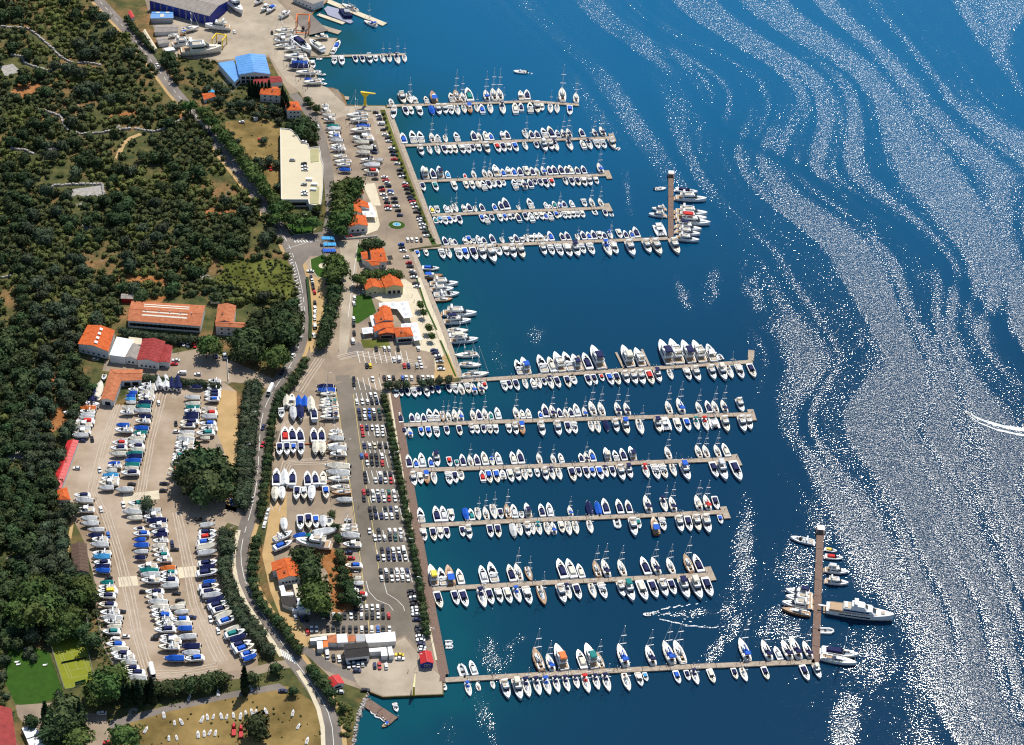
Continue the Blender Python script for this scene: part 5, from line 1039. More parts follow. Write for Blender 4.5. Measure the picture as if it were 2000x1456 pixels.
# catamaran
key = 'cat'
for s_ in (-1,1):
    h_ = hull(10,1.5,1.1,1.35,.5,.6); h_.v = [(x,y+s_*2.1,z) for x,y,z in h_.v]; P_(key,'hull',h_,WHITE)
P_(key,'bridge_deck',MB().box(-4.2,1.6,-2.2,2.2,1.0,1.3),WHITE); P_(key,'saloon',rnd(-2.2,1.6,3.6,2.4,1.3,2.3,.6,.3),WHITE); P_(key,'windscreen',MB().add([(1.5,-1.1,1.6),(1.5,1.1,1.6),(.8,-1.0,2.2),(.8,1.0,2.2)],[(0,1,3,2)]),GLASS)
P_(key,'cockpit_floor',MB().box(-4.2,-2.2,-1.6,1.6,1.3,1.34),BEIGE); P_(key,'trampoline',MB().box(1.6,4.0,-1.4,-.1,1.0,1.05).box(1.6,4.0,.1,1.4,1.0,1.05),GREYC)
P_(key,'hard_top',MB().box(-4.0,-1.8,-1.6,1.6,3.0,3.15),WHITE); P_(key,'mast',MB().tube((.9,0,2.2),(.9,0,14),.12,.08,6),ALU)
# wooden workboat
key = 'work'
P_(key,'hull',hull(10,3.3,1.1,1.7,.6),WOOD); P_(key,'deck',shell(outline(10,3.3,.04,.95,.9),outline(10,3.3,.05,.94,.88),1.1,1.42),TEAK)
P_(key,'wheelhouse',rnd(-2.6,.6,1.9,1.4,1.4,2.9,.3,.1),WHITE); P_(key,'windscreen',MB().box(.1,.35,-.75,.75,2.1,2.6),GLASS); P_(key,'awning',MB().box(-4.4,-1.2,-1.3,1.3,3.1,3.22),BLUE); P_(key,'mast',MB().tube((1.5,0,1.4),(1.5,0,5.5),.09,.06,6),WOOD); P_(key,'hatch',MB().box(1.9,3.0,-.5,.5,1.4,1.6),WOOD)
# cradle used ashore
CR_M = {}
def cradle_mesh():
    if not CR_M: mb = MB(); CR_M['m'] = [MB().box(-2.2,-1.9,-1.2,1.2,0,.9).mesh('cradle_frame'), MB().box(1.6,1.9,-1.0,1.0,0,.9).mesh('cradle_frame')]
    return CR_M['m']

COLS = {'n':(NAVY,'navy'),'b':(BLUE,'bright blue'),'t':(TEAL,'teal'),'g':(GREYT,'grey'),'c':(CREAMT,'cream'),'r':(REDC,'red'),'l':(SKYB,'light blue'),'o':(ORANGE,'orange'),'y':(YELLOW,'yellow'),'w':(WHITE,'white')}
TONES = [WHITE, WHITE, WHITE, WHITE, CREAM]
NM = {'cruiser':('motor_cruiser','motorboat'),'cruiser_light':('motor_cruiser','motorboat'),'cruiser_covered':('covered_cruiser','motorboat'),'fly':('flybridge_yacht','motor yacht'),'fly_bimini':('flybridge_yacht','motor yacht'),'sail':('sailing_yacht','sailing boat'),'sail_covered':('sailing_yacht','sailing boat'),'covered':('tarpaulined_boat','covered boat'),'open':('open_boat','motorboat'),'dinghy':('inflatable_dinghy','dinghy'),'cat':('catamaran','catamaran'),'work':('wooden_boat','wooden boat')}
def boat(key, label, loc, rz, L, cover=None, group=None, tone=None, ashore=False, wide=1.0):
    nm, ct = NM[key]; s = L/10.0; r = link(nm, None); r.location = loc; r.rotation_euler = (0,0,rz)
    sy = (s**.62 if L < 10 else s**.8)*wide*1.04; r.scale = (s, sy, (s**.7)*(1.25 if ashore else 1.05) if key not in ('sail','sail_covered') else s)
    tag(r,label,ct,group)
    for name, me, mt_, sub in PM[key]:
        if name in ('cockpit_cover','tarpaulin','bimini','spray_hood','sail_cover','awning') and cover is not None and not (key=='sail' and name=='sail_cover' and cover is REDC): mt_ = cover
        elif tone is not None and mt_ is WHITE and name in ('hull','saloon','foredeck_cabin'): mt_ = tone
        elif tone is WOOD and name == 'deck': mt_ = TEAK
        link(name, me, r, mt_)
    if ashore:
        for me in cradle_mesh():
            o = link('cradle_frame', me, r, GUNM); o.location.z = -1.35/r.scale[2]
    return r
def decode(code):
    """code letters of the lists below -> mesh key, cover, words"""
    rev = code.endswith('<'); c = code.rstrip('<'); t = c[0]; k = c[1:2]
    if t == 'F':
        if k in COLS and k != 'w': return 'fly_bimini', COLS[k][0], 'white flybridge yacht with %s bimini' % COLS[k][1], rev, None
        return 'fly', None, 'white flybridge yacht', rev, None
    if t == 's':
        if k == 'k': return 'sail', None, 'sailing boat with wooden deck', rev, WOOD
        if k == 'x': return 'covered', NAVY, 'sailing boat under navy tent', rev, None
        if k in COLS: return 'sail_covered', COLS[k][0], 'sailing yacht with %s canvas' % COLS[k][1], rev, None
        return 'sail', None, 'white sailing yacht', rev, None
    if t == 'S': return 'sail_covered', BLUE if k=='b' else NAVY, 'sailing yacht with %s canvas' % ('bright blue' if k=='b' else 'navy'), rev, None
    if t == 'k': return 'work', BLUE, 'brown wooden boat', rev, None
    if t == 'K': return 'cat', None, 'white catamaran', rev, None
    if t == 'd': return 'dinghy', None, 'white inflatable dinghy', rev, None
    if t == 'o': return 'open', None, 'small white open boat', rev, None
    if t == 'U': return 'covered', COLS[k][0], 'boat under %s tarpaulin' % COLS[k][1], rev, None
    if t == 'w': return random.choice(['cruiser','cruiser','cruiser_light']), None, 'white motorboat', rev, None
    return 'cruiser_covered', COLS[t][0], 'white motorboat with %s cover' % COLS[t][1], rev, None

BR = [
 (0,1,.45,.05,"761.5,193,o 782,183,F< 796,183,s< 807.5,188,w 830,188.5,w 843,180,k 879,182.5,w 888,177,sk 901,181.5,s 912,173.5,t 947.5,177,Sb 961.5,174.5,s 973.5,174.5,s 1016,178,w 1028,176.5,n 1097.5,173.5,s 1124.5,182.5,s"),
 (0,-1,.45,.05,"796.5,226,n 806,224,c 823.5,227,w 847,225,Ub 859.5,225,F 872,223,F 883.5,224,w 896,225,s 909,221,s 920,222,k 933,218.5,s 943.5,221.5,b< 960,222,s 984,223.5,S 1008,222,c< 1019,217,n< 1037,220,w< 1051,221.5,F 1059.5,216.5,c 1075.5,221,s 1088.5,221,s 1113.5,225,b"),
 (1,1,.27,.5,"785,260.7,b 803,257,w 818,258,w 841,260,s 853,263,w 868,264,s< 889,259,w 922,256.7,n 933,259,s 945.5,257,c 956,259.5,b 979,257,w 987,256,n 1023,254,s< 1035,255.5,n 1046,255.5,n 1058.5,251,w 1071,248,n 1086,254.5,n 1097,252.7,S 1107,251.5,S 1132.5,251.5,n 1158,251.5,S 1171.7,248,S"),
 (1,-1,.37,.5,"826,304.4,F 842.5,301,s 858,301,s 872,301,n 881.5,300.4,w 892,300,c 907,300.4,w 918,300,w 926.4,295,n 938.5,296.4,w 955,300,F 976.4,298,r 987.4,297,n 997.7,294.6,w 1011,296.4,b 1029.7,293,s 1051,289.5,n 1067.6,296.4,Fg 1079.7,293.5,F 1090,295,S 1117.7,294,S 1142.4,290.6,c< 1156,292,S 1170.6,290.6,w 1183,290.6,w 1200.5,291,F"),
 (2,1,.3,.45,"825.5,326.5,Fc 842.5,330,n 855.5,326.5,Fn 872,334,l 906.5,338.5,r 922.5,332.5,s 943.5,330.5,s 954.5,332,s 964.5,323,w 980,330,b 990,326.5,w 1001,328,b 1012.5,327,n 1025,325.5,c< 1036.5,327,n 1045.5,327,s 1058,325,Sb 1070,325,n 1079,324,n 1092.5,323.5,n 1104,325,n 1111,323.5,c 1124.5,326,n 1136.5,324,n 1167.5,319,Sb"),
 (2,-1,.4,.45,"829.5,373,n 854.5,373,t 891.5,372.5,c 913.5,368.5,c 926,369.5,c 937.5,367.5,Uc 947.5,370.5,w< 959,369,n 967.5,366,o 978,366.5,n 986,363,o 1009,369,w< 1017,362.5,w 1027.5,369,S< 1039,366.5,n< 1047.5,360.5,n 1059,363.5,n 1070.5,367,n 1082,365,r 1108,361,S 1121,363.5,n 1132.5,363,n 1145,364,w 1155.5,363,F 1168,359.5,w"),
 (3,1,.45,.43,"840,402.3,y 851,402,w< 868,400.4,g 877.5,402,s< 886,398,s< 903,400,w 912.6,397.6,n 926,402,s< 938,398,n 963,397.6,b 975,394,n 982.5,387.6,n 1011,400,s< 1031,388.5,w 1063.7,394.7,g 1073,399,o 1080,393,t 1091,393.3,Sb 1099,392.4,n 1113.6,391,g 1138,388.5,w< 1152,386.7,s 1169.6,387,s"),
 (3,-1,.45,.43,"853,435.6,t< 862.3,435.6,l 873,439,w 882,437,b 890,433.7,o 901.7,438,n 945.4,434,b 953.5,435.6,w< 964,431,n 980.6,433,c 990,431.3,b 999,429,w 1005,427.5,n 1015.7,432.7,n< 1030.4,431.3,n 1041.3,433,g< 1050.4,428,c 1061.3,429,c 1068.4,427.5,b< 1078.4,429.4,w< 1090.3,426.6,b 1094.5,424.2,o 1106,427,w 1114,426.5,c 1122.6,425,w 1130.6,424.6,w 1141,425,c 1185.7,422.8,n"),
 (4,1,.45,.45,"865.6,462.5,n 878.4,465,c 886,466.6,n 905.4,464,w 913,461,b< 923,466,w< 931,460,g 942,462.5,n 957.4,457.8,n 978.3,462.5,s< 997,462.5,g< 1004.6,457.8,n 1018,462.5,w< 1025.6,458,s< 1035,459,w< 1043,456,w 1052,455,w 1064,460,o< 1071,452.4,b 1094.8,455,n 1104.6,453,n 1125.6,456.6,s< 1135.4,451.7,n 1146.6,453,b 1155.7,450.3,n 1168,451.7,w< 1177.4,453,n 1189,451,Sb< 1206,448,c< 1218.7,450.3,n 1230.6,450.3,b 1237.6,444,n 1284,440,K<"),
 (4,-1,.37,.52,"818,502,b 835,500,c 867.6,506,w 880.5,504.4,s 900.7,507.8,w 914,507.8,b 931,508.5,n 947.3,509,F 966.9,514.5,F 978.3,499.7,o 992.5,499.7,w 1006.7,505,F 1023.6,505,F 1066,498.6,F 1081.5,498.6,w 1098.3,500.7,w 1115.8,502,w 1131,502,Fn 1142.4,495.8,w 1160,498,w 1193.5,500.7,Sb 1206,496.5,w 1239,500.7,F 1270.5,495,F 1290.8,498.6,F 1326,497,F"),
 (5,1,.36,.5,"1007,704,w 1019,700,Fb 1051,695,w 1071,698.6,c 1083,690,F 1101,689.5,w 1118,694,Fn 1139,691,n 1156,678,Fn 1215,677.5,Fc 1240,682,F 1288.5,667.3,Fn 1308,666,F 1332,668,Fn 1353.7,668,F 1380.5,674,w"),
 (5,-1,.33,.46,"786,774,n 799,773.7,n 812.5,776,w 821,772,n 837,775.6,c 846,768,n 859,768.7,b 880,767,n 892.5,769.4,w 904.4,769.4,s< 917.5,768.7,w 928.7,769.4,Sb< 942.5,768,S< 950,760.6,r 989,763.7,w 998.6,760,n 1013,763,n 1030,759,s 1044.7,757,c< 1056.5,758.4,s 1066,752.5,n 1080,759.7,S 1093.5,757.7,n 1113.6,757,n 1124.7,751,o 1154,753.8,n 1165.6,751,n 1178.6,744,r 1197,752.5,b 1210.5,752,n 1227.5,750,F 1243.5,751.4,F 1258.7,752,F 1276,751.4,r 1290.6,747,Fn 1313.8,741,s 1348.6,742.7,w 1366.7,745,F 1397,742,F 1418,743.5,Fc 1431,739,s 1451.6,739.8,w 1474.8,737.6,n"),
 (6,1,.2,.42,"780,806,n 802.6,807,n 813.8,806.4,g 825.5,807,n 836.7,799.4,w 850,800,w 862.5,802.3,sk< 873.7,803.5,s 885.4,799.4,sc 897,800,Sb 921,800,s 933,800,n 944,797.6,s 957,804,t 969,796.5,g 1004.7,794.7,s 1017.7,800.5,c 1029.4,798.6,c 1053.5,802.5,b 1061,790,n 1075.6,791.5,S 1090.5,797.3,n 1102,797.3,s 1112.6,796.6,n 1122.4,789.5,g 1139,794.7,Sb 1152,784.3,s 1169.8,786,s 1202,786,S 1220,787,S 1301,783.5,s 1323,778.8,Sb 1360.4,785,s 1379,783.5,n 1391.5,782.8,s 1409,781.5,S 1441,779.5,F<"),
 (6,-1,.2,.36,"791.4,851.7,n 802.6,853.4,Sb< 825,851.7,b 839.6,854.6,b 855.5,854.6,w 875,849.3,n 900,850.5,n 923.6,847,F 934,847,c 947,846.4,n 959,847,w 971,847,w 996.5,846.4,w 1010,849.3,F 1023,849.3,k 1062,852,F 1093.8,851.3,F 1113,847.4,n 1125.6,847.4,w 1158,842.8,s 1171,845.4,s 1188,842.8,Un 1206.9,844.8,F 1227,848.7,Fb 1255,849,s 1290,845,Fn 1303.7,842,K 1328.7,845,c 1347,841.5,b 1365,839.5,st 1382.7,841.5,sr 1398,836,K< 1422.5,844,F 1455.6,844,F 1467.7,839.5,F"),
 (7,1,.2,.42,"796,888.8,n 810.6,895,b 821,885.6,g 839.4,893,b 850,885,Fn< 876,892,r< 891,897.5,t< 901,887.5,n 916,888.8,s 928.8,887.5,n 943,883,c 959.4,892,Sb< 970,883.8,g 998.8,883,c 1012.5,879.4,n 1050,884.8,s 1077.8,886.6,s 1092.8,885.4,c 1132.4,885.4,n 1142,883,S 1152.8,878.8,b 1181,875.8,Fc 1199,880,w 1212.8,876.4,n 1229.6,873.4,Fn 1299.8,872.4,s 1359,869.4,s 1373.6,869.4,s 1395.8,868.8,s 1412,867,c"),
 (7,-1,.2,.43,"810.6,950,F 823.8,945.6,c 836,945.6,k 850.6,945.6,s 880,946.9,w 892,943.8,n 903,938,o 945,940,r< 958.8,943.8,b 973.8,943,b 984.4,935,o< 1001,942,c 1015,940,F 1028,937.5,s 1037.6,931.6,c 1052,931.6,g 1068.8,938.8,F 1082,937,S 1095.8,937,s 1122.8,940.6,n 1134,931.6,n 1149.8,935,n 1161,931.6,b 1176.8,937,b 1187,931.6,S 1200.8,932,n 1218.8,939.4,F 1233.8,934.6,Fn 1266.8,933.6,sr 1287,937,w 1302,934.8,w 1320,930.6,s 1346,939,Fb 1401.8,933,n 1419,939,Fg 1446.8,939.6,n"),
 (8,1,.2,.35,"818.8,992.5,w 849.4,989.4,n 863,989.4,g 878.8,994.4,c< 907.5,992.5,Ub< 918,993.8,t 931,991,s< 946,990,s 961,985,s< 975.6,993,n< 987.5,984.4,sk 1000.6,985.6,g 1017.5,998,o< 1026.9,983.8,Fn 1054.7,984.7,n 1070,982.6,g 1110.9,987.9,sb 1147,977.9,sx 1163.9,979,Ub 1178,974.7,n 1205.4,975.8,n 1223.7,977.4,n 1258.9,968.4,S 1292.8,971.9,S< 1308.9,970.7,S 1358.4,967.8,sc 1375.6,967,sr 1394,969.6,n<"),
 (8,-1,.2,.3,"830.6,1056.9,w 849.4,1056.9,n 862.5,1053,c 875.6,1052,n 905.6,1048,n 918.8,1053.8,F 960.6,1050,n 976,1050,n 1006,1051,Ug 1018,1046,s 1033.8,1047.5,F 1043,1043.8,s 1055.7,1044.6,st 1072,1044.6,s 1083.6,1042.5,Sb< 1099.8,1040.9,c 1114,1045.6,s 1128,1043,s 1156,1041.4,s 1208.5,1032,d 1242,1047.8,F 1250,1032,t 1283.6,1043.7,k< 1298.6,1036.8,w 1332.5,1039.7,F 1349.7,1038,n 1366.4,1038,F 1386,1042,F 1410,1022.5,b"),
 (9,1,.25,.45,"840,1104.7,Fy 858.8,1110,w 873.4,1105.7,k 894.4,1112,c 938.4,1105.7,g 956,1099.4,w 993,1103.6,n 1006.5,1101.5,s 1028.5,1106.8,sk< 1090,1093,n 1108,1093,c 1128.7,1102,c 1159.4,1095.5,sk 1176,1093,S 1208,1094,s 1253,1089,n 1273.4,1089,S 1303,1090.4,s 1336,1082.7,sk 1355.4,1084,n"),
 (9,-1,.3,.42,"862,1188.5,n 894.4,1182,n 912,1186.4,n 948,1187.5,S 962.5,1181,n 980,1178,w 998,1179,c 1016,1177,Sb 1037,1181,w 1065,1182,sk 1104,1178.8,F 1114.6,1169.8,S 1133.8,1171,n 1163,1168.5,s 1183.8,1169.8,w 1219.6,1166,F 1237.6,1175,Ft 1263,1173.6,c 1283.7,1168.5,n 1303,1166,F 1319.5,1162,n 1345,1169.8,Fn 1369.5,1171,Fc 1391,1166,n"),
 (10,1,.35,.45,"898.5,1295.6,d 918.6,1290.6,g 1042,1266,sk 1068,1277.5,Sb 1085,1260,Fo 1128,1270,c 1144,1259,Ft 1165,1274,sk 1206.8,1259,Sb 1262,1261.4,S 1296,1253,Sb 1317,1252,s 1443.6,1247.7,Sb 1488,1251,S 1513.4,1263,g 1527.8,1251,S 1543.5,1245,S 1568.8,1252.5,S"),
 (10,-1,.25,.45,"918.6,1359,Sb 936,1347,s< 965,1344,s 993.4,1365,F 1017.6,1367,Fc 1034.7,1362,S 1055,1358,S 1074,1357,Sb 1092,1352,S 1111.4,1350.5,S 1130,1344,S 1151,1353.7,sr 1170,1347,S 1191,1350.5,S 1230,1349.5,s 1254,1340,w 1264.4,1329.6,l 1328,1335,b 1347,1328.5,n 1364,1336.7,S 1395.5,1334,c 1440,1326,n 1459,1330.7,s 1501,1327,n 1579.6,1329.5,n 1602.5,1324.7,Fc"),
]
for pi_, side, l0, l1, txt in BR:
    P = PIERS[pi_][2]; x0, x1 = P[0][0], P[-1][0]
    if pi_ == 4: x0 = 860
    for i, tk in enumerate(txt.split()):
        x, y, code = tk.split(','); x = float(x); y = float(y); key, cov, words_, rev, tone = decode(code)
        t = min(1,max(0,(x-x0)/(x1-x0))); ln = l0+(l1-l0)*t
        if pi_ == 0 and x > 1060: ln = .05
        # stern on the pier edge, found along the mooring direction in the photo
        xs = x; 
        for _ in range(6):
            yp = np.interp(xs, [p[0] for p in P], [p[1] for p in P]); xs = x+ln*(yp-y)
        tip = at(x,y,0.0); q = at(xs,yp,0.0); d = (tip-q).normalized(); e = q+d*(1.95)
        L = max(4.2,(tip-e).length); c = (tip+e)/2; hd = atan2(d.y,d.x)+(pi if rev else 0)+random.uniform(-.02,.02)
        if key == 'covered' and words_.startswith('sailing'): pass
        lab = '%s, %s from quay, %s side, %s' % (words_, ordn(i), 'far' if side > 0 else 'near', PN[pi_])
        if tone is None and random.random() < .16: tone = CREAM
        boat(key, lab, (c.x,c.y,SEA), hd, L, cov, 'boats moored along the piers', tone)
# boats moored one by one: stern pixel, bow pixel
for sx,sy,bx_,by_,code,lab in [
 (770,212,768,234,'F','white flybridge yacht lying along the boardwalk at the crane corner'),
 (776,756,773,779,'F','white flybridge yacht in the lower basin corner by the boardwalk'),
 (823.7,523.5,858,524.7,'b','white motorboat with blue canopy, topmost along the upper boardwalk'),
 (829,542,865,539,'k','dark-trimmed wooden boat, second down along the upper boardwalk'),
 (839.6,556,895,555,'F','long white yacht, third down along the upper boardwalk'),
 (841,567,886,565,'F','white yacht with small hard top, fourth down the upper boardwalk'),
 (847,578,897,574,'w','white yacht under pale tent, fifth down the upper boardwalk'),
 (849,587,884,584,'sk','wooden-decked sailing boat, sixth down along the upper boardwalk'),
 (865,613,931,614,'F','large flybridge yacht, first below the gap along the upper boardwalk'),
 (866.6,630,920,627,'Fn','large flybridge yacht with navy bimini below the boardwalk gap'),
 (874,647,915,646,'s','pale sailing boat below the two large boardwalk yachts'),
 (876,656,914,655,'c','cream motorboat with dinghies above the blue-hulled yacht'),
 (879,667,934,664,'Fc','blue-hulled yacht with wooden bow along the upper boardwalk'),
 (933,693,888,695,'s','two-masted white sailing yacht near the boardwalk bottom'),
 (897,713,940,713.6,'s','white sailing yacht, last but one down the upper boardwalk'),
 (903,736,955,730,'s','largest two-masted sailing yacht at the lower boardwalk corner'),
 (1319.5,371,1362.6,376,'n','navy-covered motorboat, topmost right of the upper cross jetty'.replace(' right of',' beyond')),
 (1319.5,387.5,1380,391,'F','large white yacht, second down beyond the upper cross jetty'),
 (1319.5,414,1381,419,'F','large white yacht, third down beyond the upper cross jetty'),
 (1319.5,424,1380,429,'F','large white yacht, fourth down beyond the upper cross jetty'),
 (1323,431.5,1387,438,'Fr','large white yacht with red canvas beyond the upper cross jetty'),
 (1319.5,443,1370,450,'Fn','white yacht with navy bimini beyond the upper cross jetty'),
 (1319.5,453,1367.4,459,'F','white yacht, last but one beyond the upper cross jetty'),
 (1319.5,465,1365.5,471,'F','grey-sided yacht, lowest beyond the upper cross jetty'),
 (1279,369,1301,367.5,'o','small white open boat, topmost inside the upper cross jetty'),
 (1301,409,1273,407.7,'F','white flybridge yacht inside the upper cross jetty, upper of two'),
 (1301,422,1267,419,'F','white flybridge yacht inside the upper cross jetty, lower of two'),
 (1611,1072,1635,1076,'y','yellow motorboat, topmost beyond the lower cross jetty'),
 (1611,1087,1647,1090,'r','white motorboat with red canvas beyond the lower cross jetty'),
 (1611,1113,1657,1118,'Fg','white yacht with grey bimini beyond the lower cross jetty'),
 (1612,1135,1657,1140,'F','white yacht with hard top beyond the lower cross jetty'),
 (1601,1231,1630.5,1232,'d','big white inflatable beside the lower cross jetty'),
 (1604,1271,1676,1280.6,'n','long white motor yacht with navy cover near the jetty foot'),
 (1602,1284,1672.7,1297,'s','long white sailing yacht at the foot of the lower jetty'),
 (1590,1061,1544,1050,'w','white motor yacht, topmost inside the lower cross jetty'),
 (1586,1165,1534.5,1153,'Fn','white yacht with navy canvas inside the lower cross jetty'),
 (1586,1174,1534,1166,'F','white flybridge yacht, second in the jetty group of four'),
 (1586,1186,1527,1178,'F','white yacht with grey deckhouse, third in the jetty group'),
 (1583,1202,1527,1189.5,'sk','big wooden-decked sailing yacht, lowest in the jetty group'),
 (653,110.5,653,126.7,'w','white motorboat, first at the short shipyard jetty'),(666,110.5,669,128.4,'g','grey-decked motorboat, second at the short shipyard jetty'),(692,109.5,696.7,123,'n','motorboat with navy cover, third at the shipyard jetty'),(706,109.5,710.4,123,'n','slim motorboat with navy cover, fourth at the shipyard jetty'),(719,109,725,125,'F','white cabin boat, fifth at the short shipyard jetty'),(733,109,735,120.7,'g','small grey boat, sixth at the short shipyard jetty'),(745,108.5,750.5,122.5,'s','sailing boat, seventh at the short shipyard jetty'),(759,108,762.5,121.6,'S','sailing boat with navy canvas, eighth at the shipyard jetty'),(773,108,779,125.9,'S','larger sailing boat with navy canvas at the shipyard jetty'),(789,108,791.5,121.6,'s','slim sailing boat at the tip of the shipyard jetty'),
 (648,106,657,93,'w','white motorboat at the shipyard basin wall, nearer the jetty'),(654,96,663,80,'b','blue-and-white boat at the shipyard basin wall'),(618,114.5,630,114.8,'o','small open boat lying under the shipyard jetty root'),(609,119,613,134,'w','white motorboat lying along the shipyard quay'),(616,138,628,139.5,'o','small open boat, topmost at the slanting shipyard quay'),(618,144,637,146,'w','white motorboat at the slanting shipyard quay'),(621,153.5,634,155.5,'o','small open boat, third at the slanting shipyard quay'),(625,162,639,164,'o','small open boat, lowest at the slanting shipyard quay'),
 (699,23,668,9,'s','white sailing boat lying outside the concrete mole'),(736,52,711,41,'Sb','sailing boat with blue canvas inside the mole tip'),
 (751,1361,0,0,'',''),(770,1373,776,1390,'w','white motorboat at the bottom boat ramp'),(865,1335,871,1348,'o','small open boat at the bottom quay corner'),
 (869,1254,885,1253,'d','white inflatable, upper of two beside the long boardwalk'),(870,1262,886,1262,'d','white inflatable, lower of two beside the long boardwalk'),
 (1028,141,1003,139.5,'o','small motorboat under way above the upper basin'),(1271,1199,1256,1199.5,'o','small motorboat under way in the lower basin'),(1893,807,1886,803,'o','tiny speedboat at the head of the long white wake'),
 (1235,687,1232,0,'',''),(1410,702,1403,691,'d','white inflatable beside the last finger pontoon'),(1205,292,1210,287,'d','white inflatable at the second pier head'),(1160,411,1165,420,'d','small inflatable at the upper fourth pier'),(1194,417,1196,422,'d','tiny inflatable under the fourth pier head'),
 (735,1392,725,1388,'d','white inflatable beside the bottom ramp jetty'),(742,1398,733,1396,'d','second white inflatable beside the bottom ramp jetty'),(751,1405,745,1400,'o','open boat by the bottom ramp jetty'),(759,1412,746,1419,'k','red and yellow rowing boat at the ramp jetty tip')]:
    if not code: continue
    key, cov, words_, rev, tone = decode(code); a, b = at(sx,sy,-.3), at(bx_,by_,-.2); d = b-a; L = max(3.6,d.length)
    c = (a+b)/2; boat(key, lab, (c.x,c.y,SEA), atan2(d.y,d.x), L, cov, None, tone, wide=.9 if L > 14 else 1.0)
# the great white motor yacht on the lower cross jetty
a, b = at(1613,1190,-.2), at(1745,1207,.8); d = b-a; L = d.length; c = (a+b)/2
r = root('superyacht','great white motor yacht with long blue window band, lying at the jetty','motor yacht',(c.x,c.y,SEA),atan2(d.y,d.x)); B = 7.2; X = L/2
def add(nm, mb, mt_): return link(nm, mb.mesh(nm), r, mt_)
add('hull',hull(L,B,3.2,4.6,1.2),WHITE); add('hull_window',MB().box(-X*.62,X*.30,-B/2-.06,-B/2+.4,2.1,2.75),GLASS); add('main_deck',shell(outline(L,B,.03,.96,.9),outline(L,B,.04,.95,.88),3.2,4.0),TEAK)
add('main_deckhouse',rnd(-X*.55,X*.50,5.6,3.2,3.6,6.0,2.2,.3),WHITE); add('window_band',MB().box(-X*.5,X*.25,-2.86,-2.6,4.5,5.3).box(-X*.5,X*.25,2.6,2.86,4.5,5.3),mat('blue_glass',(.02,.06,.16),.1,.5,.1))
add('windscreen',MB().add([(X*.46,-1.4,4.6),(X*.46,1.4,4.6),(X*.36,-1.3,5.8),(X*.36,1.3,5.8)],[(0,1,3,2)]),GLASS)
add('upper_deckhouse',rnd(-X*.30,X*.22,4.6,2.6,6.0,7.8,1.6,.3),WHITE); add('upper_windscreen',MB().add([(X*.20,-1.2,6.5),(X*.20,1.2,6.5),(X*.12,-1.1,7.6),(X*.12,1.1,7.6)],[(0,1,3,2)]),GLASS)
add('aft_deck',MB().box(-X*.9,-X*.5,-2.6,2.6,4.0,4.12),TEAK); add('sun_deck',MB().box(-X*.5,-X*.3,-2.3,2.3,6.0,6.12),BEIGE); add('deck_sofa',MB().box(-X*.48,-X*.4,-1.8,1.8,6.12,6.6),WHITE)
add('radar_arch',MB().box(-X*.2,-X*.13,-2.2,-1.9,7.6,9.2).box(-X*.2,-X*.13,1.9,2.2,7.6,9.2).box(-X*.22,-X*.1,-2.2,2.2,9.2,9.5),WHITE); add('foredeck_seat',MB().box(X*.62,X*.72,-1.0,1.0,4.3,4.7),BEIGE); add('gangway',MB().box(-X-4.0,-X+.5,-.4,.4,3.2,3.35),WHITE); add('swim_platform',MB().box(-X-1.2,-X+.1,-2.6,2.6,.5,.7),TEAK)

# wakes: foam lying on the water
def wake(pts, w0, w1, seed):
    P = pxs(*pts); P = [at(px,py,SEA) for px,py in pts]; line = lerp_path([(p.x,p.y) for p in P],1.3); r = random.Random(seed); mb = MB(); n = len(line)
    for i,(x,y) in enumerate(line[:-1]):
        t = i/n; d = (Vector(line[i+1])-Vector((x,y))).normalized(); nn = Vector((-d.y,d.x)); w = w0+(w1-w0)*t
        for k in range(3 if t < .5 else 2):
            if r.random() < .25+t*.75: continue
            c = Vector((x,y))+nn*r.uniform(-w,w); s_ = r.uniform(.2,.65)
            mb.add([(c.x+s_*1.5*cos(a)*d.x-s_*.6*sin(a)*d.y, c.y+s_*1.5*cos(a)*d.y+s_*.6*sin(a)*d.x, SEA+.05+.03*k) for a in (0,1.1,2.2,3.3,4.4,5.4)],[(0,1,2,3,4,5)])
    return mb
for i,(pts,w0,w1) in enumerate([([(1888,805),(1915,820),(1950,833),(2010,842),(2060,846)],.8,2.2),([(1271,1199),(1300,1201),(1345,1207),(1400,1210)],.8,4.0),([(1271,1198),(1310,1187),(1350,1180),(1385,1172)],.3,1.0),([(1290,1210),(1340,1222),(1400,1226),(1450,1222),(1520,1195)],.2,1.2),([(1028,142),(1045,146)],.4,1.2)]):
    o = struct('wake_foam', wake(pts,w0,w1,i), FOAM); o['kind'] = 'stuff'
mb = MB()
P = [at(*p,SEA+.08) for p in [(1888,804),(1905,816),(1930,826),(1965,836),(2010,843),(2050,846)]]; [mb.ribbon([(p.x,p.y) for p in P[i:]],.5+.55*i,SEA+.04+.01*i,.2+.2*i) for i in range(5)]; o = struct('wake_foam',mb,FOAM); o['kind']='stuff'
mb = MB(); P = [at(*p,SEA) for p in [(1892,812),(1912,826),(1945,839),(1985,848),(2040,856)]]; [mb.ribbon([(p.x,p.y) for p in P[i:]],.2+.2*i,SEA+.04+.01*i,.3+.25*i) for i in range(4)]; o = struct('wake_foam',mb,FOAM); o['kind']='stuff'

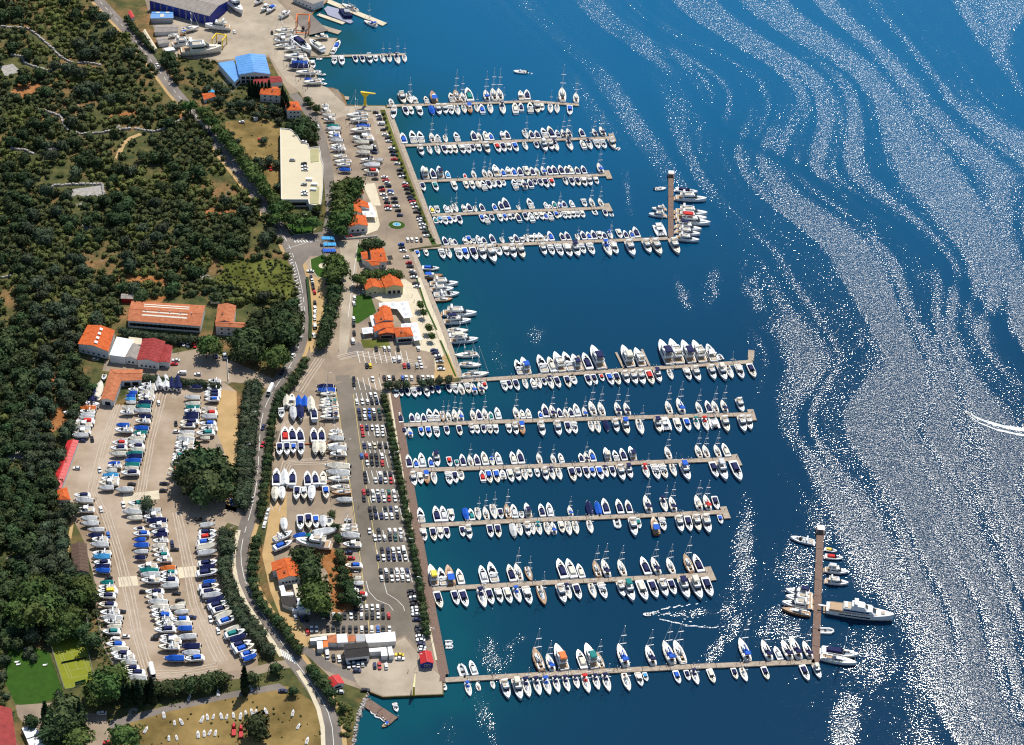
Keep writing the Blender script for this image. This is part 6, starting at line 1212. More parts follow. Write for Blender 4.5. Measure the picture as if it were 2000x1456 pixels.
# ------------------------------------------------------------------ boats ashore
# yard columns in crop pixels (origin ox, oy, four crop pixels per photo pixel): y, left end, right end, code; bow to the left unless the column says otherwise
YARD = [
 ('outer column beside the red sheds',0,640,1,0,"615,540,640,w 617,640,775,w> 645,625,750,Uo 670,625,740,w 695,625,740,Ug 718,620,735,Ug 750,595,730,r 775,580,715,w 800,580,710,Ug 830,575,700,w 855,570,690,Ug 680,500,610,n 575,600,655,o"),
 ('first double row, outer side, upper yard',0,640,1,0,"497,1005,1075,w 520,1005,1075,Ub 545,985,1060,Ub 572,980,1060,Ul 597,985,1065,Ug 640,955,1060,Uc 675,940,1040,w 775,910,1010,Ub 815,905,1030,w 893,920,1000,Ug 915,880,990,r 955,865,990,n 1000,870,985,Uc 1075,845,940,Ub 1095,845,945,w 1130,820,915,Uc 1170,800,930,Ul 1200,800,920,w 1230,780,920,w 1265,775,890,Ug 1280,910,1040,Ug"),
 ('first double row, inner side, upper yard',0,640,1,0,"460,1110,1205,w 490,1090,1210,w 520,1095,1200,Uc 550,1080,1205,w 572,1085,1195,w 600,1075,1185,Un 630,1060,1180,Ut 665,1050,1175,Ug 710,1085,1185,Un 745,1060,1170,w 800,1050,1160,Ub 835,1040,1150,Ut 860,1030,1130,w 885,1005,1130,Uc 910,1000,1120,Ug 940,1010,1125,n 970,1015,1130,Uc 1000,985,1115,Ut 1020,985,1115,Un 1055,980,1100,Ub 1085,970,1095,Ut 1115,965,1085,Uc 1150,950,1085,n"),
 ('second double row, outer side, upper yard',0,640,1,0,"475,1485,1580,Un 560,1445,1560,Ug 610,1450,1560,Uc 640,1450,1560,Ut 668,1445,1560,w 690,1440,1550,Un 720,1430,1550,Un 755,1415,1545,n 780,1410,1520,n 835,1400,1520,Ug 865,1385,1515,Uc 890,1385,1515,Ug 920,1375,1510,w 945,1375,1505,w 980,1375,1475,w 1010,1350,1440,t 1035,1350,1465,w 1057,1345,1465,n 1083,1340,1450,Ug 1120,1320,1420,r 1160,1305,1410,Uc"),
 ('second double row, inner side, upper yard',0,640,1,0,"430,1630,1720,w 465,1620,1725,b 490,1620,1725,w 520,1605,1715,n 545,1605,1715,n 575,1605,1710,b 650,1580,1690,Uc 680,1585,1690,r 710,1570,1695,Ug 765,1565,1680,b 805,1575,1690,w 840,1540,1670,t 875,1565,1640,Uc"),
 ('outer column beside the brown shed',0,940,1,0,"125,585,700,n 165,590,725,Ug 240,595,730,w 305,635,760,Ug 345,645,770,Ug 395,690,815,Ug 440,685,800,Un 470,720,840,w 510,715,845,Ug 580,730,860,w 605,730,860,Ul 650,735,860,n 680,740,860,Un 712,745,860,Ub 805,780,890,Ut 845,775,895,w 875,770,910,y 910,765,900,n 980,770,910,n 1040,790,925,w 1085,800,955,Ug 1110,815,945,w 1150,840,950,Uc 1190,810,930,t 1290,835,970,b 1330,865,1005,Uc 1365,870,1020,n 1390,900,1040,w 1430,950,1065,Ug 1475,960,1085,n 1510,985,1130,n 1553,1000,1145,Ug"),
 ('middle double row, outer side, lower yard',0,940,1,0,"190,1010,1140,t 225,1000,1110,Uc 255,960,1110,Ug 300,1000,1110,Uc 385,1045,1125,n 425,1045,1165,b 470,1050,1140,Ub 515,1045,1160,Ub 565,1050,1155,Ug 610,1050,1140,Un 685,1085,1220,w 715,1090,1235,Ut 745,1105,1250,Ug 790,1110,1250,w 880,1140,1275,n 920,1140,1270,w 960,1165,1305,Ug 1000,1180,1315,Uc 1030,1190,1320,w 1065,1190,1340,b 1095,1215,1320,w 1130,1220,1345,w 1175,1210,1365,n 1235,1255,1380,n 1265,1250,1410,w 1310,1245,1395,w 1400,1285,1440,Ub"),
 ('middle double row, inner side, lower yard',0,940,1,-.06,"245,1135,1255,Ug 290,1125,1260,w 325,1145,1300,Un 365,1170,1300,w 410,1190,1305,n 432,1200,1310,Un 480,1195,1310,w 520,1185,1300,Uc 555,1195,1310,w 590,1205,1320,t 630,1225,1340,w 695,1245,1375,Uo 730,1260,1380,t 757,1260,1370,w 790,1250,1385,n 830,1265,1390,Ug 970,1385,1450,Uc 1000,1320,1440,Uc 1035,1365,1470,Ug 1095,1340,1470,b 1130,1365,1495,Uc 1165,1380,1505,Ub 1230,1395,1530,Ug 1305,1415,1565,Un 1355,1425,1560,Ug 1400,1445,1585,b"),
 ('column beside the road hedge, lower yard',0,940,-1,-.12,"355,1565,1680,Ug 415,1560,1690,n 450,1560,1690,r 490,1545,1680,b 525,1540,1690,Uc 570,1550,1695,Ug 655,1555,1700,n 685,1560,1690,Un 730,1540,1710,n 800,1590,1690,Ub 840,1565,1705,n 880,1575,1725,n 905,1590,1735,Ug"),
 ('slanting column beside the road hedge, lower yard',0,940,-1,-.33,"945,1620,1755,Un 980,1640,1780,n 1015,1670,1805,n 1060,1685,1825,Uc 1100,1715,1850,b 1170,1760,1890,Uc 1205,1770,1910,t 1240,1800,1930,Un 1290,1820,1955,n 1320,1840,1985,b 1360,1890,2000,b 1390,1900,2010,Ub"),
 ('sailing boat column by the yellow line',500,540,1,0,"875,475,605,Un 905,480,620,Ub 930,505,620,s 975,505,620,s 1000,505,635,st 1025,495,640,s 1055,520,640,s 1080,520,640,s 1110,505,645,S 1225,580,665,w 1250,565,680,s 1280,570,685,Ug 1335,555,705,s 1362,560,705,Ug 1400,580,700,w"),
 ('lower sailing boat column by the yellow line',400,840,1,0,"300,945,1125,Uc 350,955,1125,Ug 395,970,1120,s 460,985,1125,s 500,990,1145,sk 560,1025,1150,Ug 765,1060,1190,s 795,1050,1190,s 840,1055,1200,Ug 910,1080,1215,w 1075,1100,1220,b 1170,1145,1220,Uc 1210,1145,1240,Uw 1265,1140,1190,w 1295,1165,1265,r"),
 ('roadside column of the upper boat yard',400,0,1,0,"835,915,965,w 857,920,970,Uw 880,895,975,w 912,920,1010,Uc 945,930,1015,w 1000,950,1045,Ut 1020,955,1055,Uw 1055,965,1055,o 1080,975,1055,b 1110,980,1075,Ug 1150,985,1085,s 1175,990,1090,w 1235,1005,1110,s 1275,1020,1140,s 1300,1030,1135,s 1340,1045,1140,Ub"),
 ('middle column of the upper boat yard',400,0,1,0,"915,1110,1270,s 950,1135,1270,s 1000,1180,1290,Ub 1030,1145,1285,s 1070,1240,1300,w 1095,1160,1310,w 1125,1170,1280,Uc 1170,1190,1310,Uc 1205,1185,1285,Uc 1260,1215,1320,S 1262,1325,1390,Ug 1305,1235,1365,Uw 1350,1245,1350,r"),
 ('shipyard wall row',400,0,1,0,"255,555,685,s 290,545,680,s 330,545,660,w 370,550,640,s 395,625,755,s 367,622,730,w 455,625,790,s 485,680,800,w 510,675,805,Ub 535,660,805,Un 580,715,860,s 655,775,905,s 632,775,840,Ub 300,865,955,w"),
]
def ashore(i, x0, x1, y0, y1, code, lab, group):
    key, cov, words_, rev, tone = decode(code); a, b = at(x0,y0,.9), at(x1,y1,.9); d = b-a; L = max(4.5,d.length*random.uniform(1.0,1.12)); c = (a+b)/2
    if tone is None and random.random() < .2: tone = CREAM
    boat(key, lab % words_ if '%s' in lab else lab, (c.x,c.y,1.35), atan2(d.y,d.x)+random.uniform(-.07,.07), L, cov, group, tone, True, wide=1.06)
for nm, ox, oy, dr, tilt, txt in YARD:
    for i, tk in enumerate(sorted(txt.split(), key=lambda t: float(t.split(',')[0]))):
        y, xl, xr, code = tk.split(','); y, xl, xr = float(y), float(xl), float(xr); dd = dr
        if code.endswith('>'): code = code[:-1]; dd = -dr
        yl = y-tilt*(xr-xl)/2*-1*-1; yl, yr = y-tilt*(xr-xl)/2, y+tilt*(xr-xl)/2
        e = [(ox+xl/4, oy+yl/4),(ox+xr/4, oy+yr/4)]
        if dd > 0: e = e[::-1]              # bow to the left end
        ashore(i, e[0][0], e[1][0], e[0][1], e[1][1], code, '%s, '+ordn(i)+' down, '+nm, 'boats parked ashore')
UP = [  # boats parked nose up or nose down in the central yard: x, y of stern, y of bow
 ('first row below the gate',500,540,"240,1030,945,Uc 285,1030,945,w 337,1030,950,Ub 385,1035,955,Ub 432,1065,960,Uc 197,1045,1125,w 290,1040,1140,Ug 345,1035,1135,Un 457,1140,1040,n"),
 ('bow-up row, upper double row',400,840,"630,115,2,r 687,115,-2,n 748,115,8,n 856,115,8,n 915,112,8,n"),
 ('bow-down row, upper double row',400,840,"583,125,212,n 640,122,210,n 692,125,196,b 750,122,210,n 865,110,205,Uc 917,110,208,Uc"),
 ('bow-up row, lower double row',400,840,"563,455,332,n 628,455,328,Uw 688,455,332,n 806,455,348,n 866,450,345,n 927,450,345,c"),
 ('bow-down row, lower double row',400,840,"547,470,568,Uc 601,468,560,Uw 717,465,558,n 773,465,555,g 832,462,565,Uw 945,462,552,b"),
 ('bow-down row above the great dry yacht',400,840,"618,712,802,Uw 745,690,795,n 808,678,783,n 866,688,783,b 925,688,783,Ug 973,690,775,o"),
 ('row of four at the yard hedge',0,640,"1245,485,392,Ug 1300,490,392,Uw 1345,492,405,Un 1395,495,395,Un")]
for nm, ox, oy, txt in UP:
    for i, tk in enumerate(txt.split()):
        x, ys, yb, code = tk.split(','); x, ys, yb = float(x), float(ys), float(yb); lean = .05
        ashore(i, ox+x/4, ox+(x+(ys-yb)*-lean)/4, oy+ys/4, oy+yb/4, code, '%s, '+ordn(i)+' along, '+nm, 'boats parked ashore')
for i,(sx,sy,bx_,by_,code,lab) in enumerate([(446,5,474,28,'F','large white motor yacht ashore beside the navy hangar'),(448,57,402,55,'F','white motor yacht ashore below the navy hangar'),(358,105,430,101,'F','longest white motor yacht ashore beside the yellow gantry'),(338,92,383,87,'F','second long motor yacht ashore beside the yellow gantry'),(572,79,608,106,'n','motor yacht with navy cover ashore on the slipway wall'),(630,101,606,84,'c','cream cabin motorboat ashore on the slipway wall'),(526,14,510,23,'w','white motorboat ashore, middle of the shipyard yard'),(536,15,522,26,'b','small boat with blue cover ashore in the shipyard'),(548,36,566,26,'w','white motorboat ashore near the orange gantry'),(512,2,498,10,'w','white motorboat ashore by the top frame edge'),(355,62,388,57,'s','white sailing boat ashore under the hangar wall'),(362,66,352,72,'k','small wooden boat ashore among shipyard clutter'),(330,73,348,70,'s','dark sailing boat ashore beside the pale blue hut'),
  (643,1070,580,1062,'F','great white motor yacht ashore in the central yard'),(536,1059,570,1044,'w','white motorboat ashore, tilted, by the yellow track'),(535,1076,571,1062,'b','motorboat with blue cover ashore by the yellow track'),(597,1047,571,1052,'Ub','boat under bright blue sheet ashore by the great yacht'),(611,1046,596,1050,'Ut','boat under teal sheet ashore by the great yacht'),(613,1045,657,1040,'Uw','boat under white sheet ashore by the great yacht'),(188,782,198,752,'Uc','cream covered boat ashore behind the L-shaped roof'),(180,790,190,762,'Un','navy covered boat ashore behind the L-shaped roof'),(192,774,194,786,'o','small white boat ashore behind the L-shaped roof'),(156,760,172,752,'o','small white boat by the works fence'),(205,735,202,745,'o','small boat beside the hedge corner')]):
    ashore(i,sx,bx_,sy,by_,code,lab,None)
# beams the central rows stand on
for a,b,l in (((535,870),(640,868),'rust-red keel beam under the upper double row'),((530,956),(640,954),'rust-red keel beam under the lower double row')):
    P = pxs(a,b); r = root('keel_beam',l,'beam',P[0]); mb = MB(); mb.bar((0,0,.4),tuple(P[1]-P[0]+Vector((0,0,.4))),.6,.8); link('beam',mb.mesh('beam'),r,TILE2)
# sailing dinghies on the bottom field
key='dinghy_ashore'
PM[key] = [('hull',hull(5,1.7,.5,.75,.15).mesh('hull'),WHITE,None),('cockpit_floor',shell(outline(5,1.7,.05,.7,.78),outline(5,1.7,.06,.69,.76),.6,.72).mesh('cockpit_floor'),GREYC,None),('mast',MB().tube((.8,0,.6),(.8,0,5.5),.05,.04,5).mesh('mast'),ALU,None),('thwart',MB().box(-.4,-.1,-.6,.6,.72,.8).mesh('thwart'),WOOD,None)]
NM[key] = ('sailing_dinghy','dinghy')
DG = [(285,1427),(341,1413),(354,1411),(395,1406),(405,1402),(417,1401),(432,1400),(443,1401),(456,1398),(470,1400),(480,1394),(492,1392),(387,1436),(399,1434),(410,1432),(421,1433),(330,1443),(345,1442),(572,1394),(583,1420),(519,1390),(500,1392),(490,1345),(370,1364),(426,1355),(600,1448),(320,1398)]
for i,(x,y) in enumerate(DG):
    p = at(x,y); o = boat('open','small sailing dinghy, %s listed, on the dry bottom field' % ordn(i),p,0,5) if False else None
    r = root('sailing_dinghy','slim white dinghy, %s from the frame edge, on the bottom field' % ordn(sum(1 for q in DG if q[0] < x)),'dinghy',(p.x,p.y,.15),1.75+random.uniform(-.45,.45),random.uniform(.62,.85),'dinghies on the bottom field')
    for nm_,me,mt_,_ in PM[key]: link(nm_,me,r,mt_)
# ------------------------------------------------------------------ cars
CARP = {'w':(mat('white_car_paint',(.78,.78,.76),.3,.5,.03,coat=.5),'white'),'k':(mat('black_car_paint',(.012,.012,.014),.25,.5,.1,coat=.6),'black'),'n':(mat('navy_car_paint',(.012,.022,.09),.25,.5,.1,coat=.6),'dark blue'),'g':(mat('silver_car_paint',(.38,.40,.41),.3,.5,.05,metallic=.4,coat=.5),'silver'),'r':(mat('red_car_paint',(.50,.012,.015),.28,.5,.05,coat=.5),'red'),'b':(mat('blue_car_paint',(.03,.12,.42),.28,.5,.05,coat=.5),'blue'),'t':(mat('green_car_paint',(.01,.10,.08),.28,.5,.05,coat=.5),'green'),'c':(mat('cream_car_paint',(.62,.56,.40),.3,.5,.05,coat=.5),'cream'),'Y':(mat('yellow_car_paint',(.75,.52,.01),.3,.5,.05,coat=.5),'yellow')}
CM = {}
def car_parts(kd):
    if kd in CM: return CM[kd]
    L,W,hb,ht = {'saloon_car':(4.5,1.76,.86,1.42),'hatchback_car':(3.95,1.70,.92,1.50),'van':(4.9,1.95,1.15,2.05),'bus':(9.0,2.45,1.4,2.9)}[kd]
    X = L/2; box = kd in ('van','bus')
    b0 = [(-X,-W/2*.86),(-X+.25,-W/2),(X-.5,-W/2),(X,-W/2*.72),(X,W/2*.72),(X-.5,W/2),(-X+.25,W/2),(-X,W/2*.86)]
    mb = MB(); mb.taper([(x*.985,y*.96) for x,y in b0],b0,.28,.55); mb.taper(b0,[(x*.975,y*.93) for x,y in b0],.55,hb)
    out = [('body',mb.mesh('body'),'paint')]
    x0,x1 = {'saloon_car':(-1.45,.95),'hatchback_car':(-1.75,.85),'van':(-2.3,1.75),'bus':(-4.35,4.35)}[kd]
    fr,rr = (.75,.45) if not box else (.45,.08)
    g0 = [(x0,-W*.44),(x1,-W*.44),(x1,W*.44),(x0,W*.44)]; g1 = [(x0+rr,-W*.36),(x1-fr,-W*.36),(x1-fr,W*.36),(x0+rr,W*.36)]
    mb = MB(); mb.taper(g0,g1,hb,ht-.04); out.append(('window_glass',mb.mesh('window_glass'),GLASS))
    mb = MB(); mb.taper([(x0+rr-.06,-W*.37),(x1-fr+.06,-W*.37),(x1-fr+.06,W*.37),(x0+rr-.06,W*.37)],[(x0+rr,-W*.34),(x1-fr-.03,-W*.34),(x1-fr-.03,W*.34),(x0+rr,W*.34)],ht-.04,ht); out.append(('roof_panel',mb.mesh('roof_panel'),'paint'))
    if box:
        for s_ in (-1,1): 
            y0,y1 = sorted((s_*W*.41,s_*W*.475)); mb = MB(); mb.box(x0+.05,x1-1.25,y0,y1,hb-.02,ht-.25); out.append(('side_panel',mb.mesh('side_panel'),'paint'))
    wm = MB(); wm.tube((0,-.1,0),(0,.1,0),.31,.31,10); wmesh = wm.mesh('wheel')
    CM[kd] = (out,wmesh,X*.62,W/2-.1,L); return CM[kd]
def car(x, y, colr, vec, label, kd=None, group=None, z=.05):
    kd = kd or ('hatchback_car' if random.random() < .5 else 'saloon_car'); parts,wm,wx,wy,L = car_parts(kd); p = at(x,y,z)
    a, b = at(x-vec[0]*5,y-vec[1]*5), at(x+vec[0]*5,y+vec[1]*5); d = b-a; r = link(kd,None); r.location = (p.x,p.y,z); r.rotation_euler = (0,0,atan2(d.y,d.x)+random.choice([0,pi])+random.uniform(-.04,.04))
    tag(r,label,{'van':'van','bus':'bus'}.get(kd,'car'),group)
    for nm,me,mt_ in parts: link(nm,me,r,CARP[colr][0] if mt_ == 'paint' else mt_)
    for sx in (-1,1):
        for sy in (-1,1): o = link('wheel',wm,r,BLACK); o.location = (sx*wx,sy*wy,.31)
    return r
def words_of(c, kd): return '%s %s' % (CARP[c][1], {'saloon_car':'saloon','hatchback_car':'hatchback','van':'van','bus':'bus'}[kd])
def lot(where, ox, oy, vec, txt, group, k=4.0, z=.05):
    for i, tk in enumerate(txt.split()):
        f_ = tk.split(','); x, y, c = float(f_[0]), float(f_[1]), f_[2]; kd = {'v':'van','B':'bus'}.get(f_[3] if len(f_) > 3 else '') or ('hatchback_car' if random.random() < .5 else 'saloon_car')
        car(ox+x/k, oy+y/k, c, vec, '%s, %s in the %s' % (words_of(c,kd), ordn(i), where), kd, group, z)
def rowtxt(y, s): return ' '.join('%s,%s,%s' % (t[:-1], y, t[-1]) for t in s.split())
V = (.22,1); HZ = (1,.04); G1 = 'cars in the big car park'
for nm,y,s in (('top row of the terrace car park',570,'940k 1005w 1040w 1110k 1268w'),('second row of the terrace car park',655,'1080w 1278w'),('third row of the terrace car park',704,'865k 893Y 1160r 1192n 1258g 1292w'),('tree row under the terrace car park',800,'1003k 1040w 1075k 1145b 1175w 1215w 1268k 1305w 1345w 1380w'),('first row of the big car park',808,'765k 912w'),('second line of the first row, big car park',848,'765k'),('upper line of the second row, big car park',933,'897w 932w'),('lower line of the second row, big car park',985,'788w 832w 872w 907k 945n'),('upper line of the third row, big car park',1058,'805n 848w 885b 920w 963t'),('lower line of the third row, big car park',1106,'812k 850w 888b 925k 970k'),('upper line of the fourth row, big car park',1190,'828r 867n 908w 945w 988w'),('lower line of the fourth row, big car park',1238,'835r 950w 990w'),('fifth row of the big car park',1330,'848n 888w 928c 968k 1012k'),('upper line of the sixth row, big car park',1410,'825b 862r 902k 940k 985w')):
    lot(nm,500,540,V,rowtxt(y,s),G1)
lot('van pair of the terrace car park',500,540,V,'1118,652,w,v',G1)
for nm,y,s in (('lower line of the sixth row, big car park',265,'1270w 1307k 1347k 1388r'),('upper line of the seventh row, big car park',352,'1252k 1370w 1408k 1448k'),('lower line of the seventh row, big car park',401,'1257k 1335w 1373n 1412w 1455r'),('upper line of the eighth row, big car park',492,'1242r 1275k 1312w 1350w 1390g 1437t 1478w'),('lower line of the eighth row, big car park',543,'1244k 1318w 1358n 1402w 1440r 1487w'),('upper line of the ninth row, big car park',625,'1290k 1330k 1410k 1453n 1497w'),('lower line of the ninth row, big car park',678,'1300k 1338n 1380n 1418w 1460w 1505k'),('upper line of the tenth row, big car park',796,'1287w 1360k 1445w 1488w 1530w'),('lower line of the tenth row, big car park',850,'1330w 1365g 1405w 1448k 1490t 1533g'),('upper line of the eleventh row, big car park',947,'1385k 1432n 1473w 1515w'),('lower line of the eleventh row, big car park',1003,'1355n 1397w 1437n 1478n 1525n 1567w'),('upper line of the twelfth row, big car park',1110,'1375k 1417w 1458k 1502w 1543w 1583n'),('lower line of the twelfth row, big car park',1165,'1382w 1423k 1463w 1505w 1545w 1587w')):
    lot(nm,400,840,V,rowtxt(y,s),G1)
lot('eleventh row end, beside the promenade trees',400,840,V,'1553,940,w,v',G1)
for nm,y,s in (('upper line of the row above the bar',385,'860k 902w 945w 988w 1030w 1070k'),('lower line of the row above the bar',450,'605w 645n 688w 730g 773k 823w 860k 905w 947k 990k 1035w 1075k 1117r'),('row touching the bar roofs',555,'515w 553w 643k 685k 722k 765k 815k 862k 907w 942k 985w 1033b 1075k 1122w')):
    lot(nm,480,1092,(.06,1),rowtxt(y,s),'cars around the bar')
lot('group by the shack porch',480,1092,V,'390,460,w 435,475,n 475,470,k 482,575,r','cars around the bar')
lot('front row below the bar hall',480,1092,(.12,1),'637,755,w,v 687,780,k 730,785,w 768,830,k 805,835,w 842,830,w 878,830,w 912,825,w 1008,840,n 1045,840,r 1097,845,w','cars around the bar')
lot('lower quay, lying crosswise',480,1092,HZ,'870,880,n 1200,755,Y 1205,785,w 735,1045,w 292,1037,n 935,1030,k','cars around the bar')
lot('first line beside the lower promenade trees',480,1092,HZ,'1295,258,k 1300,285,k 1308,308,w 1312,332,k 1316,360,k 1322,390,w 1326,415,w 1330,440,w 1338,480,n','cars beside the promenade trees')
lot('second line beside the lower promenade trees',480,1092,HZ,'1350,540,k 1353,560,k 1358,585,k 1362,610,w 1366,640,w 1372,672,n 1380,700,g 1375,722,w','cars beside the promenade trees')
lot('stack beside the sand terrace',500,540,HZ,'1393,583,n 1402,603,n 1425,628,w 1428,650,k 1437,672,g 1442,712,k 1447,730,w','cars in the terrace car park')
lot('column beside the quay lawn, counted from the crane',400,0,HZ,'1335,885,k 1358,910,w 1365,937,n 1380,975,w,v 1395,1020,k 1410,1060,w 1430,1085,k 1440,1110,w 1460,1165,w 1465,1190,k 1475,1215,n 1480,1250,r 1505,1285,w 1525,1335,k 1530,1365,k 1545,1387,w','cars beside the quay lawn')
lot('lower column beside the quay lawn',400,240,HZ,'1565,480,w 1572,500,r 1580,523,k 1590,555,k 1605,585,k 1610,605,n 1625,622,r 1635,640,w 1645,668,w 1655,703,k 1675,740,k 1680,760,w 1690,780,w 1698,802,w 1705,830,w 1725,860,k 1735,889,w','cars beside the quay lawn')
lot('short row above the fifth pier root',400,240,V,'1585,920,w 1618,920,w 1655,920,w 1690,922,k','cars by the fifth pier root')
lot('column beside the upper boardwalk',400,240,HZ,'1535,955,b 1540,982,k 1550,1005,w 1575,1055,w 1595,1100,r 1605,1128,k 1620,1165,w 1630,1187,k 1637,1212,w 1650,1260,k 1660,1285,w','cars beside the upper boardwalk')
lot('middle rows of the upper parking',400,240,HZ,'1315,190,w 1322,215,k 1327,240,n 1300,385,r 1295,412,w 1330,445,k 1405,430,w 1415,455,r 1425,475,w 1435,500,k 1380,510,k 1387,532,r 1395,567,w 1415,598,w 1425,628,k 1430,660,r 1435,681,w 1450,540,b 1455,560,w 1480,595,k 1485,625,k 1495,657,w 1510,692,k 1525,728,n','cars in the upper parking')
lot('line on the supermarket roof',400,240,HZ,'685,298,g 775,325,k 780,347,w 782,372,w 775,488,g 780,545,w 780,565,w 775,155,w','cars on the flat roof',4.0,5.05)
lot('dry field under the olives',400,240,V,'425,140,r 450,325,w 497,328,r 515,365,r','cars in the dry field')
lot('gate lane and junction',400,240,HZ,'1130,895,r 825,1165,w 585,740,n 840,700,n','cars at the gate')
lot('hedge line of the hotel car park',400,240,V,'830,1215,k 838,1240,w 843,1268,k 848,1297,k 857,1330,r','cars in the hotel car park')
lot('lower hedge line of the hotel car park',500,540,V,'460,213,k 462,255,w 460,290,w 458,330,w 460,395,w,v 453,468,w','cars in the hotel car park')
lot('tree side of the hotel car park',500,540,HZ,'570,28,b 565,60,n 575,160,w 578,185,w 570,212,w 572,238,w','cars in the hotel car park')
lot('kerb of the gate lane',500,540,V,'770,175,w 765,217,w 763,338,w 763,383,k 767,450,k 757,512,w,v','cars along the gate lane')
lot('main road traffic beside the works lane',500,540,(-.45,1),'285,627,w 203,757,k 57,1185,n 52,1320,r','cars on the main road')
lot('main road traffic, by the lane mouth',500,540,(-.4,1),'115,895,w,B','cars on the main road')
lot('main road traffic at the yard gate',400,840,(-.15,1),'370,550,w','cars on the main road')
lot('verge below the yard gate',400,840,(-.2,1),'465,750,w 478,705,w 485,665,w 495,640,w','cars on the verge')
lot('upper main road traffic',0,0,(.6,1),'1085,340,k 1230,515,w 1645,1050,n','cars on the upper main road')
lot('inner yard road',400,0,V,'885,997,w','cars on the inner road')
lot('works car park',0,364,V,'1400,1240,k 1433,1240,w 1468,1245,w 1520,1250,r 1690,1330,n 1757,1335,w,v','cars at the works')
lot('works car park, parked crosswise',0,364,HZ,'1375,1365,w 1360,1395,r 745,1360,g 1270,1410,n','cars at the works')
lot('lane by the yard hedge',0,640,HZ,'1425,362,w,v 1545,372,w','cars at the works')
lot('upper yard gravel',0,640,V,'1240,595,w 1375,757,k 720,878,k 780,1118,w 965,1390,w 790,1425,w 1810,1370,b','cars in the yard')
lot('upper yard gravel, parked crosswise',0,640,HZ,'1380,820,w 640,890,n 600,1105,w 1030,1230,k 1280,1225,k 1275,1280,k','cars in the yard')
lot('lower yard gravel',0,940,V,'845,425,b 1345,495,n 1705,1175,w 1645,1085,w 1190,1495,w,B','cars in the yard')
lot('lower yard gravel, parked crosswise',0,940,HZ,'850,765,k 950,1025,k 1365,540,k 1500,1070,n 1210,1235,k 1550,305,k 985,1220,w 905,1245,w,v 1378,882,k 1405,940,k 1120,870,k','cars in the yard')
lot('resort lot',0,1092,HZ,'795,1210,w 620,1290,w 840,1440,r','cars at the resort')
lot('yellow line, beside boats ashore',400,840,HZ,'1120,715,g 1125,965,n 1145,1008,r 1180,1240,n','cars beside the yellow line')
lot('shipyard yard',400,0,V,'232,255,w 525,262,k 265,20,g','cars in the shipyard')
lot('inner road by the pines',400,240,HZ,'290,0,w 840,640,k','cars on the inner road')
# tractors in the bottom field
for x,y,l in ((457,1422,'red tractor with trailer in the bottom field, nearer the frame edge'),(471,1426,'red tractor beside the round dark tree in the bottom field')):
    r = root('tractor',l,'tractor',at(x,y),1.7)
    for nm,mb,mt_ in (('bonnet',MB().box(.2,2.0,-.4,.4,.8,1.5),CARP['r'][0]),('cab',MB().taper([(-1.2,-.7),(.2,-.7),(.2,.7),(-1.2,.7)],[(-1.0,-.6),(0,-.6),(0,.6),(-1.0,.6)],.9,2.4),CARP['r'][0]),('trailer_bed',MB().box(-5.2,-1.6,-.9,.9,.8,1.1),CARP['r'][0])): link(nm,mb.mesh(nm),r,mt_)
    for sx,rr in ((-.8,.75),(1.5,.45),(-4.4,.45)):
        for sy in (-.8,.8): mb = MB(); mb.tube((sx,sy-.15,rr),(sx,sy+.15,rr),rr,rr,10); link('wheel',mb.mesh('wheel'),r,BLACK)
# sun loungers on the lawn
for i,(x,y) in enumerate([(33,1294),(36,1299),(51,1268),(53,1274),(88,1300)]):
    r = root('sun_lounger','white sun lounger, %s counted down the lawn' % ordn(i),'lounger',at(x,y),.2,1.0,'loungers on the lawn')
    mb = MB(); mb.box(-1.0,.5,-.45,.45,.3,.42); link('seat',mb.mesh('seat'),r,WHITE); mb = MB(); mb.add([(.5,-.45,.36),(.5,.45,.36),(1.1,.45,.9),(1.1,-.45,.9),(.5,-.45,.42),(.5,.45,.42),(1.05,.45,.95),(1.05,-.45,.95)],[(0,1,2,3),(7,6,5,4),(0,4,5,1),(1,5,6,2),(2,6,7,3),(3,7,4,0)]); link('backrest',mb.mesh('backrest'),r,WHITE)
    for sx in (-.9,.4):
        for sy in (-.4,.4): mb = MB(); mb.box(sx-.04,sx+.04,sy-.04,sy+.04,0,.3); link('leg',mb.mesh('leg'),r,WHITE)
print('objects', len(bpy.data.objects))

# ------------------------------------------------------------------ people, tiny in the photo
def person_mesh():
    V = [(0,0,.95),(0,0,1.15),(0,.01,1.40),(0,.02,1.52),(0,.04,1.62),(0,.05,1.72),(.10,0,.90),(.12,.06,.50),(.12,.0,.08),(.12,.14,.04),(-.10,0,.90),(-.12,-.06,.50),(-.12,-.14,.08),(-.12,0,.04),(.19,0,1.40),(.25,-.04,1.13),(.26,.06,.88),(.26,.09,.80),(-.19,0,1.40),(-.25,.05,1.13),(-.26,.14,.90),(-.26,.18,.82)]
    E = [(0,1),(1,2),(2,3),(3,4),(4,5),(0,6),(6,7),(7,8),(8,9),(0,10),(10,11),(11,12),(12,13),(2,14),(14,15),(15,16),(16,17),(2,18),(18,19),(19,20),(20,21)]
    R = [.13,.12,.14,.06,.10,.085,.09,.065,.045,.04,.09,.065,.045,.04,.06,.045,.035,.035,.06,.045,.035,.035]
    return V,E,R
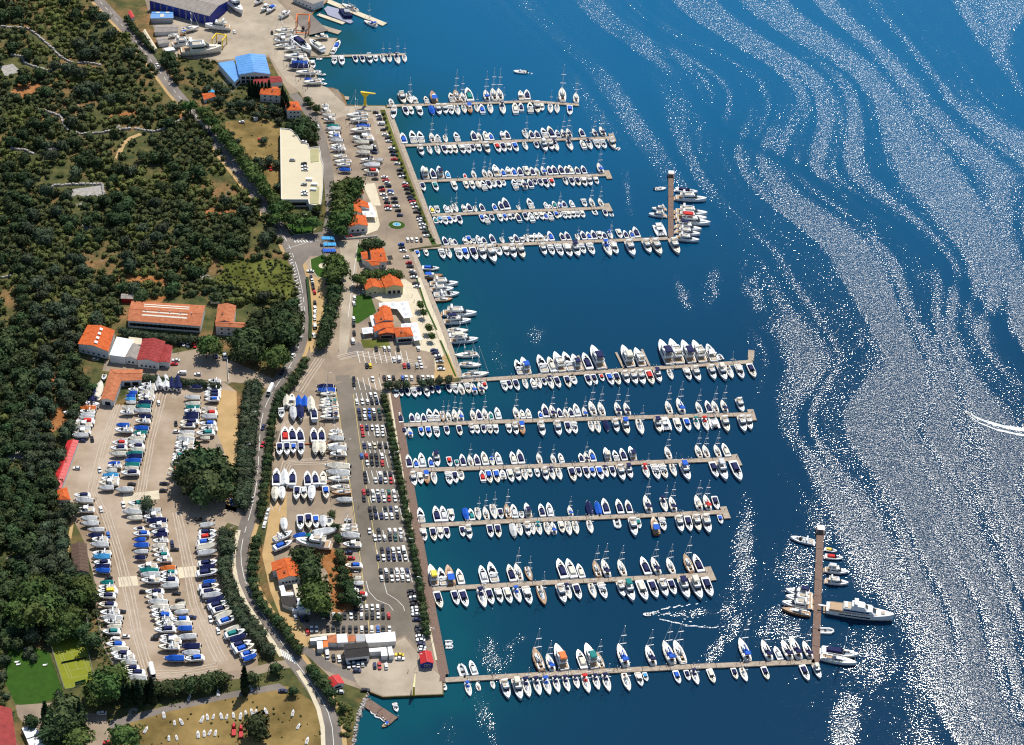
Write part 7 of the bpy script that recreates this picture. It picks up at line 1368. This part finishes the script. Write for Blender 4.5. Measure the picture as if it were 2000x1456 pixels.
def skinned(name, V, E, R, mt_, parent, rootv=0):
    me = bpy.data.meshes.new(name); me.from_pydata(V, E, []); o = link(name, me, parent, mt_); sk = o.modifiers.new('skin','SKIN'); sb = o.modifiers.new('smooth','SUBSURF'); sb.levels = sb.render_levels = 1
    if not me.skin_vertices: me.attributes  # layer is made by the modifier
    for i,r_ in enumerate(R): me.skin_vertices[0].data[i].radius = (r_,r_)
    me.skin_vertices[0].data[rootv].use_root = True
    return o
SKIN = mat('skin',(.45,.26,.17),.6,.3,.08); HAIR = mat('dark_hair',(.03,.02,.015),.7,.3,.1)
PV,PE,PR = person_mesh()
PPL = [(700,993,'k','r','in red top and dark shorts alone on the big car park lane'),(662,686,'w','n','in white top crossing the terrace lane'),(811,725,'n','k','in dark clothes crossing below the terrace car park rows'),(741,735,'r','n','in red top walking beside the tree row car park'),(805,580,'n','k','in dark clothes on the terrace paving, upper of two'),(809,590,'k','w','in black top on the terrace paving, lower of two'),(826,632,'n','k','in dark clothes beside the white canopy'),(845,600,'w','n','in white top on the upper boardwalk'),(797,1313,'r','k','in red top on the bottom quay concrete'),(347,687,'k','n','in black top in the works car park, upper of two'),(349,690,'r','k','in red top in the works car park, lower of two'),(617,462,'r','k','in red top at the junction island'),(188,976,'n','k','in dark clothes beside the lower yard boats')]
for x,y,c1,c2,lab in PPL:
    p = at(x,y,.12); r = root('person','person '+lab,'person',(p.x,p.y,.12),random.random()*6.28)
    b_ = skinned('body',PV,PE,PR,SKIN,r)
    skinned('top',[PV[i] for i in (0,1,2,14,15,18,19)],[(0,1),(1,2),(2,3),(3,4),(2,5),(5,6)],[.145,.135,.155,.075,.06,.075,.06],CARP[c1][0],r)
    skinned('shorts',[PV[0],PV[6],tuple((a+b)/2 for a,b in zip(PV[6],PV[7])),PV[10],tuple((a+b)/2 for a,b in zip(PV[10],PV[11]))],[(0,1),(1,2),(0,3),(3,4)],[.14,.11,.095,.11,.095],CARP[c2][0],r)
    skinned('hair',[(0,.03,1.70),(0,-.02,1.74)],[(0,1)],[.10,.08],HAIR,r)
print('objects', len(bpy.data.objects))
